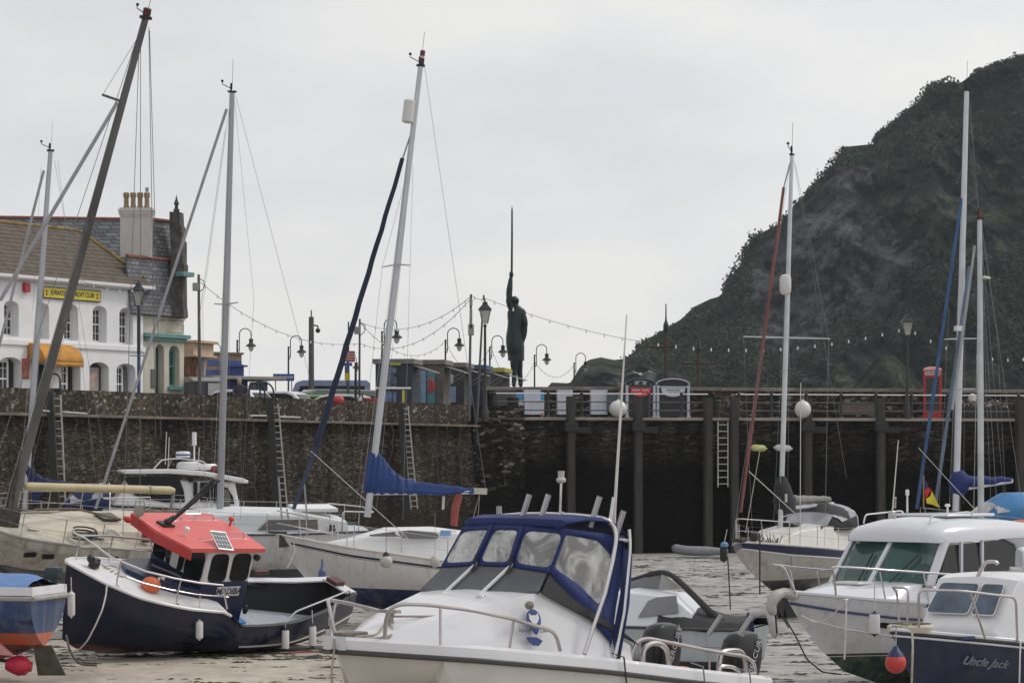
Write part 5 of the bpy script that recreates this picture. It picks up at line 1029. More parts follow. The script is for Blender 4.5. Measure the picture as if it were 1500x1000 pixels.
# dark strips standing in for the shadowed slots beside the ladders
for px,py1,lb in ((73,765,'dark vertical strip standing in for the slot shadow left of the leftmost ladder'),(396,765,'dark vertical strip standing in for the slot shadow left of the car park ladder'),(587,760,'dark vertical strip standing in for the slot shadow left of the kiosk ladder')):
    d0=wl(px,.35); d1=wl(px,.6); A=W(px,HY-(6.7-CZ)*F/d0,d0); b=MB(); B=W(px+10,py1,d1)-A; b.tube([(0,0,0),B],.17,4); o=b.build('rub_or_shade_strip',slot_shade); o.location=A; tag(o,lb,'shadow strip','dark strips standing in for slot shadows on the rubble wall')
# gull
g=empty('gull',W(938,548,140),'white gull gliding low in front of the headland','gull')
b=MB(); b.loft([[V((x,r_*math.cos(2*PI*k/8),r_*math.sin(2*PI*k/8))) for k in range(8)] for x,r_ in((-.25,.01),(-.15,.05),(0,.08),(.15,.06),(.24,.04),(.3,.01))]); 
for s in(-1,1): b.add([V((-.08,0,.03)),V((.1,0,.03)),V((.12,s*.4,.16)),V((.02,s*.75,.05)),V((-.05,s*.4,.15))],[(0,1,2,3,4)])
g.rotation_euler=(0,0,R(70)); b.build('body',M('gull_white',(.6,.6,.6),.7),g)
# ================= BOATS: helpers =================
def lerpl(L_,t):
    for (a,x),(b_,y) in zip(L_,L_[1:]):
        if t<=b_: 
            k=(t-a)/(b_-a) if b_>a else 0; return x+(y-x)*max(0,k)
    return L_[-1][1]
def tmap(t0,t1,s): return t0+(t1-t0)*(s if t1<.9 else 1-(1-s)**1.7)
class Hull:
    def __init__(s,L,B,sheer,keel,tr=.8,tm=.4,fine=2.2,rake=.6,trake=0,xo=0,p0=3.2,p1=1.15,style='round',uc=(.3,.42),yc=(.9,.3),re=1.2,flare=1.0):
        s.__dict__.update(locals())
    def half(s,t):
        if t<s.tm: k=t/s.tm; return s.B/2*(s.tr+(1-s.tr)*math.sin(PI/2*k))
        k=(t-s.tm)/(1-s.tm); return s.B/2*max(0,1-k**s.fine)
    def sh(s,t): return lerpl(s.sheer,t)
    def kl(s,t): return lerpl(s.keel,t)
    def pt(s,t,u,sd=1,off=0):
        h=s.half(t); zk=s.kl(t); zs=s.sh(t); z=zk+(zs-zk)*u
        if s.style=='round': p=s.p0+(s.p1-s.p0)*t*t; y=h*(1-max(0,1-u)**p)
        else:
            uc=s.uc[0]+(s.uc[1]-s.uc[0])*t*t; yc=s.yc[0]+(s.yc[1]-s.yc[0])*t**2.2
            y=h*yc*(u/uc) if u<uc else h*(yc+(1-yc)*((u-uc)/(1-uc))**s.flare)
        x=t*(s.L-s.rake*max(0,1-u)**s.re)+(1-t)*s.trake*(1-u)+s.xo
        return V((x,sd*(y+off),z))
    def x2t(s,x): return max(0,min(1,x/s.L))
    def skin(s,b,nt=34,nu=12,t0=0,t1=1,u0=0,u1=1,off=0,mi=0,sides=(1,-1)):
        for sd in sides:
            vs=[s.pt(tmap(t0,t1,i/nt),u0+(u1-u0)*j/nu,sd,off) for i in range(nt+1) for j in range(nu+1)]
            m=nu+1; b.add(vs,[(i*m+j,(i+1)*m+j,(i+1)*m+j+1,i*m+j+1) for i in range(nt) for j in range(nu)],mi)
    def transom(s,b,nu=12,u1=1,mi=0):
        r=[s.pt(0,u1*j/nu,1) for j in range(nu+1)]; l=[s.pt(0,u1*j/nu,-1) for j in range(nu+1)]
        b.add(r+l,[(j,j+1,nu+2+j,nu+1+j) for j in range(nu)],mi)
    def deck(s,b,t0,t1,zo=0,inset=0,camber=.05,n=20,mi=0,iny=None):
        m=8; vs=[]
        for i in range(n+1):
            t=tmap(t0,t1,i/n); h=max(0,s.half(t)-inset); p=s.pt(t,1)
            for j in range(m+1):
                k=j/m*2-1; vs.append(V((p.x,k*h,s.sh(t)+zo+camber*(1-k*k)*min(1,h))))
        b.add(vs,[(i*(m+1)+j,(i+1)*(m+1)+j,(i+1)*(m+1)+j+1,i*(m+1)+j+1) for i in range(n) for j in range(m)],mi)
    def edge(s,t0,t1,n=20,u=1,sd=1,off=0,dz=0): return [s.pt(tmap(t0,t1,i/n),u,sd,off)+V((0,0,dz)) for i in range(n+1)]
    def strip(s,b,t0,t1,u0,u1,off=.006,mi=0,sides=(1,-1),nt=24): s.skin(b,nt,2,t0,t1,u0,u1,off,mi,sides)
    def rub(s,b,r=.03,t0=0,t1=1,u=1,dz=0,off=.01,sides=(1,-1),n=26):
        for sd in sides: b.tube(s.edge(t0,t1,n,u,sd,off,dz),r,6)
def ship(fr,name,label,cat='boat',group=None): return empty(name,fr.mw,label,cat,group)
def trunk(st,n=4):
    """cabin loft; st: (x, half bottom, half top, z bottom, z top, crown)"""
    rings=[]
    for x,wb,wt,zb,zt,cr in st:
        r=[V((x,-wb,zb)),V((x,-wt,zt))]; r+=[V((x,-wt+2*wt*i/(n+1),zt+cr*math.sin(PI*i/(n+1)))) for i in range(1,n+1)]; r+=[V((x,wt,zt)),V((x,wb,zb))]; rings.append(r)
    return rings
def round_pts(p,fr_):
    p=[V(q) for q in p]; n=len(p); m=min((p[i]-p[i-1]).length for i in range(n)); m=max(m,sum((p[i]-p[i-1]).length for i in range(n))/n*.6); out=[]
    for i in range(n):
        a,b_,c=p[i-1],p[i],p[(i+1)%n]; la=(a-b_).length; lc=(c-b_).length; d1=min(fr_*m,.45*la); d2=min(fr_*m,.45*lc)
        A_=b_+(a-b_).normalized()*d1; C_=b_+(c-b_).normalized()*d2
        for t in (0,.33,.67,1): out.append(A_.lerp(b_,t).lerp(b_.lerp(C_,t),t))
    return out
def smooth_poly(p,k=1):
    return [(v.x,v.y) for v in round_pts([V((a,b_,0)) for a,b_ in p],.12 if k==1 else .24)]
def smooth_poly_old(p,k=1):
    p=[V((a,b_,0)) for a,b_ in p]
    for _ in range(k):
        q=[]
        for i in range(len(p)): a=p[i]; c=p[(i+1)%len(p)]; q+=[a.lerp(c,.22),a.lerp(c,.78)]
        p=q
    return [(v.x,v.y) for v in p]
def tracep(fr,name,mat,pxs,p0,n,th,par,rnd_=1,off=0.):
    """flat panel lying on a plane of the boat"""
    n=V(n).normalized(); pts=[fr.onp(a,c,V(p0)+n*off,n) for a,c in (smooth_poly(pxs,rnd_) if rnd_ else pxs)]
    b=MB(); b.prism(pts,n*th); return b.build(name,mat,par,smooth=False)
def lpanel(name,mat,pts,n,th,par,rnd_=0):
    if rnd_: pts=round_pts(pts,.14 if rnd_==1 else .3)
    b=MB(); b.prism(pts,V(n).normalized()*th); return b.build(name,mat,par,smooth=False)
def fender(px,y0,y1,rpx,d,mat,label,top=None,endm=None,group='fenders hanging from boat rails',tilt=0,dtop=None,cat='fender'):
    s=F/d; A=W(px,y0,d); L_=(y1-y0)/s; r=rpx/s; e=empty('fender',A,label,cat,group)
    b=MB(); b.lathe([(r*.5,-.03*L_),(r*.92,-.08*L_),(r,-.16*L_),(r,-.84*L_),(r*.92,-.92*L_),(r*.5,-.97*L_)],(0,0,0),14); b.build('fender_body',mat,e)
    b=MB(); b.lathe([(r*.25,.05*L_),(r*.3,-.01*L_),(r*.85,-.06*L_),(r*.94,-.085*L_)],(0,0,0),12); b.build('end_cap',endm or mat,e)
    b=MB(); b.lathe([(r*.94,-.915*L_),(r*.85,-.94*L_),(r*.3,-1.0*L_),(r*.2,-1.05*L_)],(0,0,0),12); b.build('end_cap',endm or mat,e)
    if top: b=MB(); b.tube([(0,0,.03*L_),W(top[0],top[1],dtop or d-.02)-A],.011,5); b.build('lanyard',ropew,e)
    if tilt: e.rotation_euler=(0,R(tilt),0)
    return e
def rig(root,fr,foot,head,r,mat,spreads=(),stays=(),yl=0,topgear=True,ov=1.0):
    A=fr.on(*foot,'y',yl); B=fr.on(*head,'y',yl); b=MB(); b.tube([A,A.lerp(B,.5),B],[r,r,r*.72],10,sq=1.15); m=b.build('mast',mat,root)
    b=MB(); d=(B-A).normalized(); b.tube([A-V((0,r*1.03,0)),B-V((0,r*.74,0))],r*.16,4) if False else b.box(B+d*.03,(r*2.6,r*1.3,r*.7)); b.build('masthead_fitting',rub,m)
    for k_,(dx_,dy_) in enumerate(((.22,.05),(-.2,.12),(.1,-.15))): b=MB(); b.tube([B,A+V((dx_,dy_,.2))],.0045,4); b.build('halyard',wire if k_ else wirep,m)
    if topgear:
        b=MB(); b.lathe([(.02,0),(.032,.04),(.032,.16),(.02,.2)],B+d*.06+V((.03,0,0)),8); b.tube([B+d*.1,B+d*.9],.006,4); b.tube([B+d*.1,B+V((.28,0,.22)),B+V((.28,0,.3))],.012,5); b.ball(B+V((.28,0,.3)),.04,6,5); b.build('wind_instruments',rub,m)
    for k,(p,q,h) in enumerate(spreads):
        b=MB(); C=A.lerp(B,h); P=fr.on(*p,'x',C.x) ; Q=fr.on(*q,'x',C.x)
        for E in (P,Q):
            if (E-C).length>1.6: E=C+(E-C).normalized()*1.3
            b.tube([C,E],[.026,.016],6)
        b.build('spreader',mat,m)
    for i,(p,q,rr,mt) in enumerate(stays):
        P=fr.on(p[0],p[1],'y',p[2]); Q=fr.on(q[0],q[1],'y',q[2]); b=MB(); b.tube([P,Q],rr,4 if rr<.03 else 8); b.build('furled_sail' if rr>.03 else 'stay',mt,root)
    return A,B
def guard(root,hull,t0,t1,n,h=.6,inset=.08,sides=(1,-1),lines=2,mt=steel,r=.013,lr=.006):
    for sd in sides:
        tops=[]
        for i in range(n):
            t=t0+(t1-t0)*i/(n-1); p=hull.pt(t,1,sd,-inset); b=MB(); b.tube([p,p+V((0,0,h))],r,6); b.build('stanchion',mt,root); tops.append(p)
        for k in range(lines): 
            b=MB(); b.tube([p+V((0,0,h*(k+1)/lines-.01)) for p in tops],lr,4); b.build('guard_wire',mt,root)
def pulpit(root,hull,t0,h=.65,r=.014,inset=.07,name='pulpit',mt=steel,fwd=.1,two=True):
    b=MB(); ps=[]
    for sd in (1,-1):
        e=[hull.pt(t0+(.985-t0)*i/5,1,sd,-inset if i<5 else -.0)+V((fwd*i/5,0,h)) for i in range(6)]; ps.append(e)
    b.tube(ps[0]+ps[1][::-1],r,7); b.build(name,mt,root)
    for sd in (0,1):
        s_=(1,-1)[sd]
        for i in (0,3): 
            b=MB(); b.tube([hull.pt(t0+(.985-t0)*i/5,1,s_,-inset),ps[sd][i]],r*.9,6); b.build('pulpit_leg',mt,root)
    if two:
        b=MB(); b.tube([(p-V((0,0,h*.5))) for p in ps[0]]+[(p-V((0,0,h*.5))) for p in ps[1][::-1]],r*.7,6); b.build('lower_rail',mt,root)
def window(name,root,pts,n,par_mat=glassd,frame=rub,th=.01,fr_w=.03,rnd_=2,glass='pane'):
    n=V(n).normalized(); c=sum((V(p) for p in pts),V((0,0,0)))/len(pts); big=[c+(V(p)-c)*(1+fr_w/max(.1,(V(p)-c).length)) for p in pts]
    f=lpanel(name,frame,big,n,th,root,rnd_); lpanel(glass,par_mat,[V(p)+n*(th*.6) for p in pts],n,th*.8,f,rnd_); return f
# ================= navy fishing boat with red roof (nearest left) =================
g=Frame(107,822,58.5,(7.0,0,2.15),224.5,-20,0)
G=ship(g,'fishing_boat','navy blue fishing boat with red wheelhouse roof, heeled over on the sand','boat')
gh=Hull(7.75,2.86,[(0,1.36),(.12,1.2),(.3,1.08),(.5,1.1),(.54,1.16),(.566,1.48),(.7,1.58),(.85,1.76),(.93,1.93),(1,2.13)],[(0,.22),(.3,.02),(.7,.0),(.85,.05),(.95,.2),(1,.42)],tr=.34,tm=.46,fine=4.4,rake=.3,p0=3.6,p1=1.4,xo=-.6)
navyh=bands('navy_hull_paint',[(-1,(.13,.035,.025)),(.3,(.007,.012,.04)),(5,(0,0,0))],rough=.22,dirt=.12,dcol=(.09,.06,.05))
b=MB(); gh.skin(b,40,14); gh.transom(b); b.build('hull',navyh,G)
whd=M('white_deck_paint',(.66,.66,.67),.5,var=.05,dirt=.35,dcol=(.4,.36,.3),dscale=2)
b=MB(); gh.deck(b,.562,1,zo=.0,camber=.15); p=gh.pt(.562,1); b.add([V((p.x,-gh.half(.562),1.47)),V((p.x,gh.half(.562),1.47)),V((p.x,gh.half(.562)-.06,1.1)),V((p.x,-gh.half(.562)+.06,1.1))],[(0,1,2,3)]); b.build('foredeck',whd,G)
b=MB(); gh.rub(b,.035,t0=.56,t1=1,dz=.0,off=.02); b.build('rub_rail',white,G)
b=MB(); gh.rub(b,.022,t0=.0,t1=.5,u=.56,off=.012); b.build('side_strake',M('pale_strake',(.42,.41,.4),.5),G)
def cf(t,sd): q=gh.pt(t,(.5-gh.kl(t))/(gh.sh(t)-gh.kl(t)),sd,-.05); q.z=.5; return q
# cockpit: inner skin, floor, capping
b=MB()
for sd in (1,-1):
    vs=[]; 
    for i in range(21):
        t=.01+.53*i/20; p=gh.pt(t,1,sd,-.05); vs+= [p,cf(t,sd)]
    b.add(vs,[(2*i,2*i+2,2*i+3,2*i+1) for i in range(20)])
b.add([V((-.54,-.42,1.33)),V((-.54,.42,1.33)),V((-.5,.35,.5)),V((-.5,-.35,.5))],[(0,1,2,3)])
b.build('inner_bulwark',M('black_inner_bulwark',(.014,.014,.016),.5,var=.3),G)
b=MB(); b.add([cf(i/20*.56,sd) for sd in (1,-1) for i in (range(21) if sd>0 else range(20,-1,-1))],[tuple(range(42))]); b.build('cockpit_floor',M('cockpit_floor_grey',(.4,.43,.47),.55,var=.12,dirt=.35,dcol=(.25,.25,.26),dscale=2.5),G)
b=MB()
for sd in (1,-1): b.loft([[gh.pt(t,1,sd,.03)+V((0,0,.0)),gh.pt(t,1,sd,.03)+V((0,0,.035)),gh.pt(t,1,sd,-(.2 if sd<0 else .09))+V((0,0,.035)),gh.pt(t,1,sd,-(.2 if sd<0 else .09))] for t in [i*.0568 for i in range(11)]],mi=0 if sd<0 else 1)
b.box((-.48,0,1.375),(.3,.85,.04)); b.build('gunwale_capping',[whd,black],G)
b=MB(); b.prism([V((1.9,-.9,.56)),V((2.9,-.9,.56)),V((2.9,.2,.56)),V((2.0,-.0,.56))],(0,0,.05)); b.build('blue_mat',M('bright_blue_mat',(.03,.2,.5),.7),G)
b=MB(); b.tube([(3.3,-1.02,1.35),(.4,-.98,.95)],.05,6); b.build('black_hose',rub,G)
# wheelhouse
whn=M('navy_cabin_paint',(.009,.014,.06),.35,var=.15); x0,x1,yw=3.02,4.28,.92
b=MB(); b.box(((x0+x1)/2,0,1.475),(x1-x0,2*yw,.97)); b.box((3.32,0,.75),(.59,2*yw-.004,.5)); b.prism([V((x1,-yw,1.5)),V((x1,yw,1.5)),V((5.3,.62,1.62)),V((5.6,0,1.66)),V((5.3,-.62,1.62))],(0,0,.3)); b.build('cabin_base',whn,G,smooth=False,bevel=.015)
b=MB(); zb,zt=1.96,2.66
b.loft([[V((x0,-yw,z)),V((x1,-yw,z)),V((x1+.12,0,z)),V((x1,yw,z)),V((x0,yw,z))] for z in (zb,zt)]); wh=b.build('wheelhouse',whd,G,smooth=False,bevel=.02)
for xa,xb in ((3.08,3.56),(3.68,4.14)): window('side_window',wh,[V((xa,yw,1.99)),V((xb,yw,1.99)),V((xb,yw,2.58)),V((xa+.03,yw,2.58))],(0,1,0),glassd,rnd_=2)
for ya,yb in ((-.86,-.36),(-.29,.29),(.36,.86)):
    f=lambda y: x1+.12-.12*abs(y)/yw*1.0+.004
    nn_=V((1,.13*(1 if ya+yb>0 else (-1 if ya+yb<0 else 0)),0)); window('front_window',wh,[V((f(ya),ya,1.95)),V((f(yb),yb,1.95)),V((f(yb),yb,2.58)),V((f(ya),ya,2.58))],nn_,glassd,th=.012,rnd_=2)
b=MB(); b.box((3.2,yw+.02,2.2),(.14,.05,.22)); b.build('life_ring_orange',orangef,wh) if False else None
rf=M('red_roof_paint',(.66,.125,.115),.42,var=.05,scale=2,dirt=.22,dcol=(.75,.3,.28),dscale=1.1)
b=MB(); zr=2.72; b.loft([[V((2.86,-1.1,z)),V((4.9,-1.1,z+.03)),V((5.04,0,z+.05)),V((4.86,1.02,z+.03)),V((2.86,1.06,z)),V((2.84,0,z+.06))] for z in (zr-.06,zr+.04)]); 
b.loft([[V((4.4,sy*1.0,2.5)),V((4.86,sy*1.025,2.76))][0:2]+[V((4.4,sy*.97,2.5)),V((4.86,sy*.98,2.74))] for sy in (-1,1)],closed=False,caps=False) if False else None
ro=b.build('roof',rf,G,smooth=False,bevel=.012)
b=MB(); 
b.loft([[V((x,y,zr+.03)),V((x-.05,y*.99,zr-.2)),V((x-.09,y*.98,zr-.2)),V((x-.05,y*.99,zr+.03))] for x,y in ((4.91,-1.11),(5.05,0),(4.87,1.03))]); b.build('visor',M('red_visor_paint',(.5,.035,.035),.35,var=.06),ro,smooth=False)
# roof fittings
b=MB()
for y in (-.55,.55): b.tube([(3.0,y,zr+.07),(4.3,y,zr+.08)],.014,5); b.tube([(3.1,y,zr+.07),(3.12,y,zr+.2),(3.6,y,zr+.21),(3.65,y,zr+.08)],.014,5)
b.tube([(4.0,-.55,zr+.07),(3.96,-.55,zr+.22),(3.5,-.55,zr+.23)],.014,5); b.build('roof_handrail',steel,ro)
sp0=g.on(303,793,'z',zr+.16); b=MB(); m3=Matrix.Rotation(R(-6),3,'Y')@Matrix.Rotation(R(-30),3,'X'); b.box((3.95,.86,zr+.16),(.42,.5,.025),M3=m3); q=b.build('solar_panel',M('panel_frame',(.6,.6,.62),.4,.5),ro,smooth=False)
b=MB(); 
for i in range(5):
    for j in range(4): b.add([V((3.95,.86,zr+.16))+m3@V((-.195+i*.08,-.225+j*.113,.0145)),V((3.95,.86,zr+.16))+m3@V((-.195+i*.08+.074,-.225+j*.113,.0145)),V((3.95,.86,zr+.16))+m3@V((-.195+i*.08+.074,-.225+j*.113+.105,.0145)),V((3.95,.86,zr+.16))+m3@V((-.195+i*.08,-.225+j*.113+.105,.0145))],[(0,1,2,3)])
b.build('solar_cells',M('solar_cells',(.05,.06,.09),.2,coat=.5),q,smooth=False)
def gw(px,py,z): return g.on(px,py,'z',z)
b=MB(); c=gw(242,770,zr+.05); b.box(c+V((0,0,.03)),(.28,.3,.08)); e1=g.dep(318,698,(g.mw@c).y+.35); e2=g.dep(322,703,(g.mw@c).y+.15)
b.tube([c+V((0,0,.08)),c.lerp(e1,.16),c.lerp(e1,.2),e1],[.07,.06,.028,.026],7); b.tube([c+V((-.03,.05,.08)),c.lerp(e2,.2),e2],[.05,.04,.022],6)
b.tube([e1.lerp(c,.32),e1.lerp(c,.05)],.05,6); b.tube([c+V((.1,.1,.1)),c+V((.12,.12,.2))],.03,5); b.build('folded_light_mast',black,ro)
b=MB(); b.tube([e1.lerp(c,.3),e1+ (e1-c)*.02],.038,7); b.build('mast_light',M('brown_lens',(.35,.28,.22),.3),ro)
c=gw(204,748,zr+.28); b=MB(); nrm=g.R.transposed()@V((.3,-1,.1)); nrm.normalize(); mm_=nrm.to_track_quat('Z','Y').to_matrix(); b.lathe([(.02,-.12),(.1,-.09),(.125,.0),(.12,.03),(.02,.04)],c,16,M3=mm_); b.tube([c-V((0,0,.3)),c],.02,5); b.tube([c+g.R.transposed()@V((-.1,0,.02)),c+g.R.transposed()@V((-.08,0,.2)),c+g.R.transposed()@V((.1,0,.2)),c+g.R.transposed()@V((.12,0,.0))],.012,5); b.build('searchlight',M('tarnished_lamp',(.22,.2,.16),.3,.5),ro)
for px,py in ((272,783),(337,768)):
    c=gw(px,py,zr+.1); b=MB(); b.lathe([(.03,-.04),(.025,.08),(.06,.1),(.06,.16),(.03,.18)],c,8); b.build('roof_light',white if px<300 else redf,ro)
c=gw(186,760,2.7); b=MB(); b.lathe([(.06,-.1),(.08,-.02),(.05,.08),(.02,.1)],c,8,M3=Matrix.Rotation(R(70),3,'Y')); b.build('horn',redf,ro)
c=V((2.98,.95,2.52)); b=MB(); b.lathe([(.05,-.05),(.075,0),(.07,.06),(.02,.07)],c,12,M3=Matrix.Rotation(R(-90),3,'X')); b.build('deck_lamp',black,wh)
# name board
nbm=M('name_board_white',(.55,.55,.55),.45,var=.05); c=g.on(334,865.5,'y',yw+.012); b=MB(); b.box(c,(.62,.024,.21)); nb_=b.build('name_board',nbm,G,smooth=False,bevel=.008)
text('MADIBA',.2,M('name_black',(.02,.02,.03),.5),nb_,c+V((0,.014,-.0)),basis(V((-1,0,0)),V((0,0,1))),shear=.25,ext=.002,sx=.9,bold=.004)
b=MB(); b.ball((2.9,.9,1.3),.07,8,6,sc3=(1,.7,1.6)); b.build('black_bracket',black,G)
# bow rail
b=MB(); P=[gh.pt(t,1,1,-.1)+V((0,0,.56)) for t in (.6,.68,.76,.84,.92)]+[V((7.0,.22,2.75)),V((7.12,0,2.78)),V((7.0,-.22,2.75))]+[gh.pt(t,1,-1,-.1)+V((0,0,.56)) for t in (.92,.84,.76,.68,.6)]
b.tube([gh.pt(.565,1,1,-.1)+V((0,0,.05))]+P+[gh.pt(.565,1,-1,-.1)+V((0,0,.05))],.022,8); b.build('bow_rail',steel,G)
b=MB(); b.tube([gh.pt(t,1,1,-.1)+V((0,0,.3)) for t in (.57,.68,.76,.84,.88)],.013,6); b.tube([gh.pt(t,1,-1,-.1)+V((0,0,.3)) for t in (.57,.68,.76,.84,.88)],.013,6); b.build('lower_rail',steel,G)
for t in (.74,.9):
    for sd in (1,-1): b=MB(); p=gh.pt(t,1,sd,-.1); b.tube([p+V((-.05,0,0)),p+V((0,0,.1)),p+V((0,0,.56))],.018,6); b.lathe([(.05,0),(.045,.02)],p+V((-.05,0,0)),8); b.build('rail_post',steel,G)
b=MB(); b.box((6.45,0,2.1),(.2,.12,.2)); b.ball((6.6,.05,2.22),.09,8,6); b.ball((6.5,.08,2.1),.1,8,6,sc3=(1.3,.8,1)); b.build('bow_roller',black,G)
b=MB(); b.tube([gh.pt(t,1,1,-.06)+V((0,0,dz)) for t,dz in ((.03,.03),(.04,.2),(.12,.28),(.22,.3),(.31,.26),(.335,.03))],.02,7); b.build('stern_quarter_rail',steel,G)
b=MB(); b.box((.9,-1.12,1.3),(.4,.1,.1)); b.build('fairlead',M('dark_red_cleat',(.08,.02,.02),.5),G,smooth=False,bevel=.02)
b=MB(); b.box((-.42,-.1,1.45),(.3,.34,.1)); b.build('mooring_cleat',M('dark_red_cleat',(.08,.02,.02),.5),G,smooth=False,bevel=.02)
b=MB(); b.tube([(1.95,-1.1,1.4),(1.9,-.85,1.35),(1.88,-.6,.95),(1.86,-.5,.6)],.018,6); b.build('hose_loop',wirep,G)
b=MB(); b.lathe([(.07,0),(.08,.03),(.08,.32),(.05,.35)],(3.05,-1.0,1.12),10,M3=Matrix.Rotation(R(20),3,'Y')); b.build('white_canister',whd,G)
b=MB(); b.lathe([(.04,0),(.09,.02),(.09,.2),(.04,.22)],(2.75,-1.05,1.42),8); b.tube([(3.0,-1.0,1.3),(3.0,-1.0,1.55),(2.9,-1,1.6)],.03,6); b.build('outboard_bracket',black,G)
b=MB(); rnd=random.Random(8)
for k in range(5): 
    pts=[V((6.2-.5*j*.3-.3*k*.2,-.35+.18*k+.12*math.sin(j*1.3+k),0)) for j in range(9)]; pts=[V((q.x,q.y,gh.sh(q.x/6.8)+.1+.012*math.sin(j*2))) for j,q in enumerate(pts)]; b.tube(pts,.014,5)
b.build('coiled_rope',ropem,G)
b=MB(); b.tube([V((5.0+.02*j,.55+.03*math.sin(j),1.93+.03*math.cos(j*2.))) for j in range(9)],.03,5); b.tube([(4.8,-.2,1.95),(4.6,.3,1.95),(4.5,.5,1.93)],.025,5); b.build('anchor_stock',steel,G)
c=g.mw@g.on(221,857,'z',1.88); e=empty('buoy',c,'large orange buoy lying on the navy fishing boat foredeck','buoy'); b=MB(); b.ball((0,0,0),.2,20,14,sc3=(1.05,1,.93)); b.build('buoy_body',orangef,e); b=MB(); b.tube(arc((0,-.15,.02),.05,0,300,10),.012,5); b.build('eye',rub,e)
def gd(px,py,y=1.28): return (g.mw@g.on(px,py,'y',y)).y
fender(292,908,936,5.5,gd(292,920)-.25,fendw,'white cylindrical fender hanging amidships on the navy fishing boat',(293,868))
fender(418,920,952,5.6,gd(418,930)-.25,fendw,'white fender on the navy fishing boat, left of the stern trio',(418,905),rub)
fender(458,914,948,5.4,gd(458,930)-.25,fendw,'white fender on the navy fishing boat, middle of the stern trio',(457,893),fendn)
fender(481.5,918,950,5.6,gd(481,930)-.25,fendw,'white fender on the navy fishing boat, right of the stern trio',(483,888),rub)
# ropes
rope_thing('mooring_rope',[W(157,853,58.4),W(155,872,58.1),W(150,892,57.9),W(140,915,57.8),W(128,938,57.9),W(112,955,58.4)],.017,ropew,'pale mooring rope falling from the navy bow to the sand')
# small red boat stern / skiff behind navy boat
fs_=Frame(440,952,61.5,(0,0,.15),205); e=ship(fs_,'red_float','small dark red float lying on the sand under the navy stern','float'); b=MB(); b.lathe([(.03,-.5),(.1,-.42),(.12,-.2),(.12,.3),(.05,.42)],(0,0,0),12,M3=Matrix.Rotation(R(90),3,'Y')); b.build('float_body',M('dark_red_float',(.25,.03,.03),.5,var=.3),e)
# ================= blue and orange launch (cut by the left edge) =================
a=Frame(101,866,54.5,(0,-1.0,1.62),168,0,1)
A_=ship(a,'launch','old blue launch with orange waterline band under a blue tarpaulin, left edge','boat')
ah=Hull(6.5,2.3,[(0,1.62),(.5,1.6),(1,2.0)],[(0,.62),(.2,.42),(.8,.38),(.95,.6),(1,1)],tr=.78,tm=.5,fine=2.6,rake=.8,p0=2.3,p1=1.2,trake=.1)
ahm=bands('launch_hull',[(-1,(.17,.05,.03)),(.66,(.55,.13,.06)),(.88,(.02,.055,.16)),(5,(0,0,0))],rough=.4,dirt=.45,dcol=(.22,.24,.28))
b=MB(); ah.skin(b,30,14); ah.transom(b); b.build('hull',ahm,A_)
b=MB(); ah.rub(b,.045,dz=-.06,off=.02); b.tube([ah.pt(0,1,1,.02)+V((-.02,0,-.06)),ah.pt(0,1,-1,.02)+V((-.02,0,-.06))],.045,8); b.build('rub_rail',M('grey_rubbing_strake',(.3,.29,.28),.6,var=.2),A_)
b=MB()
for sd in (1,-1): b.loft([[ah.pt(t,1,sd,.0)+V((0,0,-.02)),ah.pt(t,1,sd,-.02)+V((0,0,.15)),ah.pt(t,1,sd,-.1)+V((0,0,.15)),ah.pt(t,1,sd,-.1)] for t in [i/16 for i in range(16)]])
b.loft([[V((0,y,1.6)),V((.02,y,1.77)),V((.1,y,1.77)),V((.1,y,1.6))] for y in(-.86,.86)]); b.build('toe_board',whd,A_)
tarp=M('sky_blue_tarpaulin',(.1,.2,.43),.6,var=.15,scale=2,bump=.8,bscale=4)
b=MB(); vs=[]; nx_,ny_=26,16
for i in range(nx_+1):
    x=.12+4.9*i/nx_
    for j in range(ny_+1):
        k=j/ny_*2-1; h=ah.half(x/6.5)-.06; ridge=.24*(1-abs(k)**1.6)*(min(1,x*1.1+.25)); z=1.78+ridge+.05*noise.noise(V((x*2.2,k*2,0)))+.03*math.sin(x*5+k*3)*(1-k*k); 
        if j in (0,ny_): z-=.06+.03*math.sin(x*4.5)
        vs.append(V((x,k*h,z)))
b.add(vs,[(i*(ny_+1)+j,(i+1)*(ny_+1)+j,(i+1)*(ny_+1)+j+1,i*(ny_+1)+j+1) for i in range(nx_) for j in range(ny_)]); b.build('tarpaulin',tarp,A_)
b=MB(); b.prism([V((.35,-.05,.55)),V((2.2,-.06,.45)),V((2.2,-.06,-.05)),V((1.3,-.05,-.05)),V((1.0,-.05,.35))],(0,.1,0)); b.build('skeg',M('red_oxide_keel',(.17,.05,.03),.7,var=.2,dirt=.3),A_,smooth=False)
b=MB(); b.prism([V((-.35,-.02,.1)),V((.2,-.02,.08)),V((.3,-.02,.62)),V((-.05,-.02,.66))],(0,.05,0)); b.build('rudder',M('slimy_timber',(.07,.065,.045),.7,var=.4,scale=5),A_,smooth=False)
b=MB(); c=V((.62,0,.3)); b.tube([c+V((-.15,0,0)),c+V((.4,0,.05))],.035,8)
for k in range(3):
    an=R(90+120*k); d1=V((0,math.cos(an),math.sin(an))); d2=V((.3,-math.sin(an),math.cos(an))).normalized(); b.loft([[c+d1*q+d2*w_,c+d1*q-d2*w_,c+d1*q-d2*w_+V((.015,0,0)),c+d1*q+d2*w_+V((.015,0,0))] for q,w_ in ((.03,.03),(.12,.09),(.2,.1),(.27,.03))])
b.build('propeller',M('dark_bronze_prop',(.03,.025,.02),.5,.5),A_)
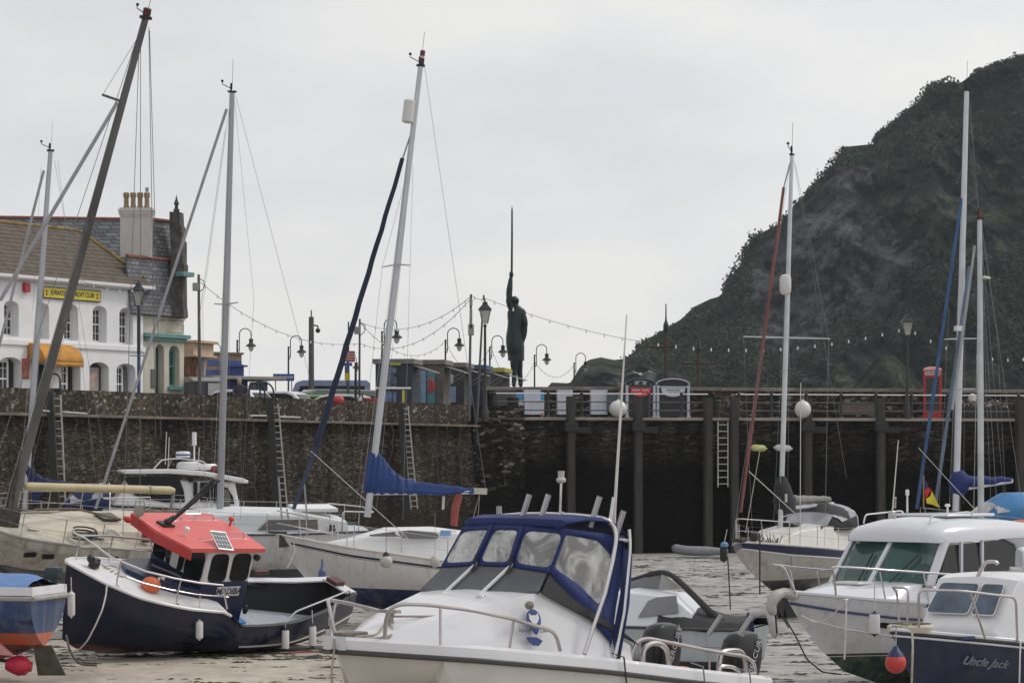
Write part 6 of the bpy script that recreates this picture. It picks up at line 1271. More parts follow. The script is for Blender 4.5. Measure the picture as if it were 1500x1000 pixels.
b=MB(); c=a.on(70,836,'x',-.1); c=a.dep(79,838,57.2); b.loft([[c+V((-.14*s,-.14*s2,z)),c+V((.16*s,-.14*s2,z)),c+V((.16*s,.14*s2,z)),c+V((-.14*s,.14*s2,z))] for s,s2,z in ((.7,.7,-.13),(.95,.95,-.1),(1.0,1.0,.04),(.8,.8,.1),(.4,.4,.12))]); b.tube([c+V((0,0,-.12)),c+V((-.04,0,-1.1))],[.07,.05],8); b.build('outboard_motor',M('dark_teal_cowl',(.02,.04,.05),.35,var=.2),A_)
fender(71,0,1,1,54,rub,'x') if False else None
e=fender(68,866,911,5.8,54.0,M('blue_fender',(.03,.12,.24),.45,var=.1),'long blue fender hanging by the stern of the blue launch',(57,846),tilt=-12)
fender(104.5,866,903,5.5,57.6,fendw,'white fender squeezed between the blue launch and the navy bow',(104,845))
e=empty('buoy',W(28,974,53.5),'crimson pear shaped buoy lying on the sand at the left edge','buoy'); b=MB(); b.lathe([(.03,-.26),(.1,-.25),(.15,-.16),(.2,0),(.17,.14),(.1,.2),(.1,.24),(.03,.25)],(0,0,0),18,M3=Matrix.Rotation(R(96),3,'Y')); b.build('buoy_body',M('crimson_buoy',(.5,.02,.06),.35,var=.1),e)
rope_thing('mooring_chain',[W(97,930,55),W(101,948,54.6),W(108,962,54.2),W(118,973,53.9),W(142,974,53.9)],.025,M('rusty_chain'),'rusty chain running down from the blue launch stern onto the sand','chain')
rope_thing('mooring_rope',[W(76,910,54),W(66,926,53.9),W(55,938,53.8),W(46,947,53.7)],.013,ropem,'brown line from the blue fender down to the sand')
b=MB(); b.prism([V((0,0,0)),V((.62,0,-.05)),V((.1,0,.42)),V((0,0,.45))],(0,.15,0)); o=b.build('pink_board',M('faded_pink_board',(.5,.22,.2),.6),smooth=False); o.location=W(-30,956,52.8); tag(o,'faded pink board poking in at the left edge above the crimson buoy','board')
# ================= sailing boats on the left =================
GR='yachts dried out in the harbour'
hatch=M('smoked_hatch',(.03,.03,.032),.25); teakm=M('grey_teak',(.14,.11,.08),.8,var=.3,scale=5)
# ---- cream sailing boat with leaning mast (far left)
f=Frame(-60,760,66,(8.5,0,2.2),222,-18,0); S=ship(f,'sailing_boat','grubby cream sailing boat with leaning grey mast and long buff boom, far left','sailing boat',GR)
h=Hull(6.4,2.7,[(0,1.78),(.5,1.86),(.8,1.97),(1,2.2)],[(0,.9),(.4,.45),(.8,.6),(1,1.2)],tr=.7,tm=.35,fine=2.4,rake=1.0,p0=2.6,p1=1.2,xo=2.1)
b=MB(); h.skin(b,30,12); h.transom(b); b.build('hull',bands('cream_hull',[(-1,(.1,.1,.11)),(1.0,(.03,.05,.1)),(1.06,(.47,.455,.42)),(5,(0,0,0))],rough=.5,dirt=.8,dcol=(.22,.2,.16)),S)
b=MB(); h.deck(b,0,1,camber=.08); b.build('deck',M('stained_cream_deck',(.5,.47,.4),.6,var=.15,dirt=.75,dcol=(.2,.16,.1),dscale=2.2),S)
b=MB(); h.rub(b,.035,dz=.02); b.build('toe_rail',M('mid_grey_rail',(.3,.28,.25),.7,var=.2),S)
b=MB(); h.rub(b,.02,u=.8); b.build('rub_or_shade_strip',M('mid_grey_rail'),S)
tr_=[(2.2,.85,.72,1.78,2.02,.05),(3.4,.92,.8,1.8,2.08,.06),(5.0,.85,.72,1.85,2.12,.06),(5.9,.72,.6,1.9,2.08,.05),(6.7,.5,.35,1.95,2.0,.03)]
b=MB(); b.loft(trunk(tr_)); b.build('cabin',cream,S,bevel=.03)
for x0_,x1_ in ((3.0,3.9),): window('cabin_window',S,[V((x0_,.92,1.84)),V((x1_,.92,1.85)),V((x1_-.1,.84,2.02)),V((x0_+.1,.84,2.02))],(0,1,.35),glassd,rnd_=1)
for x in (5.0,6.6,7.0): 
    y=h.half((x-2.1)/6.4); window('portlight',S,[V((x-.16,y+.0,1.55)),V((x+.16,y+.0,1.55)),V((x+.16,y+.0,1.66)),V((x-.16,y+.0,1.66))],(0.05,1,0),glassd,frame=teakm,rnd_=2)
window('portlight',S,[V((5.2,.87,2.0)),V((5.55,.83,2.0)),V((5.5,.8,2.1)),V((5.2,.82,2.1))],(0.1,1,.3),glassd,rnd_=2)
b=MB(); b.box((4.4,0,2.21),(.5,.5,.06)); b.build('deck_hatch',hatch,S,smooth=False,bevel=.02)
oldm=M('weathered_grey_mast',(.13,.125,.12),.7,.2,var=.35,scale=1.2,stretch=(1,1,.4),dirt=.4,dcol=(.26,.25,.24),dscale=2.5)
A_,B_=rig(S,f,(8,775),(213,28),.1,oldm,[],[((-30,745,0),(206,40,0),.008,wire),((0,440,0),(172,150,0),.045,M('furled_pale_sail',(.33,.33,.35),.7)),((178,840,.9),(204,60,0),.008,wire),((205,845,-.9),(206,60,0),.008,wire),((218,40,0),(228,640,-1.5),.008,wire),((236,640,-1.4),(219,45,0),.008,wire),((150,140,0),(205,50,0),.006,wire)])
b=MB(); P=f.on(176,148,'y',0); Q=f.on(150,139,'y',0); b.tube([P,Q],.03,6); b.build('spreader',oldm,S)
b=MB(); c=f.on(214,25,'y',0); b.lathe([(.04,-.05),(.085,.0),(.095,.06),(.095,.19),(.07,.21)],c,10); b.build('masthead_light',M('masthead_red',(.09,.015,.02),.3),S)
buff=M('buff_boom',(.5,.42,.25),.55,var=.12,scale=2,dirt=.3,dcol=(.25,.2,.12))
b=MB(); P=f.on(36,712,'y',0); Q=f.on(255,718,'y',0); b.tube([P,P.lerp(Q,.03),P.lerp(Q,.97),Q],[.07,.1,.1,.06],12); bo=b.build('boom',buff,S)
b=MB(); 
for t in (.82,): b.tube([P.lerp(Q,t),P.lerp(Q,t+.012)],.115,12)
b.build('boom_band',M('mid_grey_rail'),bo); b=MB(); b.tube([Q,Q+V((0,0,-1.2))],.035,6); b.build('boom_strut',M('mid_grey_rail'),bo)
b=MB(); b.box(f.on(10,758,'y',0),(.5,.35,.5)); 
for k in range(9): c=f.on(12,750,'y',0)+V((.05*math.sin(k*2),.14*math.cos(k*1.7),.1*k)); b.tube([c,c+V((.02,.02,.5))],.018,4)
b.build('mast_foot_ropes',M('dark_rope',(.07,.065,.06),.9,var=.4,scale=9),S)
guard(S,h,.35,.95,5,mt=steel)
# small tiller / outboard shapes by the navy bow
b=MB(); c=f.on(96,790,'y',.2); b.loft([[c+V((x*s,y*s,z)) for x,y in((-.16,-.1),(.16,-.1),(.16,.1),(-.16,.1))] for s,z in((.8,-.15),(1.1,-.05),(1.1,.08),(.6,.16))]); b.build('winch_cover',black,S)
b=MB(); b.tube([f.on(40,776,'y',.3),f.on(152,790,'y',.9)],.025,6); b.build('spinnaker_pole',M('dark_rope'),S)
rnd=random.Random(21)
b=MB(); pts=[V((5.6+.3*math.cos(k*.8),.9+.2*math.sin(k*.8),2.0+.01*k)) for k in range(24)]; b.tube(pts,.022,5); b.build('coiled_rope',M('dark_rope'),S)
b=MB(); b.box((3.1,.3,2.25),(.7,.5,.3)); b.build('deck_box',M('brown_grey_box',(.12,.1,.075),.8,var=.4),S,bevel=.03)
b=MB(); b.tube([(4.6,1.0,2.05),(5.0,1.02,2.3),(5.1,1.0,2.05)],.05,7); b.build('cowl_vent',white2,S)
b=MB(); b.lathe([(.1,0),(.13,.05),(.13,.45),(.1,.5)],(3.9,1.05,1.95),10); b.build('jerry_can',M('faded_red_can',(.25,.06,.04),.6),S)
b=MB(); b.tube([(5.9,-.9,2.1),(5.2,-.2,2.35),(4.4,.4,2.3)],.03,5); b.build('boathook',M('varnished_hook',(.2,.13,.07),.6),S)
# ---- sailing boat behind it with navy sail cover and sprayhood
f=Frame(-20,755,86,(8.5,0,2.15),190,0,1); S=ship(f,'sailing_boat','white sailing boat with dark blue boom cover and sprayhood, behind the cream boat','sailing boat',GR)
h=Hull(8.5,2.8,[(0,1.75),(.5,1.82),(1,2.15)],[(0,.8),(.4,.35),(.8,.5),(1,1.1)],tr=.7,tm=.42,fine=2.2,rake=1.0)
b=MB(); h.skin(b,26,10); h.transom(b); b.build('hull',bands('cream_striped_hull',[(-1,(.05,.05,.08)),(1.0,(.55,.53,.47)),(5,(0,0,0))],rough=.4,dirt=.4),S)
b=MB(); h.deck(b,0,1,camber=.07); b.build('deck',white2,S)
b=MB(); h.strip(b,.05,.95,.86,.93,.01); b.build('cream_stripe',M('cream_stripe',(.5,.43,.28),.5),S)
b=MB(); h.rub(b,.03,dz=.02); b.build('toe_rail',M('mid_grey_rail'),S)
b=MB(); b.loft(trunk([(3.9,.95,.85,1.8,2.3,.06),(5.2,.95,.82,1.82,2.34,.07),(6.8,.75,.6,1.9,2.26,.06),(7.4,.5,.4,1.95,2.05,.03)])); b.build('cabin',white2,S,bevel=.03)
b=MB(); 
for k in range(6): b.box((5.0+k*.33,.86,2.37),(.06,.06,.07))
b.tube([(4.9,.86,2.42),(6.8,.72,2.4)],.02,6); b.build('grab_rail',teakm,S)
def hood(S,f,x0,x1,w,z0,z1,cmat,lab='sprayhood',win=True):
    """canvas hood: hoop at x1 (rear, high) sloping to x0 (front)"""
    b=MB(); rings=[]
    n=12
    for x,s,zz in ((x1,1.0,z1),(x1+(x0-x1)*.45,.99,z1-.02),(x1+(x0-x1)*.78,.93,z0+(z1-z0)*.55),(x0,.84,z0+.02)):
        rings.append([V((x,-w*s*math.cos(PI*i/n) if 0<i<n else (-w*s if i==0 else w*s),z0+(zz-z0)*math.sin(PI*i/n)**.55)) for i in range(n+1)])
    b.loft(rings,closed=False,caps=False); o=b.build(lab,cmat,S,sol=.015)
    b=MB(); b.tube([p+V((-.01,0,.0)) for p in rings[0]],.02,6); b.build('hood_hoop',steel,o)
    if win:
        b=MB(); 
        for sd in (1,-1):
            i0,i1=(7,11) if sd>0 else (1,5)
            A_=[rings[0][i]*.7+rings[1][i]*.3 for i in range(i0,i1+1)]; B_=[rings[2][i] for i in range(i0,i1+1)]
            off=V((0,sd*.035,.035)); m=len(A_); b.add([p+off for p in A_+B_],[(i,i+1,m+i+1,m+i) for i in range(m-1)])
        b.build('hood_window',M('hood_vinyl',(.32,.33,.36),.2,var=.35,scale=2,bump=.5),o)
        b=MB(); A_=[rings[2][i]*.8+rings[1][i]*.2 for i in range(3,n-2)]; B_=[rings[3][i]*.8+rings[2][i]*.2 for i in range(3,n-2)]; m=len(A_); b.add([p+V((.035,0,.035)) for p in A_+B_],[(i,i+1,m+i+1,m+i) for i in range(m-1)]); b.build('hood_window',M('hood_vinyl'),o)
    return o
hood(S,f,6.35,4.85,.92,2.3,3.2,navyc)
A_,B_=rig(S,f,(36,745),(74,222),.085,alu,[((22,449,),(86,461),.58)],[((-25,600,0),(64,250,0),.045,M('furled_pale_sail')),((60,245,0),(48,455,0),.006,wire),((80,235,0),(165,740,-1),.007,wire),((85,235,0),(140,700,1),.007,wire)])
def cover(S,pts_top,pts_bot,w,mat,f,name='sail_cover'):
    """boom cover traced on the boat's centre plane, rounded section"""
    b=MB(); rings=[]
    for (ax,ay),(bx,by) in zip(pts_top,pts_bot):
        P=f.on(ax,ay,'y',0); Q=f.on(bx,by,'y',0); c=(P+Q)/2; hh=(P-Q)/2; ww=min(w,max(.05,hh.length*.75)); n=12
        rings.append([c+hh*math.sin(2*PI*k/n)+V((0,ww*math.cos(2*PI*k/n)*(1.15 if math.sin(2*PI*k/n)<0 else .8),0)) for k in range(n)])
    # subdivide with wrinkles
    out=[]
    for i in range(len(rings)-1):
        for s in range(4):
            t=s/4; out.append([a_.lerp(c_,t)+V((0,.02*math.sin(7*k+9*(i+t)),.012*math.sin(5*k+8*(i+t)))) for k,(a_,c_) in enumerate(zip(rings[i],rings[i+1]))])
    out.append(rings[-1]); b.loft(out); return b.build(name,mat,S)
cover(S,[(33,664),(44,680),(52,692),(70,702),(110,706),(178,709)],[(38,694),(46,720),(54,722),(72,716),(110,715),(178,713)],.13,navyc,f)
b=MB(); b.tube([f.on(33,716,'y',0),f.on(182,714,'y',0)],.05,8); b.build('boom',alu,S)
b=MB(); c=f.on(53,722,'y',0); b.prism([c+V((-.15,0,.1)),c+V((.15,0,.1)),c+V((.1,0,-.35)),c+V((-.1,0,-.3))],(0,.05,0)); b.build('hanging_sail_bag',navyc,S)
guard(S,h,.1,.95,7)
# ---- white motor cruiser with radar
f=Frame(150,742,90,(7.6,0,2.75),192,0,0); S=ship(f,'motor_cruiser','white motor cruiser with radar dome, dark side windows and life raft on its roof','motor boat')
h=Hull(7.6,2.9,[(0,2.3),(.5,2.4),(1,2.75)],[(0,.5),(.4,.4),(.8,.7),(1,1.5)],tr=.9,tm=.4,fine=2.6,rake=1.2,style='chine')
b=MB(); h.skin(b,24,10); h.transom(b); b.build('hull',bands('cruiser_hull',[(-1,(.04,.05,.09)),(1.1,(.62,.62,.64)),(5,(0,0,0))],rough=.3,dirt=.25),S)
b=MB(); h.deck(b,0,1,camber=.05); b.build('deck',white,S)
zf=lambda px,py: f.on(px,py,'y',1.0)
b=MB(); pr=[(150,748),(168,738),(200,735),(178,697),(176,691),(250,689),(300,694),(364,703),(362,708),(352,710),(350,748)]
P_=[zf(*q) for q in [(166,740),(190,700),(345,706),(352,748)]]
def mirror(pts,y): return [V((p.x,-y,p.z)) for p in pts]
b.loft([[V((p.x,y*(.86 if p.z>3 else 1),p.z)) for p in P_] for y in (-1.02,1.02)]); cb=b.build('cabin',white,S,bevel=.05)
rp_=[zf(*q) for q in [(176,689.5),(182,687.5),(250,686.5),(300,690),(355,700),(364,704),(362,708),(300,697),(250,693.5),(182,694)]]
b=MB(); b.prism([V((p.x,-1.12,p.z)) for p in rp_],(0,2.24,0)); rr_=b.build('roof',white,S,bevel=.03)
def sidew(px,nm='side_window',mt=glassd,r=1): return tracep(f,nm,mt,px,(0,1.0,0),(0,1,.0),.05,cb,r)
sidew([(181,699),(205,697),(262,699),(269,718),(271,735),(240,735),(205,728),(196,724)]); sidew([(272,698),(283,698),(283,706),(277,706)],r=0); sidew([(283,705),(289,705),(289,735),(283,735)],r=0); sidew([(293,706),(307,706),(307,734),(293,734)],r=0); sidew([(309,706),(323,707),(323,735),(309,735)],r=0); sidew([(325,712),(333,714),(341,727),(343,738),(326,735)],r=1)
b=MB(); z0=rp_[2].z
b.tube([zf(222,690)+V((0,-.1,0)),zf(237,673),zf(262,671)+V((0,0,0)),zf(296,675),zf(302,679)],.02,6); b.tube([zf(244,690),zf(251,674)],.015,5); b.tube([V((zf(237,673).x,-.9,zf(237,673).z)),zf(237,673)],.02,6); b.tube([V((zf(296,675).x,-.9,zf(296,675).z)),zf(296,675)],.02,6); b.build('roof_arch',steel,S)
def lz(nm,mt,px,py,prof,par=None,y=.5,seg=16): b=MB(); c=f.on(px,py,'y',y); b.lathe(prof,c,seg); return b.build(nm,mt,par or S)
r_=lz('radar_dome',white,268,670,[(.2,0),(.235,.03),(.235,.15),(.2,.19),(.1,.2)]); lz('radar_band',M('blue_band',(.05,.1,.35),.4),268,670,[(.237,.06),(.237,.11)],r_)
b=MB(); c=f.on(277,690,'y',.3); b.lathe([(.25,0),(.38,.05),(.41,.16),(.38,.26),(.25,.31)],c,18); b.lathe([(.25,0),(.36,.05),(.38,.14),(.3,.24)],c+V((-.55,.0,0)),18); b.build('life_raft',white,S)
b=MB(); b.box(f.on(313,686,'y',.5),(.55,.3,.18)); b.build('red_float_box',M('dark_red_float'),S,bevel=.04)
b=MB(); c=f.on(284.5,652,'y',0); b.tube([c,c+V((0,0,.42))],.075,12); b.tube([c-V((0,0,.5)),c],.03,6); b.build('radar_reflector',white,S)
for px,py0,py1 in ((242,680,632),(290,690,655),(246,690,640)):
    b=MB(); b.tube([f.on(px,py0,'y',.6),f.on(px+2,py1,'y',.6)],.012,5); b.build('whip_aerial',white,S)
b=MB(); b.lathe([(.16,-.02),(.25,0),(.25,.02)],f.on(329,731,'y',1.08),20,M3=Matrix.Rotation(R(-90),3,'X')@Matrix.Diagonal((.75,1.3,1))); b.build('coiled_net',M('grey_net',(.15,.14,.12),.9,var=.4,scale=20),S)
guard(S,h,.45,.98,5)
text('Sunchaser',.16,M('grey_script',(.2,.2,.22),.5),S,f.on(262,741,'y',1.3)+V((0,.0,0)),basis(V((-1,0,0)),V((0,0,1))),shear=.3) if False else None
# ---- white sailing boat with tall mast behind the navy boat
f=Frame(150,764,77,(7.4,0,2.25),200,-7,0); S=ship(f,'sailing_boat','off white sailing boat with grey foredeck hatch behind the red roofed fishing boat','sailing boat',GR)
h=Hull(7.4,2.7,[(0,2.0),(.1,2.02),(.5,2.03),(1,2.25)],[(0,1.2),(.15,.7),(.45,.4),(.8,.6),(1,1.2)],tr=.5,tm=.45,fine=2.3,rake=1.1,trake=-.5)
b=MB(); h.skin(b,30,12); h.transom(b); b.build('hull',bands('off_white_hull',[(-1,(.05,.06,.09)),(1.05,(.55,.56,.56)),(5,(0,0,0))],rough=.4,dirt=.35),S)
b=MB(); h.deck(b,0,1,camber=.08); b.build('deck',M('pale_blue_grey_deck',(.45,.5,.53),.6,var=.08,dirt=.3),S)
b=MB(); h.rub(b,.03,dz=.03); b.build('toe_rail',M('dark_toe_rail',(.07,.07,.07),.6,var=.5,scale=8),S)
b=MB(); b.loft(trunk([(.7,.75,.65,2.0,2.3,.05),(2.0,.92,.8,2.0,2.5,.08),(3.6,.92,.78,2.0,2.55,.08),(5.0,.72,.6,2.02,2.48,.07),(6.0,.45,.3,2.05,2.15,.03)])); cb=b.build('cabin',M('pale_cabin',(.6,.62,.63),.45,var=.05,dirt=.3),S,bevel=.03)
b=MB(); b.prism([V((1.6,.895,2.12)),V((3.3,.91,2.12)),V((3.0,.84,2.38)),V((1.6,.82,2.38))],(0,.03,.02)); b.build('cabin_side_panel',M('brown_grey_panel',(.11,.1,.095),.6),cb,smooth=False)
b=MB(); b.box((1.5,0,2.6),(1.2,.9,.1)); b.build('deck_hatch',white,cb,smooth=False,bevel=.02)
b=MB(); 
b.lathe([(.1,0),(.1,.06),(.07,.1),(.08,.16)],(1.2,.95,2.1),10)
b.build('winch',M('dark_winch',(.06,.055,.05),.4,.5),S)
A_,B_=rig(S,f,(322,750),(340,136),.085,alu,[((295,444),(372,439),.5)],[((140,745,0),(332,160,0),.04,M('furled_pale_sail')),((345,140,0),(466,600,0),.006,wire),((290,480,.5),(330,190,0),.007,wire),((344,150,0),(372,437,1),.005,wire),((372,437,1),(352,760,1.1),.005,wire),((337,150,0),(297,445,-1),.005,wire),((297,445,-1),(300,750,-1),.005,wire)])
pulpit(S,h,.8); guard(S,h,.05,.8,7)
b=MB(); b.tube([h.pt(.12,1,1,-.1)+V((0,0,0)),h.pt(.12,1,1,-.1)+V((0,0,.6)),h.pt(0,1,1,-.1)+V((-.1,0,.55)),h.pt(0,1,-1,-.1)+V((-.1,0,.55)),h.pt(.12,1,-1,-.1)+V((0,0,.6)),h.pt(.12,1,-1,-.1)],.022,7); b.build('pushpit',steel,S)
b=MB(); 
for px,a0,a1 in ((408,700,775),(420,745,776),(445,700,773)): b.tube([f.on(px,a0,'y',.8),f.on(px+6,a1,'y',.8)],.025,6)
b.build('boom_gallows',alu,S)
fender(455,0,1,1,60,rub,'x') if False else None
e=empty('fender',W(446,769,75.2),'cream horizontal fender tied between the two yachts','fender'); b=MB(); b.lathe([(.03,-.4),(.09,-.36),(.13,-.25),(.13,.25),(.09,.36),(.03,.4)],(0,0,-.7),12,M3=Matrix.Rotation(R(90),3,'Y')); b.build('fender_body',fendw,e); e.location=W(456,810-38,75.2)
# ---- mid harbour yacht with bright blue sail cover
f=Frame(415,785,71,(8,0,2.35),197,0,2.2); S=ship(f,'sailing_boat','white yacht with bright blue boom cover, navy stripe and dark blue bottom, centre','sailing boat',GR)
h=Hull(8.2,2.8,[(0,1.72),(.5,1.86),(.8,2.12),(1,2.38)],[(0,.75),(.2,.55),(.45,.42),(.8,.55),(1,1.15)],tr=.78,tm=.42,fine=2.3,rake=.95)
b=MB(); h.skin(b,36,14); h.transom(b); b.build('hull',bands('yacht_hull',[(-1,(.012,.022,.085)),(1.12,(.62,.62,.625)),(5,(0,0,0))],rough=.28,dirt=.18,dcol=(.4,.37,.33)),S)
b=MB(); h.strip(b,.02,.965,.865,.9,.006); h.strip(b,.02,.95,.845,.852,.006); b.build('navy_stripe',M('navy_tape',(.01,.015,.04),.3),S)
b=MB(); h.deck(b,0,1,camber=.07); b.build('deck',white,S)
b=MB(); h.rub(b,.028,dz=.02); b.build('toe_rail',M('white_toe_rail',(.6,.58,.55),.5),S)
b=MB(); b.loft(trunk([(1.0,1.0,.85,1.75,2.3,.05),(2.6,1.05,.88,1.8,2.5,.08),(4.2,.95,.78,1.86,2.62,.1),(5.4,.75,.6,1.95,2.58,.08),(6.3,.5,.36,2.05,2.32,.05),(6.9,.25,.15,2.15,2.22,.02)])); cb=b.build('cabin',white,S,bevel=.04)
grw=M('grey_tint_window',(.12,.12,.13),.2,var=.1)
tracep(f,'cabin_window',grw,[(541,783),(578,778.5),(579,783),(585,785.5),(541,785)],(0,.93,2.2),(0,1,.28),.03,cb,0,off=.02); tracep(f,'cabin_window',grw,[(583,778),(600,776.5),(638,780),(642,784),(640,789),(600,789),(588,787)],(0,.98,2.2),(0,1,.28),.03,cb,0,off=.04)
tracep(f,'rescue_panel',M('sky_blue_panel',(.12,.3,.55),.5),[(645,776.5),(660,777),(660,784),(645,784)],(0,1.0,2.2),(0,1,.28),.03,cb,0,off=.05)
b=MB(); b.box((2.2,0,2.6),(.8,.8,.1)); b.build('deck_hatch',white2,cb,smooth=False,bevel=.02)
b=MB(); b.tube([(1.5,.7,2.5),(1.5,.7,2.6),(2.5,.75,2.66),(2.55,.75,2.55)],.018,5); b.build('grab_rail',steel,cb)
alm=M('silver_mast',(.5,.51,.54),.4,.3,var=.05)
A_,B_=rig(S,f,(538,757),(616,98),.078,alm,[((560,391),(608,389),.56)],[((430,745,0),(463,655,0),.05,M('furled_navy_end',(.03,.045,.09),.7)),((622,98,0),(712,720,0),.006,wire),((605,240,0),(590,760,1.2),.005,wire),((560,391,-.6),(600,240,0),.005,wire),((560,391,-.6),(520,760,-1),.005,wire),((455,660,0),(602,792,1.2),.012,ropew)])
P=f.on(463,655,'y',0); Q=f.on(590,232,'y',0); b=MB(); b.tube([P.lerp(Q,k/20)+V((.01*math.sin(k*2),.01*math.cos(k*3),0)) for k in range(21)],[.055+.03*(1-k/20) for k in range(21)],8); fs_s=b.build('furled_sail',M('furled_navy_sail',(.012,.018,.045),.75,var=.3,scale=1.5),S)
b=MB(); b.tube([Q,f.on(604,190,'y',0)],.02,5); b.build('halyard',wire,fs_s)
b=MB(); c=f.on(598.5,163,'y',.1); dn_=(B_-A_).normalized(); b.tube([c-dn_*.3,c-dn_*.26,c+dn_*.26,c+dn_*.3],[.1,.145,.145,.1],14); b.build('radar_reflector',fendw,S)
b=MB(); c=f.on(617,95,'y',0); b.tube([c,c+dn_*.16],.07,8); b.build('masthead_lamp_base',black,S); b=MB(); b.tube([c+dn_*.16,c+dn_*.22],.06,8); b.build('masthead_lens',M('white_lens',(.6,.4,.35),.3),S); b=MB(); b.tube([c+dn_*.22,c+dn_*.36],.065,8); b.build('masthead_lamp',M('masthead_red'),S)
cover(S,[(541,661),(551,660),(561,669),(575,688),(590,699),(610,705),(645,709),(670,712),(700,716)],[(533,722),(543,725),(556,725),(575,724),(592,724),(610,724),(645,725),(670,724),(697,722)],.16,bluec,f)
b=MB(); b.tube([f.on(545,722,'y',0),f.on(710,720,'y',0)],.055,8); b.build('boom',alm,S)
b=MB(); b.box(f.on(703,719,'y',0),(.35,.12,.16)); b.build('boom_end_fitting',M('cream_plastic',(.45,.42,.36),.5),S)
b=MB(); b.tube([f.on(673,724,'y',.1),f.on(667,740,'y',.1),f.on(665,770,'y',.1)],[.09,.1,.09],8); b.build('orange_danbuoy_bag',M('orange_red_bag',(.27,.06,.045),.7,var=.2,bump=.4),S)
b=MB(); b.tube([f.on(650,726,'y',0),f.on(649,746,'y',0)],.035,6); b.build('furling_line',ropew,S)
for q in ((690,690),(699,720)): b=MB(); b.tube([f.on(703,721,'y',0),f.on(q[0],770,'y',.3)],.008,4); b.build('mainsheet',ropem,S)
pulpit(S,h,.8,h=.62); guard(S,h,.08,.78,6)
b=MB(); b.box(h.pt(1,1)+V((-.05,0,.06)),(.45,.14,.06)); b.prism([h.pt(.99,1)+V((.0,-.07,.02)),h.pt(.99,1)+V((-.02,-.07,-.3)),h.pt(.99,1)+V((-.35,-.07,-.25)),h.pt(.99,1)+V((-.4,-.07,.0))],(0,.14,0)); b.build('bow_anchor',M('dark_winch'),S)
e=empty('ball_fender',W(565.5,822,69.6),'round off white ball fender hanging on the centre yacht hull','fender'); b=MB(); b.ball((0,0,0),.16,18,12); b.build('float_body',M('dirty_white_buoy',(.45,.44,.39),.5,dirt=.4),e); b=MB(); b.lathe([(.1,.12),(.06,.2),(.02,.24)],(0,0,0),10); b.tube([(0,0,.2),(0,.2,1.15)],.008,4); b.build('eye',rub,e)
e=empty('ball_fender',W(637,822,69.8),'off white ball fender half hidden beside the blue canopy','fender'); b=MB(); b.ball((0,0,0),.13,18,12,sc3=(.9,.9,1.2)); b.build('float_body',M('dirty_white_buoy'),e); b=MB(); b.tube([(0,0,.12),(0,.2,1.2)],.008,4); b.build('lanyard',ropem,e)
# bilge keels
b=MB()
for sd in (1,-1): b.loft([[V((x,sd*(.55+.25*(.9-z)),z)),V((x,sd*(.63+.25*(.9-z)),z))][::1]+[V((x+L_,sd*(.63+.25*(.9-z)),z)),V((x+L_,sd*(.55+.25*(.9-z)),z))] for x,L_,z in ((3.2,1.9,.75),(3.5,1.3,-.15))])
b.build('keel',M('antifoul_navy',(.012,.018,.06),.6,var=.3),S,smooth=False)
b=MB(); b.lathe([(.05,0),(.09,.05),(.09,.22),(.03,.3),(.02,.5)],(0,0,0),10); o=b.build('blue_can',M('faded_blue_can',(.08,.11,.25),.6)); o.location=W(472,850,66); tag(o,'faded blue can fixed to the navy boat stern rail','can')
rope_thing('mooring_rope',[W(430,790,71),W(432,806,69),W(425,824,66),W(420,832,64.5)],.012,ropem,'slack line from the centre yacht bow to the navy boat gunwale')
# distant dinghy by the wall
f=Frame(1030,806,126,(0,0,.2),176); S=ship(f,'inflatable_dinghy','small grey inflatable dinghy lying at the foot of the dark wall','dinghy')
b=MB(); T=[V((1.25-.02,.0,.3))]; path=[V((-1.1,.5,.17)),V((.6,.5,.18)),V((1.05,.32,.24)),V((1.25,0,.3)),V((1.05,-.32,.24)),V((.6,-.5,.18)),V((-1.1,-.5,.17))]; b.tube(path,[.1]+[.2]*5+[.1],10); b.build('tube',M('dinghy_grey',(.2,.21,.22),.6,var=.1),S)
b=MB(); b.box((0,0,.1),(2.1,.8,.06)); b.box((-.9,0,.22),(.05,.85,.3)); b.build('floor',darkc,S,smooth=False)
# ================= power catamaran with blue canopy (foreground) =================
f=Frame(498,938,33.3,(6.5,0,1.96),225,0,0); S=ship(f,'catamaran_boat','large cream and white power catamaran with royal blue canopy in the foreground','motor boat')
cg=M('cream_gelcoat',(.57,.55,.52),.3,var=.04,dirt=.3,dcol=(.35,.3,.22),coat=.3); hw=M('hull_white',(.66,.66,.68),.28,var=.03,dirt=.25,dcol=(.45,.42,.36),coat=.3)
h=Hull(6.6,2.5,[(0,1.2),(.25,1.4),(.5,1.62),(.8,1.84),(1,1.96)],[(0,.75),(.5,.95),(.85,1.1),(1,1.3)],tr=.92,tm=.4,fine=5.2,rake=.35,style='round',p0=7,p1=1.5)
b=MB(); h.skin(b,44,14); h.transom(b); b.build('hull',cg,S)
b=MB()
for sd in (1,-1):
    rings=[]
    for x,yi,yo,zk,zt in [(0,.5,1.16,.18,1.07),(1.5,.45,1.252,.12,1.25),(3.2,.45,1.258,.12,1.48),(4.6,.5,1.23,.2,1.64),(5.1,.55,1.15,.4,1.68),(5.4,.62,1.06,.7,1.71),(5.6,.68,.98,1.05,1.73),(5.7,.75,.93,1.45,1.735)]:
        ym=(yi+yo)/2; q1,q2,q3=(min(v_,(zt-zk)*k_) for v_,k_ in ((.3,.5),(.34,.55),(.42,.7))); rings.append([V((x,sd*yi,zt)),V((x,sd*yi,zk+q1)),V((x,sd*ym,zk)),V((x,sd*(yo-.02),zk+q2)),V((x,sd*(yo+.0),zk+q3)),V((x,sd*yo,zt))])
    b.loft(rings)
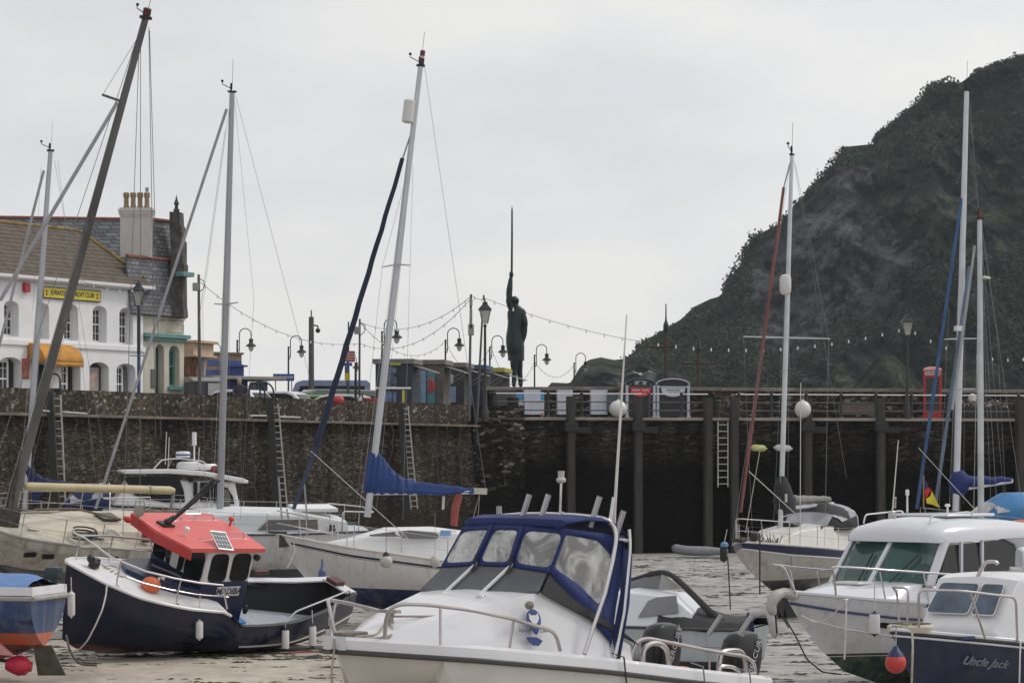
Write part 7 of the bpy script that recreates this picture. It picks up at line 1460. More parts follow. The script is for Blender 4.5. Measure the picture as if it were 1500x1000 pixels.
b.build('sponson',M('sponson_cream',(.54,.52,.48),.35,var=.05,dirt=.35,dcol=(.3,.26,.2)),S,angle=25)  # slightly darker cream than the hull above
b=MB(); h.rub(b,.032,dz=-.12,off=.02,n=40); b.build('rub_rail',M('dark_rub_rail',(.05,.045,.045),.5),S)
b=MB()
for sd in (1,-1): b.loft([[h.pt(t,1,sd,.015)+V((0,0,-.1)),h.pt(t,1,sd,.0)+V((0,0,.02)),h.pt(t,1,sd,-.06)+V((0,0,.06)),h.pt(t,1,sd,-.22)+V((0,0,.06)),h.pt(t,1,sd,-.22)+V((0,0,-.1))] for t in [(1-(1-i/40)**1.7)*.998 for i in range(41)]],closed=True)
b.build('gunwale',hw,S)
b=MB(); h.deck(b,.42,.995,zo=.03,inset=.15,camber=.06,n=20); b.build('foredeck',hw,S)
b=MB(); b.add([V((.2,-1.1,.95)),V((.2,1.1,.95)),V((3.3,1.15,1.0)),V((3.3,-1.15,1.0))],[(0,1,2,3)]); b.add([V((.25,-1.1,.95)),V((.25,1.1,.95)),V((.25,1.1,1.25)),V((.25,-1.1,1.25))],[(0,1,2,3)]); b.build('cockpit_sole',M('cockpit_sole_grey',(.4,.4,.4),.6),S,smooth=False)
# cuddy coachroof: smooth rise from the bow
def cuddy():
    st=[(6.2,.3,.2,1.88,1.98,.02),(5.7,.72,.5,1.86,2.12,.04),(5.2,.92,.66,1.84,2.26,.05),(4.75,1.0,.78,1.8,2.36,.05),(4.4,1.03,.86,1.76,2.44,.05),(4.0,1.05,.9,1.7,2.48,.05),(3.55,1.06,.93,1.64,2.34,.04),(3.1,1.07,.98,1.56,2.04,.03),(2.6,1.08,1.02,1.48,1.78,.02)]
    b=MB(); b.loft(trunk(st,6)); return b.build('cuddy_cabin',hw,S,bevel=.0,angle=50)
cd_=cuddy()
# grey snap-on screen covers (front)
def lp(px,py,ax,v): return f.on(px,py,ax,v)
top=[V((3.93,-.93,2.74)),V((3.93,-.32,2.78)),V((3.93,.3,2.78)),V((3.9,.88,2.72))]; bot=[V((4.36,-.93,2.45)),V((4.52,-.34,2.38)),V((4.52,.28,2.38)),V((4.1,.93,2.47))]
def pan(nm,mt,A_,B_,C_,D_,th=.03,sub=6,par=S,bulge=.02):
    b=MB(); n=(B_-A_).cross(D_-A_).normalized(); vs=[]
    for i in range(sub+1):
        for j in range(sub+1):
            u,v=i/sub,j/sub; p=(A_.lerp(B_,u)).lerp(D_.lerp(C_,u),v); vs.append(p-n*th*0+n*bulge*math.sin(PI*u)*math.sin(PI*v))
    b.add(vs,[(i*(sub+1)+j,(i+1)*(sub+1)+j,(i+1)*(sub+1)+j+1,i*(sub+1)+j+1) for i in range(sub) for j in range(sub)]); return b.build(nm,mt,par,sol=th)
for k,(i,j) in enumerate(((0,1),(1,2),(2,3))):
    g1=.02; A1=top[i].lerp(top[j],g1); B1=top[j].lerp(top[i],g1); C1=bot[j].lerp(bot[i],.035); D1=bot[i].lerp(bot[j],.035); pan('screen_cover',greyc,A1,B1,C1,D1,bulge=.03)
b=MB(); 
for i in (1,2): b.tube([top[i]+V((.02,0,.02)),bot[i]+V((.02,0,.03))],.025,6)
b.build('screen_mullion',hw,S)
b=MB(); 
for i in (1,2): 
    c=top[i]+V((.05,.02,.03)); b.tube([c+V((0,0,.1)),c,c+V((.12,.05,-.1))],.016,5)
b.build('wiper',rub,S)
# side triangle (black) near and far
for sd in (1,-1):
    tri=[V((3.9,sd*.9,2.72)),V((4.1,sd*.94,2.47)),V((3.1,sd*1.03,2.03)),V((2.5,sd*1.06,1.78)),V((2.62,sd*1.06,1.86))]
    b=MB(); b.prism(tri,(0,sd*.02,0)); b.build('side_screen_cover',M('black_vinyl_cover',(.018,.018,.02),.55,bump=.3),S,smooth=False)
# canopy
rc=M('royal_blue_canvas',(.011,.024,.11),.8,var=.22,scale=2.5,bump=.5,bscale=7)
zt=3.34; roofr=[]
for x,w_,z in ((3.66,.8,zt-.09),(3.6,.9,zt-.01),(3.3,.97,zt+.03),(3.0,1.0,zt+.01),(2.78,1.0,zt-.05),(2.66,1.01,zt-.16)):
    roofr.append([V((x,-w_,z-.03)),V((x,-w_*.9,z+.01))]+[V((x,w_*k,z+.012*(1-k*k)+.01)) for k in (-.5,0,.5)]+[V((x,w_*.9,z+.01)),V((x,w_,z-.03))])
b=MB(); b.loft(roofr,closed=False,caps=False); cnp=b.build('canopy',rc,S,sol=.02)
FT=[V((3.66,-.86,zt-.1)),V((3.66,-.3,zt-.07)),V((3.66,.22,zt-.07)),V((3.62,.9,zt-.1))]; FB=[V((3.97,-.95,2.73)),V((3.97,-.33,2.77)),V((3.97,.3,2.77)),V((3.93,.92,2.71))]
def framed(nm,A_,B_,C_,D_,m,mt=rc,par=None,skew=None,vm=vinyl,poly=None):
    """canvas panel with a clear vinyl window; A top-left, B top-right, C bottom-right, D bottom-left"""
    par=par or S; W_=lambda u,v:(A_.lerp(B_,u)).lerp(D_.lerp(C_,u),v); l,r,t,bt=m
    q=poly or [(l,t),(1-r,t),(1-r,1-bt),(l,1-bt)]
    q=smooth_poly(q,2); n=len(q)
    # outer ring points matched by angle
    cu=sum(a_ for a_,_ in q)/n; cv=sum(c_ for _,c_ in q)/n; outr=[]
    for a_,c_ in q:
        dx,dy=a_-cu,c_-cv; t_=min([(1-cu)/dx if dx>1e-6 else 9,(-cu)/dx if dx<-1e-6 else 9,(1-cv)/dy if dy>1e-6 else 9,(-cv)/dy if dy<-1e-6 else 9]); outr.append((cu+dx*t_,cv+dy*t_))
    # add corners
    vs=[W_(*p) for p in q]+[W_(*p) for p in outr]; fs=[(i,(i+1)%n,n+(i+1)%n,n+i) for i in range(n)]
    for cx_,cy_ in ((0,0),(1,0),(1,1),(0,1)):
        best=None
        for i in range(n):
            a1,a2=outr[i],outr[(i+1)%n]
            e1=(abs(a1[0]-cx_)<1e-4 or abs(a1[1]-cy_)<1e-4); e2=(abs(a2[0]-cx_)<1e-4 or abs(a2[1]-cy_)<1e-4)
            same=(abs(a1[0]-a2[0])<1e-4 or abs(a1[1]-a2[1])<1e-4)
            if e1 and e2 and not same: best=i; break
        if best is not None: vs.append(W_(cx_,cy_)); fs.append((n+best,n+(best+1)%n,len(vs)-1))
    b=MB(); b.add(vs,fs); o=b.build(nm,mt,par,sol=.012)
    b=MB(); b.add([W_(*p) for p in q],[tuple(range(n))]); b.build('clear_window',vm,o,smooth=False,sol=.004); return o
framed('front_curtain',FT[0],FT[1],FB[1],FB[0],(.05,.06,.12,.1)); framed('front_curtain',FT[1],FT[2],FB[2],FB[1],(.09,.1,.12,.1)); framed('front_curtain',FT[2],FT[3],FB[3],FB[2],(.08,.02,.12,.1))
b=MB()
for i in (1,2): b.tube([FT[i]+V((.03,0,-.02)),FB[i]+V((.03,0,.02))],[.045,.03],4)
b.build('curtain_seam',rc,S)
for sd in (1,-1):
    A1=V((3.62,sd*.9,zt-.1)); B1=V((2.68,sd*1.0,zt-.2)); C1=V((2.97,sd*1.05,1.82)); D1=V((3.93,sd*.93,2.71))
    framed('side_curtain',A1,B1,C1,D1,(.02,.2,.16,.2),poly=[(.03,.12),(.55,.1),(.82,.22),(.84,.62),(.74,.78),(.4,.76),(.03,.84)])
A1=V((2.42,1.0,zt-.36)); A2=V((2.42,-1.0,zt-.36)); b=MB(); b.loft([[V((2.68+(3.1-z)*.22+.03*math.sin(k*3+z*9),-1.03+2.06*k/12,z)) for k in range(13)] for z in (3.12,2.7,2.3,1.9,1.5)],closed=False,caps=False); b.build('rear_curtain',rc,S,sol=.012)
b=MB(); b.loft([[V((2.7,1.0,3.0)),V((2.6,1.06,2.9))],[V((2.8,1.04,2.4)),V((2.7,1.1,2.3))],[V((2.95,1.05,1.9)),V((2.9,1.1,1.5))]],closed=False,caps=False); b.build('curtain_flap',rc,S,sol=.015)
# arch frame
for sd in (1,-1):
    b=MB(); b.tube([V((3.56,sd*1.15,1.72)),V((3.35,sd*1.13,2.1)),V((3.16,sd*1.12,2.45)),V((2.98,sd*1.08,2.85)),V((2.87,sd*1.05,3.15)),V((2.9,sd*1.0,3.3)),V((2.98,sd*.93,3.36)),V((3.02,sd*.5,3.39)),V((3.02,0,3.4))],.028,10); b.build('canopy_frame',steel,S)
    b=MB(); b.tube([V((3.0,sd*1.14,1.66)),V((2.82,sd*1.12,2.2)),V((2.66,sd*1.08,3.0)),V((2.66,sd*1.06,3.22))],.024,8); b.build('frame_leg',steel,S)
    b=MB(); b.tube([V((2.85,sd*1.05,3.1)),V((2.66,sd*1.06,3.08))],.02,6); b.build('frame_brace',steel,S)
b=MB(); 
for y in (-.95,-.5,.0,.5,.95): pass
rhs=[(731,758,741,.0),(765,757,724,.1),(793,757,724,.1),(868,760,727,.15),(905,775,748,.12)]
for k,(px,y0,y1,ln) in enumerate(rhs):
    yy=(-.6,-.1,.2,.85,1.0)[k]; c=f.on(px,y0,'y',yy); s=F/((f.mw@c).y); hh=(y0-y1)/s; b=MB(); d_=f.R.transposed()@V((.32 if k else 0,0,1)); b.tube([c-d_*.1,c+d_*hh],.036,10); b.build('rod_holder',M('dull_rod_holder',(.42,.42,.43),.35,.5),S)
    b=MB(); b.tube([c+d_*hh,c+d_*(hh+.01)],.03,10); b.build('rod_holder_mouth',black,S)
c=f.on(820,760,'y',.25); e1=f.on(822,705,'y',.25); b=MB(); b.tube([c,e1],.017,7); b.tube([c+V((0,0,.1)),c+V((-.15,.1,.02)),c+V((-.3,.2,0))],.01,5); lt=b.build('light_pole',steel,S)
b=MB(); b.lathe([(.03,-.02),(.06,.0),(.065,.03),(.04,.05),(.045,.13),(.05,.135)],e1,12); b.build('anchor_light',M('clear_lens',(.5,.5,.48),.15),lt)
c=f.on(899,768,'y',.9); e1=f.on(918,461,'y',.9); b=MB(); b.tube([c,c.lerp(e1,.06),c.lerp(e1,.5),e1],[.03,.022,.017,.008],8); b.build('whip_aerial',M('aerial_white',(.62,.6,.58),.4),S)
b=MB(); b.tube([f.on(893,768,'y',.95),f.on(899,728,'y',.95)],.022,7); b.build('short_aerial',steel,S)
# bow rails
rl=M('stained_steel_rail',(.5,.455,.45),.25,.85)
b=MB(); P=[V((6.18,.42,1.92)),V((6.22,.5,2.3)),V((6.15,.62,2.4)),V((5.9,.86,2.39)),V((5.4,1.05,2.32)),V((4.8,1.12,2.2)),V((4.2,1.15,2.05)),V((4.05,1.15,1.98)),V((3.98,1.15,1.78))]; b.tube(P,.024,9); b.build('bow_rail',rl,S)
b=MB(); b.tube([V((p.x,-p.y,p.z)) for p in P],.024,9); b.build('bow_rail',rl,S)
b=MB(); b.tube([V((6.35,-.25,1.95)),V((6.42,-.3,2.35)),V((6.3,-.5,2.42)),V((5.6,-1.0,2.36))],.024,9); b.build('bow_rail_end',rl,S) if False else None
for sd in (1,-1):
    for t,x,z in ((.0,5.75,2.37),(.0,4.75,2.2)): b=MB(); y=1.0 if x>5.5 else 1.13; b.tube([V((x+.06,sd*(y-.02),h.sh(x/6.6)+.04)),V((x,sd*(y-.08 if x>5.5 else y),z))],.018,7); b.build('rail_post',rl,S)
b=MB(); b.box((6.35,.02,2.0),(.42,.16,.12)); b.lathe([(.06,-.07),(.06,.07)],(6.5,.02,1.98),12,M3=Matrix.Rotation(R(90),3,'X')); b.build('anchor_roller',M('grey_roller',(.13,.12,.11),.6,var=.3,scale=8),S,bevel=.015)
b=MB(); b.lathe([(.05,0),(.04,.05),(.05,.1),(.06,.12)],(5.75,.05,2.14),10); b.box((5.75,.05,2.28),(.08,.3,.04)); b.build('samson_post',M('mid_grey_rail'),S)
b=MB(); b.tube([V((6.45,.05,2.0)),V((6.1,.2,2.02)),V((5.9,.1,2.12)),V((5.76,.05,2.22)),V((5.3,.5,2.22)),V((4.7,.7,2.36))],.014,6); b.tube([V((6.4,.1,1.98)),V((6.2,.3,1.98)),V((5.95,.35,2.02)),V((5.8,.1,2.14))],.02,6); b.build('bow_rope',ropem,S)
b=MB(); 
b.lathe([(.05,0),(.06,.03),(.04,.05)],(4.6,.42,2.4),10); b.build('deck_fitting',steel,S)
c=f.on(773.5,886,'y',1.02); b=MB(); b.lathe([(.03,-.03),(.05,0),(.05,.05),(.03,.06)],c,12,M3=Matrix.Rotation(R(-90),3,'X')); b.build('side_lamp',M('tarnished_lamp'),S)
b=MB(); c=f.on(798,950,'y',1.2); b.box((3.55,1.0,1.72),(.16,.07,.06)); b.box((2.9,1.0,1.62),(.2,.1,.05)); b.build('cleat',steel,S,bevel=.01)
# round blue pictorial emblem (original simple shape: a white animal head in a blue balloon outline) and script
em=M('emblem_blue',(.02,.05,.2),.4); ew=M('emblem_white',(.6,.6,.64),.4)
c=f.onp(777,907,(4.3,.96,2.14),(0,.97,.24)); ux=V((-1,0,0)); bs_=basis(ux,V((0,-.245,.97)))
def emp(pts,off): return [c+bs_@V((x*1.4,z*1.15,off+.02)) for x,z in pts]
n=20; bal=[(.085*math.sin(2*PI*k/n),.1*math.cos(2*PI*k/n) if math.cos(2*PI*k/n)>0 else .17*math.cos(2*PI*k/n)) for k in range(n)]; bal=[(x*(1-.5*max(0,-z/.17)**1.5),z) for x,z in bal]
ebm=MB(); ebm.prism(emp(bal,.03),bs_@V((0,0,.01))); ebm.prism(emp([(-.13,-.19),(-.07,-.19),(.0,-.2),(.06,-.24),(.0,-.29),(-.06,-.28),(-.1,-.245)],.03),bs_@V((0,0,.01))); eo=ebm.build('emblem',em,S,smooth=False)
ebm=MB(); ebm.prism(emp([(-.055,.06),(-.03,.035),(.03,.035),(.055,.06),(.06,.0),(.035,-.04),(0,-.065),(-.035,-.04),(-.06,.0)],.042),bs_@V((0,0,.006))); ebm.build('animal_head',ew,eo,smooth=False)
text('Fishing',.075,M('grey_script',(.2,.2,.22),.5),S,c+bs_@V((-.17,-.13,.035)),bs_,shear=.35); text('Club',.065,M('grey_script'),S,c+bs_@V((.15,-.15,.035)),bs_,shear=.35)
text('MERIDIAN 660',.06,M('grey_script'),S,h.pt(.05,.8,1,.03)+V((0.3,.0,.07)),bs_) if False else None
b=MB(); b.loft([[h.pt(t,.52,1,.01),h.pt(t,.56,1,.01)] for t in [.62+.02*i for i in range(12)]],closed=False,caps=False); b.build('hull_stripe',em,S,sol=.006)
# engines
cowl=M('black_cowl',(.01,.01,.012),.3,var=.1); mtx=M('cowl_lettering',(.45,.45,.47),.4)
def engine(x,y,z,name='outboard_motor'):
    c=V((x,y,z)); sects=[(-.34,.14,.16),(-.28,.22,.19),(-.1,.28,.22),(.1,.3,.22),(.26,.24,.2),(.33,.1,.14)]
    b=MB(); st=[(-.46,.55,.62),(-.38,.8,.85),(-.15,1.0,1.0),(.08,1.05,1.05),(.22,.96,.95),(.3,.7,.72),(.33,.35,.4)]
    b.loft([[c+V((.29*sx*math.copysign(abs(math.cos(a_))**.6,math.cos(a_))-.08*zz,.18*sy*math.copysign(abs(math.sin(a_))**.7,math.sin(a_)),zz)) for a_ in [2*PI*k/20 for k in range(20)]] for zz,sx,sy in st]); e_=b.build(name,cowl,S)
    text('MERCURY',.13,mtx,e_,c+V((-.06,.192,.02)),basis(V((-.45,0,1)),V((1,0,.45)))) 
    b=MB(); b.box(c+V((-.04,0,-.75)),(.2,.12,.6)); b.box(c+V((-.12,0,-1.05)),(.42,.04,.3)); b.build('motor_leg',cowl,e_,smooth=False,bevel=.02)
engine(.0,.62,1.5); engine(.05,-.75,1.56)
# cockpit rails
b=MB(); b.tube([V((2.55,.95,1.35)),V((2.5,.98,1.78)),V((2.3,1.0,1.86)),V((1.2,1.02,1.66)),V((.35,1.02,1.53)),V((.2,1.02,1.42)),V((.18,1.02,1.2))],.026,9); b.build('cockpit_rail',rl,S)
b=MB(); b.tube([V((2.45,1.1,1.5)),V((2.45,1.1,1.72)),V((2.3,1.1,1.8)),V((2.1,1.1,1.78)),V((1.98,1.1,1.68)),V((1.95,1.1,1.4))],.034,9); b.build('grab_hoop',rl,S)
b=MB(); b.tube([V((.9,1.0,1.2)),V((.88,1.0,1.55)),V((.8,.98,1.62)),V((.42,.95,1.62)),V((.3,.95,1.5)),V((.3,.95,1.2))],.036,9); b.build('grab_hoop',rl,S)
b=MB(); b.tube([V((1.1,1.02,1.3)),V((1.1,1.02,1.6))],.015,6); b.build('rail_post',rl,S)
b=MB(); b.tube([V((1.0,1.1,1.36)),V((.98,1.1,1.45)),V((.7,1.1,1.42)),V((.6,1.1,1.34))],.025,8); b.build('fender_bar',steel,S)
for px,y0 in ((1055,903),(1100,903)):
    c=f.on(px,y0,'y',.4 if px<1080 else .95); b=MB(); d_=f.R.transposed()@V((.5,0,.75)); d_.normalize(); b.tube([c-d_*.28,c+d_*.03],.033,10); b.build('rod_holder',M('dull_rod_holder'),S)
b=MB(); b.box((.35,.9,1.3),(.3,.3,.06)); b.box((.1,1.05,1.25),(.12,.16,.04)); b.build('stern_cleat',steel,S,smooth=False,bevel=.015)
e=empty('buoy',f.mw@V((1.55,.95,1.34)),'orange buoy peeping over the catamaran gunwale between the two outboards','buoy'); b=MB(); b.ball((0,0,0),.16,18,12,sc3=(1.1,1,.8)); b.build('buoy_body',orangef,e)
for px,a0,lb in ((914,962,'black line hanging over the catamaran gunwale, left one'),(1030,976,'grey line hanging over the catamaran gunwale, middle one'),(1098,984,'grey line hanging over the catamaran stern quarter')):
    P=f.on(px,a0,'y',1.29); Q=f.on(px+6,a0+60,'y',1.31); rope_thing('mooring_line',[f.mw@(P+V((0,-.2,.04))),f.mw@P,f.mw@Q],.011,rub if px<1000 else wire,lb)
rope_thing('mooring_line',[f.mw@V((6.62,.05,1.95)),f.mw@V((6.72,.1,1.6)),f.mw@V((6.7,.15,.6))],.013,ropem,'brown anchor line hanging from the catamaran bow roller')
# ================= grey cuddy behind the catamaran =================
f=Frame(1112,918,53,(0,0,.98),163,0,0); S=ship(f,'cuddy_boat','small pale blue grey cuddy boat with folded black canopy behind the catamaran','motor boat')
h=Hull(4.9,2.0,[(0,.98),(.5,1.02),(1,1.25)],[(0,.12),(.5,.1),(.85,.35),(1,.8)],tr=.9,tm=.4,fine=2.6,rake=.8,style='chine',trake=.1)
b=MB(); h.skin(b,26,10); h.transom(b); b.build('hull',bands('pale_blue_hull',[(-1,(.12,.12,.12)),(.36,(.48,.52,.56)),(5,(0,0,0))],rough=.3,dirt=.2),S)
pbw=M('pale_blue_white',(.68,.7,.73),.3,var=.04,dirt=.2,dcol=(.4,.4,.38),coat=.3)
b=MB(); h.deck(b,0,1,camber=.03); b.build('deck',pbw,S)
b=MB(); h.rub(b,.028,dz=-.02); b.build('rub_rail',M('dark_rub_rail'),S)
b=MB(); h.strip(b,.03,.95,.6,.615,.006); b.build('hull_line',M('mid_grey_rail'),S)
b=MB(); b.loft(trunk([(1.1,.85,.75,1.0,1.25,.03),(1.5,.86,.72,1.0,1.55,.06),(2.3,.85,.68,1.02,1.62,.07),(3.2,.72,.52,1.05,1.5,.06),(4.0,.5,.3,1.1,1.25,.03)],5)); cb=b.build('cabin',pbw,S,bevel=.02)
gs=M('grey_screen',(.2,.2,.21),.3,var=.1)
tracep(f,'cabin_window',gs,[(962,875),(991,872),(994,897),(935,904),(950,880)],(0,.8,1.3),(0,1,.28),.03,cb,0,off=.0); tracep(f,'cabin_window',gs,[(895,888),(940,877),(932,900),(893,908)],(0,.76,1.3),(0.1,1,.28),.03,cb,0,off=.02)
b=MB(); n_=8; P=[f.on(*q) for q in [(897,862,'y',-.4),(925,850,'y',-.2),(975,834,'y',0),(1003,858,'y',.3),(1040,896,'y',.5),(1072,922,'y',.7)]]; b.tube(P,[.04,.05,.05,.06,.07,.08],7); b.build('folded_canopy_frame',darkc,S)
b=MB(); b.prism([f.on(*q) for q in [(918,870,'y',-.1),(922,852,'y',-.1),(972,836,'y',-.1),(966,862,'y',-.1)]],(0,.03,0)); b.build('rear_screen',gs,S,smooth=False); b=MB(); b.prism([f.on(*q) for q in [(970,838,'y',0),(1000,862,'y',0),(965,864,'y',0)]],(0,.03,0)); b.build('canopy_panel',M('dull_canvas',(.35,.34,.33),.8),S,smooth=False)
b=MB(); vs=[]; 
for i in range(15):
    x=-.02+1.75*i/14
    for j in range(13):
        k=j/12*2-1; vs.append(V((x,k*(h.half(x/4.9)+.02),1.04+.32*max(0,(x-.5)/1.2)*(1-abs(k)**2)+.12*(1-abs(k)**3)+.015*math.sin(x*9+k*4)-(.1 if abs(k)>.99 else 0))))
b.add(vs,[(i*13+j,(i+1)*13+j,(i+1)*13+j+1,i*13+j+1) for i in range(14) for j in range(12)]); b.build('cockpit_cover',darkc,S)
b=MB(); b.tube([f.on(*q) for q in [(915,900,'y',.6),(905,872,'y',.6),(925,868,'y',.6),(955,903,'y',.75)]],.02,7); b.build('bow_rail',steel,S)
fender(1096,897,927,3.8,(f.mw@V((.5,.98,.9))).y-.3,fendn,'slim navy fender on the cuddy boat side','x' and (1096,890),tilt=-12); fender(1126,893,934,5.5,(f.mw@V((-.1,0,.9))).y-.4,fendw,'white fender leaning on the cuddy boat transom',(1124,888),tilt=-14)
# ================= yacht with grey cover (right centre) =================
f=Frame(1085,795,73,(7.5,0,2.05),243,0,0); S=ship(f,'sailing_boat','white yacht with navy sheer stripe and rolled grey sail seen bow on','sailing boat',GR)
h=Hull(7.5,2.8,[(0,1.75),(.5,1.78),(1,2.06)],[(0,.95),(.4,.68),(.8,.75),(1,1.25)],tr=.68,tm=.42,fine=2.1,rake=.8,p0=2.4,p1=1.25)
b=MB(); h.skin(b,34,14); h.transom(b); b.build('hull',bands('bow_on_hull',[(-1,(.012,.012,.014)),(1.02,(.52,.5,.48)),(5,(0,0,0))],rough=.35,dirt=.35,dcol=(.4,.3,.27)),S)
b=MB(); h.strip(b,0,1,.82,.985,.006); b.build('navy_stripe',M('navy_band_paint',(.012,.02,.075),.35),S); b=MB(); h.rub(b,.018,u=.8,off=.015); b.build('white_strake',white,S)
b=MB(); h.deck(b,0,1,camber=.09); b.build('deck',white2,S); b=MB(); h.rub(b,.025,dz=.02); b.build('toe_rail',M('white_toe_rail'),S)
b=MB(); b.loft(trunk([(1.2,1.0,.85,1.78,2.3,.06),(3.2,.95,.78,1.78,2.4,.08),(4.8,.75,.58,1.85,2.32,.08),(5.8,.45,.3,1.9,2.05,.04)])); cb=b.build('cabin',white2,S,bevel=.04)
b=MB(); b.box((4.2,0,2.48),(.6,.55,.08)); b.build('deck_hatch',hatch,cb,smooth=False,bevel=.02)
b=MB(); b.tube([(3.6,.72,2.42),(1.6,.82,2.36)],.02,6); 
for k in range(6): b.box((3.6-k*.4,.73+k*.015,2.39),(.06,.05,.08))
b.build('grab_rail',teakm,cb)
hood(S,f,2.9,1.5,1.0,2.3,3.0,darkc)
A_,B_=rig(S,f,(1143,775),(1160,228),.068,M('pale_silver_mast',(.52,.54,.55),.35,.35),[((1089,493),(1216,496),.51)],[((1085,750,0),(1148,275,0),.04,M('faded_red_furled_sail',(.17,.055,.05),.75,var=.25,scale=1.2)),((1148,275,0),(1157,240,0),.02,wire),((1163,235,0),(1240,700,-1),.006,wire),((1158,235,0),(1072,800,0),.005,wire),((1089,493,-1),(1103,800,-1.2),.005,wire),((1214,496,1),(1165,240,0),.005,wire),((1214,496,1),(1208,800,1.2),.006,wire),((1173,560,.5),(1172,800,1.2),.012,wirep),((1097,690,0),(1165,752,.8),.014,ropew),((1113,660,0),(1092,780,-.5),.01,wirep)])
b=MB(); c=f.on(1150.5,417,'y',.3); b.lathe([(.05,-.27),(.12,-.24),(.15,-.17),(.155,0),(.15,.17),(.12,.24),(.05,.27)],c,14); b.build('radar_reflector',fendw,S)
b=MB(); P=[f.on(*q) for q in [(1143,697,'y',0),(1144,712,'y',0),(1147,735,'y',0),(1150,752,'y',0)]]; b.loft([[p+V((w_*1.1*math.cos(2*PI*k/12)-.1,w2*math.sin(2*PI*k/12),0)) for k in range(12)] for p,w_,w2 in zip(P,(.1,.3,.42,.36),(.1,.2,.26,.24))]); sc_=b.build('sail_cover',M('charcoal_cover',(.022,.023,.028),.8,var=.2,bump=.4),S)
b=MB(); b.box(f.on(1151.5,729,'y',.26),(.12,.03,.22)); b.build('cover_label',M('pale_label',(.4,.38,.36),.6),sc_)
b=MB(); P=f.on(1160,732,'y',0); Q=f.on(1214,731,'y',0); b.tube([P.lerp(Q,k/12)+V((0,0,.01*math.sin(k*2))) for k in range(13)],[.13-.0035*k for k in range(13)],10); b.build('rolled_sail',M('grey_rolled_sail',(.2,.2,.19),.8,var=.2,scale=4,bump=.5),S)
b=MB(); b.tube([f.on(1158,743,'y',0),f.on(1220,738,'y',0)],.06,8); b.build('boom',alul,S)
pulpit(S,h,.8,h=.62,fwd=.2); guard(S,h,.08,.8,6); 
b=MB(); b.prism([V((3.0,-.05,.9)),V((4.9,-.05,.85)),V((4.6,-.05,.05)),V((3.3,-.05,.05))],(0,.1,0)); b.loft([[V((2.6,-.2,.95)),V((5.3,-.1,.95)),V((5.3,.1,.95)),V((2.6,.2,.95))],[V((3.0,-.09,.5)),V((4.8,-.06,.5)),V((4.8,.06,.5)),V((3.0,.09,.5))],[V((3.2,-.16,.0)),V((4.6,-.14,.0)),V((4.6,.14,.0)),V((3.2,.16,.0))]]); b.build('keel',M('black_antifoul',(.013,.013,.014),.7,var=.3),S)
b=MB(); b.box((7.45,0,2.12),(.4,.2,.1)); b.box((7.0,.2,2.2),(.25,.2,.2)); b.build('bow_fitting',M('dark_winch'),S,bevel=.02)
b=MB()
for k in range(26): a_=rnd.uniform(0,6.3); c=V((6.3+rnd.uniform(-.5,.3),rnd.uniform(-.4,.4),2.02)); b.tube([c,c+V((.1*math.cos(a_),.1*math.sin(a_),rnd.uniform(.05,.25)))],.012,4)
b.build('tangled_lines',M('green_brown_net',(.1,.11,.06),.9,var=.4),S)
b=MB(); b.lathe([(.1,-.06),(.13,0),(.1,.06)],V((.4,1.0,2.3)),12,M3=Matrix.Diagonal((1.6,1,1.9))); b.build('horseshoe_buoy',white2,S)
e=fender(1060,800,822,5.5,72,rub,'black fender with blue rope hanging off the yacht bow at the left',(1065,775)); b=MB(); b.lathe([(.04,.0),(.1,-.05),(.1,-.12),(.04,-.15)],(.02,0,.12),10); b.build('blue_lashing',M('blue_lashing',(.12,.25,.4),.7),e)
fender(1191,800,822,4.4,(f.mw@V((3,1.35,1.5))).y-.3,fendw,'white fender on the bow on yacht, left of its pair',(1190,786)); fender(1218,800,824,4.6,(f.mw@V((1.4,1.3,1.5))).y-.3,fendw,'white fender on the bow on yacht, right of its pair',(1217,786))
rope_thing('mooring_rope',[W(1066,815,72.6),W(1068,850,72.6),W(1070,892,73)],.017,rub,'dark mooring rope dropping from the bow on yacht to the mud')
b=MB(); b.tube([W(1159,815,71)-W(1159,862,71),V((0,0,0))],.03,6); o=b.build('dark_stake',wire); o.location=W(1159,862,71); tag(o,'thin dark stake standing in front of the bow on yacht hull','stake')
b=MB(); b.tube([W(1113,790,72)-W(1113,870,72),V((0,0,0))],.022,6); o=b.build('dark_line',rub); o.location=W(1113,870,72); tag(o,'dark vertical line down the bow on yacht hull','rope')
# ================= white pilothouse cruiser (right) =================
f=Frame(1165,897,50,(8,0,1.6),225,0,0); S=ship(f,'pilothouse_boat','white pilothouse cruiser with green tinted windscreen and dark green bottom','motor boat')
h=Hull(8.3,2.8,[(0,1.35),(.5,1.62),(.8,1.8),(1,1.98)],[(0,.15),(.5,.1),(.75,.2),(.9,.5),(1,.95)],tr=.94,tm=.4,fine=2.9,rake=.95,style='chine',uc=(.3,.5),yc=(.9,.42),flare=.75)
b=MB(); h.skin(b,44,16); h.transom(b); b.build('hull',bands('pilothouse_hull',[(-1,(.012,.014,.014)),(.3,(.012,.045,.035)),(.76,(.5,.5,.5)),(.79,(.01,.02,.025)),(.83,(.64,.64,.65)),(5,(0,0,0))],rough=.25,dirt=.2,dcol=(.4,.38,.34)),S)
b=MB(); h.rub(b,.022,u=.8,off=.02,n=40); b.build('blue_rub_line',M('blue_rub',(.03,.05,.14),.5),S); b=MB(); h.rub(b,.014,u=.58,off=.01,t1=.97); b.build('hull_crease',white,S)
pw_=M('pilothouse_white',(.62,.63,.67),.25,var=.02,dirt=.12,dcol=(.5,.5,.48),coat=.4)
b=MB(); h.deck(b,0,1,camber=.05,inset=.0); b.build('deck',pw_,S)
b=MB(); h.rub(b,.04,dz=.0,off=-.02); b.build('toe_rail',pw_,S)
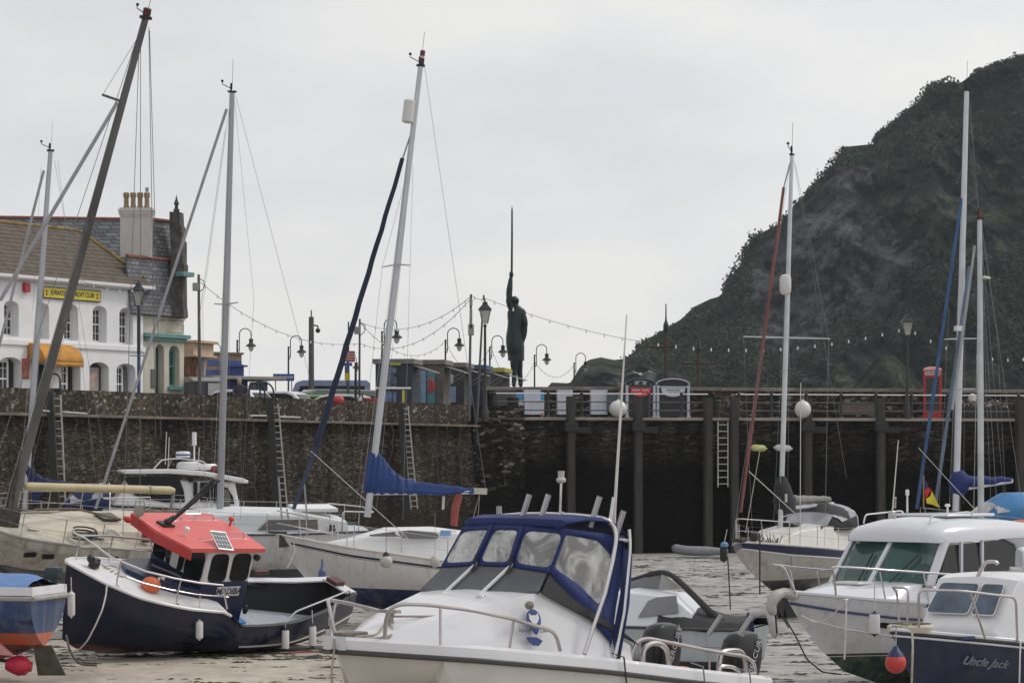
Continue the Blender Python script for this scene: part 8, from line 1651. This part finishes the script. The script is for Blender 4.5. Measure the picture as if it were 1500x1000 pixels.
b=MB(); b.loft(trunk([(5.0,1.2,1.08,1.62,2.06,.03),(5.7,1.12,.98,1.7,2.06,.05),(6.3,.98,.8,1.78,2.0,.06),(7.0,.72,.5,1.84,1.98,.05),(7.6,.35,.2,1.9,1.94,.02)],6)); fd=b.build('cabin_top',pw_,S,angle=50)
b=MB(); b.box((6.35,.0,2.075),(.5,.6,.05)); b.build('deck_hatch',M('pale_hatch',(.6,.6,.58),.3),fd,bevel=.02)
# pilothouse shell: corners
zb,zt=2.02,2.82; 
yb_,yt_=1.14,1.06
def post(A_,B_,r,nm='window_pillar'): b=MB(); b.tube([A_,B_],r,4,sq=1.3); return b.build(nm,pw_,S)
b=MB(); b.loft([[V((2.2,-1.2,1.5)),V((5.62,-1.14,1.6)),V((5.95,0,1.62)),V((5.62,1.14,1.6)),V((2.2,1.2,1.5))],[V((2.2,-1.18,zb)),V((5.62,-1.12,zb)),V((5.95,0,zb)),V((5.62,1.12,zb)),V((2.2,1.18,zb))]]); b.build('pilothouse_base',pw_,S,bevel=.03)
Bc=[V((5.6,-1.12,zb)),V((5.92,0,zb)),V((5.6,1.12,zb))]; Tc=[V((5.02,-1.04,zt)),V((5.22,0,zt)),V((5.02,1.04,zt))]
for a_,c_,r in ((Bc[0],Tc[0],.05),(Bc[1],Tc[1],.045),(Bc[2],Tc[2],.07)): post(a_,c_,r)
for i in (0,1):
    b=MB(); A1,B1,C1,D1=Tc[i],Tc[i+1],Bc[i+1],Bc[i]; b.add([A1,B1,C1,D1],[(0,1,2,3)]); b.build('windscreen',M('green_screen_glass',(.03,.12,.1),.04,var=.3,scale=1,alpha=.55,coat=.5),S,smooth=False,sol=.01)
    b=MB(); b.tube([A1,B1],.02,4); b.tube([C1,D1],.022,4); b.build('screen_seal',rub,S)
    m=D1.lerp(C1,.75 if i==0 else .35)+V((.06,0,.03)); b=MB(); b.tube([m,m.lerp(A1.lerp(B1,.75 if i==0 else .8),.7)+V((.05,0,0))],.014,5); b.build('wiper',rub,S)
# interior glimpses
b=MB(); b.box((4.1,0,1.7),(2.6,1.9,.3)); b.box((5.1,-.1,2.02),(.5,1.8,.2)); b.build('dashboard',M('dash_grey',(.1,.11,.1),.6),S,bevel=.03)
b=MB(); b.lathe([(.16,-.012),(.18,0),(.16,.012)],V((4.9,.45,2.25)),20,M3=Matrix.Rotation(R(60),3,'Y')); b.build('steering_wheel',rub,S)
for y in (.45,-.5): b=MB(); b.box((4.3,y,2.15),(.12,.5,.6)); b.box((4.5,y,1.95),(.4,.5,.12)); b.build('helm_seat',M('pale_seat',(.45,.44,.42),.6),S,bevel=.05)
for sd in (1,-1):
    W1=[V((5.3,sd*1.1,zb+.03)),V((4.95,sd*1.05,zt-.08)),V((3.3,sd*1.06,zt-.0)),V((2.95,sd*1.08,zt-.12)),V((2.8,sd*1.11,zt-.4)),V((2.95,sd*1.13,zb+.16)),V((3.2,sd*1.14,zb+.03))]
    b=MB(); b.prism(W1,(0,sd*-.01,0)); b.build('side_window',M('smoke_window',(.012,.013,.014),.08,alpha=.9),S,smooth=False)
    for x in (4.62,3.98): b=MB(); b.box((x,sd*1.1,(zb+zt)/2),(.06,.05,zt-zb-.02)); b.build('window_pillar',pw_,S)
    # rear quarter with curved cut-out
    q=[V((3.2,0,zb)),V((2.95,0,zb+.1)),V((2.78,0,zb+.32)),V((2.78,0,zt-.32)),V((2.95,0,zt-.08)),V((3.3,0,zt+.02))]; o=[V((2.7,0,zb-.02)),V((2.66,0,zb+.1)),V((2.6,0,zb+.35)),V((2.5,0,zt-.3)),V((2.35,0,zt-.05)),V((2.3,0,zt+.12))]
    b=MB(); n_=len(q); vs=[V((p.x,sd*(1.14-.06*(p.z-zb)/.8),p.z)) for p in q+o]; b.add(vs,[(i,i+1,n_+i+1,n_+i) for i in range(n_-1)]); b.build('rear_quarter',pw_,S,sol=.06)
# roof shell
st=[]; 
for x,w_,z0,z1,cr_ in ((5.35,.85,zt-.02,zt+.06,.03),(5.25,1.0,zt-.03,zt+.16,.08),(5.0,1.08,zt-.03,zt+.24,.12),(4.6,1.12,zt-.02,zt+.28,.14),(4.0,1.14,zt+.0,zt+.3,.14),(3.3,1.14,zt+.02,zt+.3,.12),(2.6,1.14,zt+.03,zt+.28,.1),(2.0,1.12,zt+.06,zt+.24,.08),(1.7,1.05,zt+.1,zt+.18,.05)):
    st.append([V((x,-w_,z0))]+[V((x,-w_*.99,z0+(z1-z0)*.5)),V((x,-w_*.9,z1))]+[V((x,w_*k,z1+cr_*(1-k*k))) for k in (-.6,-.2,.2,.6)]+[V((x,w_*.9,z1)),V((x,w_*.99,z0+(z1-z0)*.5)),V((x,w_,z0))])
b=MB(); b.loft(st); ro=b.build('roof',pw_,S,angle=60)
b=MB(); b.box((3.6,0,zt+.45),(1.5,1.2,.06)); b.build('sunroof',pw_,ro,bevel=.03)
b=MB()
for sd in (1,-1): b.tube([(5.1,sd*.75,zt+.3),(5.05,sd*.75,zt+.46),(3.9,sd*.78,zt+.52),(3.8,sd*.78,zt+.42)],.016,6)
b.build('roof_rail',steel,ro)
b=MB(); 
for sd in (1,-1): b.ball((1.75,sd*.95,zt+.22),.16,14,8,sc3=(1.6,.7,1))
b.build('roof_horn_end',pw_,ro)
c=f.on(1307,752,'y',.7); e1=f.on(1316,644,'y',.7); b=MB(); b.tube([c,c.lerp(e1,.5),e1],[.014,.011,.008],6); b.build('whip_aerial',M('aerial_white'),ro)
b=MB(); b.box(c+V((0,0,-.02)),(.1,.12,.14)); b.tube([c+V((.05,.1,.1)),c+V((.1,.15,.3))],.02,6); b.build('aerial_mount',steel,ro,bevel=.01)
c=f.on(1329,750,'y',0); b=MB(); b.lathe([(.02,0),(.015,.3),(.035,.32),(.035,.4),(.02,.42)],c,8); b.build('mast_light',white,ro); c=f.on(1388,750,'y',0); b=MB(); b.lathe([(.02,0),(.02,.1),(.06,.12),(.04,.16)],c,10); b.build('gps_dome',white,ro)
# flag
c=f.on(1353,745,'y',.2); b=MB(); b.tube([c,c+V((0,0,.62))],.014,6); fl=b.build('flagstaff',M('varnished_staff',(.3,.16,.1),.5),ro)
T=c+V((0,0,.6)); yel=M('flag_yellow',(.6,.5,.04),.8,var=.2); fr_=M('flag_red',(.5,.03,.02),.8)
ux_=f.R.transposed()@V((1,0,0)); uz=V((0,0,1))
for nm,mt,q in (('yellow_field',yel,[(.04,-.42),(.14,-.25),(.2,-.38),(.3,-.58),(.16,-.52),(.06,-.5)]),('red_field',fr_,[(.02,-.25),(.09,-.2),(.15,-.27),(.12,-.36),(.04,-.42)]),('dark_corner',fendn,[(.01,-.06),(.05,-.08),(.1,-.2),(.02,-.24)])):
    b=MB(); b.prism([T+ux_*x+uz*z for x,z in q],(0.004,.006,0)); b.build(nm,mt,fl,smooth=False)
# bow rail, fenders, anchor roll
b=MB(); P=[V((4.3,1.3,2.18)),V((5.6,1.27,2.26)),V((6.7,1.1,2.34)),V((7.4,.8,2.4)),V((7.75,.6,2.42))]; b.tube(P+[V((7.7,.62,2.3)),V((7.55,.55,1.92))],.02,8); b.build('bow_rail',steel,S)
b=MB(); P2=[V((p.x,-p.y,p.z)) for p in P]+[V((8.5,-.12,2.46)),V((8.45,.1,2.44)),V((8.2,.18,1.95))]; b.tube(P2,.02,8); b.build('bow_rail',steel,S)
for x,y in ((4.6,1.29),(5.9,1.22),(6.9,1.02)):
    for sd in (1,-1): b=MB(); b.tube([V((x-.15,sd*y,h.sh((x-.15)/8.3)+.02)),V((x,sd*y,2.2 if x<5 else 2.28+.03*(x-5.9)))],.014,6); b.build('rail_post',steel,S)
b=MB(); b.tube([V((8.1,.1,1.9)),V((8.4,.06,1.98)),V((8.62,.03,1.9)),V((8.68,0,1.72)),V((8.6,0,1.6))],[.07,.09,.1,.09,.06],10); b.build('bow_sprit_roll',M('pale_grey_vinyl',(.42,.4,.38),.6,var=.15),S)
b=MB(); b.box((8.5,0,1.7),(.25,.1,.25)); b.tube([(8.55,0,1.6),(8.5,0,1.25)],.02,5); b.tube([(8.55,.05,1.7),(8.3,.1,1.35)],.015,5); b.build('anchor',M('dark_winch'),S,bevel=.02)
window('portlight',S,[h.pt(.77,.66,1,.012),h.pt(.825,.66,1,.012),h.pt(.815,.73,1,.012),h.pt(.76,.73,1,.012)],(.35,1,0),glassd,frame=white,rnd_=2)
def gk(x,y): return (f.mw@V((x,y,1.5))).y
fender(1281,896,930,8,gk(7.3,1.0)-.55,fendw,'white fender with pointed navy ends on the pilothouse cruiser bow',(1281,845),fendn); fender(1360,886,922,9,gk(6.2,1.25)-.35,fendw,'white fender with navy top further aft on the pilothouse cruiser',(1359,842),fendn)
rope_thing('mooring_rope',[W(1174,901,49.4),W(1195,912,49.2),W(1213,906,49),W(1232,888,48.9),W(1240,880,48.9)],.013,ropew,'white rope looping under the pilothouse cruiser bow'); rope_thing('mooring_rope',[W(1240,880,48.85),W(1239,920,48.7),W(1237,965,48.6)],.016,ropew,'white rope hanging straight down the pilothouse cruiser bow')
rope_thing('mooring_rope',[W(1150,905,49.5),W(1165,930,49.6),W(1182,965,49.8),W(1205,984,50),W(1232,987,50.3)],.014,rub,'dark rope running from the pilothouse cruiser anchor onto the mud')
b=MB(); c=f.on(1239,882,'y',.9); b.box(c,(.1,.08,.12)); b.build('bow_cleat',steel,S,bevel=.01)
# ================= navy hulled cabin boat (right edge) =================
f=Frame(1313,926,42,(5.5,0,1.58),225,0,0); S=ship(f,'cabin_boat','navy hulled cabin boat with white cabin, cut by the right edge','motor boat')
h=Hull(5.6,2.2,[(0,1.15),(.5,1.28),(1,1.6)],[(0,.2),(.5,.15),(.85,.35),(1,.85)],tr=.85,tm=.4,fine=2.6,rake=.5,p0=2.6,p1=1.15)
b=MB(); h.skin(b,34,14); h.transom(b); b.build('hull',bands('navy_cabin_hull',[(-1,(.1,.03,.02)),(.4,(.018,.026,.062)),(5,(0,0,0))],rough=.3,dirt=.2,dcol=(.12,.13,.16)),S)
b=MB(); h.deck(b,0,1,camber=.07,zo=.03); b.build('deck',pw_,S)
b=MB(); h.rub(b,.03,dz=.03); h.rub(b,.018,dz=-.06,off=.02); b.build('rub_rail',pw_,S); b=MB(); h.rub(b,.016,dz=-.015,off=.025); b.build('dark_rub_insert',M('dark_rub_rail'),S)
cbm=M('cabin_cream_white',(.68,.68,.69),.3,var=.03,dirt=.15,coat=.3)
b=MB(); b.loft(trunk([(2.2,.95,.86,1.3,2.34,.05),(3.2,.92,.8,1.38,2.36,.06),(3.45,.9,.76,1.4,2.3,.05),(3.85,.84,.7,1.44,1.74,.04),(4.0,.8,.62,1.46,1.58,.03)],5)); cb=b.build('cabin',cbm,S,bevel=.03,angle=35)
fn_=V((.8,0,.5)).normalized()
for ya,yb in ((-.64,.12),(.2,.6)): window('front_window',cb,[V((3.9,ya,1.8)),V((3.9,yb,1.8)),V((3.565,yb*.93,2.24)),V((3.565,ya*.93,2.24))],(.8,0,.62),M('grey_blue_glass',(.06,.09,.13),.06,var=.5,coat=.4),frame=cbm,rnd_=1,fr_w=.02)
for xa,xb in ((2.7,3.2),(2.25,2.6)): window('side_window',cb,[V((xa,.895,1.75)),V((xb,.885,1.75)),V((xb-.1,.825,2.2)),V((xa,.83,2.2))],(0,1,.12),M('grey_blue_glass'),frame=cbm,rnd_=2,fr_w=.02)
b=MB(); b.loft([[V((5.15+.28*s*math.cos(a_),.34*s*math.sin(a_),z)) for a_ in [2*PI*k/20 for k in range(20)]] for s,z in ((1.1,1.58),(1.1,1.66),(.95,1.69))]); ht=b.build('round_hatch',M('cream_hatch',(.5,.46,.36),.5,dirt=.3),S)
b=MB(); 
for k in range(5): b.box((4.98+k*.085,0,1.7),(.045,.46,.02))
b.build('hatch_slats',teakm,ht,smooth=False)
b=MB(); P=[V((5.32,.28,1.6)),V((5.36,.3,2.22)),V((4.9,.72,2.2)),V((3.9,1.0,2.08))]; b.tube(P+[V((3.86,1.0,1.4))],.02,8); b.build('bow_rail',rl,S)
b=MB(); b.tube([V((5.4,.12,1.6)),V((5.42,.16,2.23)),V((5.2,-.3,2.24)),V((4.2,-.98,2.1)),V((4.1,-1.0,1.5))],.018,8); b.build('bow_rail',rl,S)
b=MB(); b.tube([V((4.75,.78,2.18)),V((4.5,.88,1.48))],.018,7); b.build('rail_post',rl,S)
nm=M('name_grey',(.22,.24,.28),.5); c=f.on(1452,967,'y',1.08); d1=(h.pt(.6,.62,1)-h.pt(.78,.62,1)).normalized(); t0=h.pt(.775,.7,1,.02); up=(h.pt(.7,.9,1)-h.pt(.7,.5,1)).normalized()
text('Uncle Jack',.2,nm,S,t0,basis(d1,up),shear=.25,ext=.012,sx=1.0,bold=.002)
b=MB(); b.box((5.25,.0,1.63),(.12,.3,.05)); b.box((5.45,0,1.66),(.2,.1,.06)); b.tube([(5.1,.15,1.66),(5.3,.2,1.68),(5.4,.05,1.7)],.03,6); b.build('bow_fitting',M('mid_grey_rail'),S,bevel=.01)
b=MB(); b.box((4.6,.7,1.5),(.45,.05,.04)); b.build('blue_grab_strip',M('blue_rub'),S)
e=empty('ball_fender',W(1312,970,40.9),'red ball fender with dark neck under the navy cabin boat bow','fender'); b=MB(); b.ball((0,0,0),.155,20,14); b.build('float_body',redf,e); b=MB(); b.lathe([(.13,.085),(.11,.13),(.05,.2),(.03,.24)],(0,0,0),12); b.build('dark_neck',fendn,e); b=MB(); b.tube([(0,0,.2),(.02,.1,.5)],.01,5); b.build('lanyard',ropem,e)
rope_thing('mooring_rope',[W(1336,927,40.6),W(1337,945,40.2),W(1336,975,40),W(1335,1005,40)],.017,ropem,'rusty brown rope hanging from the navy cabin boat bow')
rope_thing('mooring_rope',[W(1495,938,42.5),W(1494,960,42.2),W(1493,1003,42)],.012,ropew,'pale line hanging by the boat name at the right edge')
# black upturned tender on the cabin roof
e=empty('tender',Matrix.Translation(W(1503,846,44.5))@Matrix.Rotation(R(10),4,'Z'),'black upturned tender with pale grab rail on the navy boat cabin roof','dinghy')
b=MB(); b.loft([[V((x,w_*math.cos(PI+PI*k/10),-d_*math.sin(PI*k/10)+.06)) for k in range(11)] for x,w_,d_ in ((-.62,.05,.03),(-.55,.16,.12),(-.3,.26,.19),(0,.3,.2),(.5,.3,.2))]); b.build('tender_hull',rub,e,sol=.02)
b=MB(); b.tube([(-.6,-.26,.08),(-.2,-.3,.1),(.5,-.3,.1)],.018,6); b.tube([(-.6,.2,.08),(.5,.3,.1)],.018,6); b.build('grab_line',M('mid_grey_rail'),e)
b=MB(); b.tube([W(1425,858,43.5)-W(1440,850,43.5),W(1441,826,43.5)-W(1440,850,43.5),W(1446,822,43.5)-W(1440,850,43.5),W(1458,822,43.5)-W(1440,850,43.5),W(1462,826,43.5)-W(1440,850,43.5)],.03,8); o=b.build('roof_hoop',rl); o.location=W(1440,850,43.5); tag(o,'short bent steel hoop on the navy boat cabin roof','rail')
# ================= yachts behind the pilothouse cruiser =================
f=Frame(1330,770,84,(9,0,2.3),192,0,1); S=ship(f,'sailing_boat','yacht with tall silver mast, navy boom cover and sky blue sprayhood behind the cruiser','sailing boat',GR)
h=Hull(9,3.0,[(0,1.8),(.5,1.85),(1,2.3)],[(0,.8),(.4,.35),(.8,.5),(1,1.1)],tr=.75,tm=.42,fine=2.3,rake=1.0)
b=MB(); h.skin(b,24,10); h.transom(b); b.build('hull',bands('far_yacht_hull',[(-1,(.03,.03,.05)),(1.0,(.55,.55,.55)),(5,(0,0,0))],rough=.35,dirt=.3),S)
b=MB(); h.deck(b,0,1,camber=.08); b.build('deck',white2,S)
b=MB(); b.loft(trunk([(3.2,1.0,.88,1.85,2.4,.06),(5.6,1.0,.8,1.9,2.5,.08),(7.4,.7,.5,1.95,2.3,.06)])); b.build('cabin',white2,S,bevel=.03)
skyb=M('sky_blue_canvas',(.05,.2,.42),.75,var=.12,bump=.4)
hood(S,f,7.0,5.2,1.1,2.45,3.35,skyb)
A_,B_=rig(S,f,(1400,748),(1416,134),.085,alul,[((1369,497),(1461,495),.41),((1395,568),(1475,569),.29)],[((1343,745,0),(1409,290,0),.05,M('faded_blue_furled_sail',(.04,.1,.22),.75,var=.3,scale=1.5)),((1409,290,0),(1412,200,0),.015,wire),((1419,140,0),(1470,720,0),.006,wire),((1370,740,.3),(1420,390,.3),.05,M('blue_grey_furled_sail',(.12,.16,.22),.75,var=.3,scale=1.5)),((1461,495,-1),(1418,200,0),.005,wire),((1461,495,1),(1475,760,1.2),.005,wire),((1345,655,0),(1432,750,1),.012,ropew),((1390,450,1),(1375,760,1.2),.005,wire)])
b=MB(); c=f.on(1404,481,'y',.3); b.box(c,(.2,.24,.15)); b.build('radar_reflector',white,S)
nvm=M('mid_navy_canvas',(.015,.03,.14),.75,bump=.5); b=MB(); c=f.on(1405,707,'y',0); b.ball(c,.42,18,12,sc3=(.78,.5,.92)); o_=b.build('sail_cover',nvm,S)
b=MB(); P=f.on(1410,706,'y',0); Q=f.on(1481,702,'y',0); b.tube([P.lerp(Q,k/14)+V((0,0,.02*math.sin(k*1.3))) for k in range(15)],[.2-.009*k for k in range(15)],12); b.build('boom_cover',nvm,o_)
b=MB(); b.tube([f.on(1405,716,'y',0),f.on(1483,704,'y',0)],.07,8); b.build('boom',white,S)
guard(S,h,.2,.95,6)
f=Frame(1395,790,64,(6.5,0,1.9),200,0,0); S=ship(f,'sailing_boat','small yacht with plain pale mast just right of the tallest right hand mast','sailing boat',GR)
h=Hull(6.5,2.3,[(0,1.5),(.5,1.55),(1,1.9)],[(0,.6),(.4,.2),(.8,.4),(1,.9)],tr=.75,tm=.42,fine=2.3,rake=.8)
b=MB(); h.skin(b,24,10); h.transom(b); b.build('hull',bands('small_yacht_hull',[(-1,(.1,.03,.03)),(.8,(.6,.6,.6)),(5,(0,0,0))],rough=.35,dirt=.3),S)
b=MB(); h.deck(b,0,1,camber=.08); b.build('deck',white,S); b=MB(); b.loft(trunk([(2.0,.8,.7,1.5,2.0,.05),(4.0,.8,.62,1.6,2.1,.06),(5.2,.5,.35,1.7,1.9,.04)])); b.build('cabin',white,S,bevel=.03)
b=MB(); b.prism([V((3.0,.72,2.05)),V((3.0,-.72,2.05)),V((2.2,-.72,2.5)),V((2.2,.72,2.5))],(0,0,.05)); b.build('navy_cover',navyc,S)
A_,B_=rig(S,f,(1437,770),(1435,322),.064,M('pale_silver_mast'),[],[((1395,600,0),(1428,360,0),.03,M('furled_pale_sail')),((1438,330,0),(1500,760,0),.006,wire),((1435,335,0),(1462,770,1),.005,wire)])
b=MB(); c=f.on(1434.5,318,'y',0); b.lathe([(.06,-.05),(.07,.04),(.05,.06),(.05,.2)],c,8); b.build('masthead_light',M('masthead_red'),S)
b=MB(); c=f.on(1443,408,'y',0); b.lathe([(.05,-.02),(.14,.0),(.1,.04),(.02,.06)],c,10); b.build('wind_dome',M('cream_plastic'),S)
e=empty('bundle',W(1492,772,63),'orange and navy canvas bundle at the right edge above the cruiser stern','bundle'); b=MB(); b.ball((0,0,-.35),.5,16,10,sc3=(.9,.6,.6)); b.build('navy_bundle',navyc,e); b=MB(); b.ball((.05,0,.05),.24,12,8,sc3=(1.3,.8,.5)); b.build('orange_bundle',orangef,e)
b=MB(); b.loft(trunk([(-.9,.8,.7,0,.5,.08),(0,.9,.7,0,.65,.1),(1.4,.9,.7,0,.6,.1)])); e=empty('small_cabin_boat',Matrix.Translation(W(1530,832,50))@Matrix.Diagonal((.5,.5,.62,1)),'white cabin top of a boat at the right edge behind the tender','motor boat'); b.build('cabin',pbw,e,bevel=.05); b=MB(); b.loft([[V((x,-w_,z)),V((x,w_,z)),V((x,w_*.6,z-3.5)),V((x,-w_*.6,z-3.5))] for x,w_,z in ((-1.2,.3,.05),(-.8,.8,.02),(2.2,1.0,0))]); b.build('hull',pbw,e,bevel=.05)
# ================= haze: even air round the whole scene =================
hz=bpy.data.materials.new('air'); hz.use_nodes=True; t=hz.node_tree; t.nodes.clear(); o_=t.nodes.new('ShaderNodeOutputMaterial'); pv=t.nodes.new('ShaderNodeVolumePrincipled')
pv.inputs['Color'].default_value=(.82,.92,1,1); pv.inputs['Density'].default_value=.00011; pv.inputs['Anisotropy'].default_value=.2; t.links.new(pv.outputs[0],o_.inputs['Volume'])
b=MB(); b.box((302.5,537.5,59),(805,1125,121)); hb=b.build('haze',hz,smooth=False); tag(hb,kind='stuff')
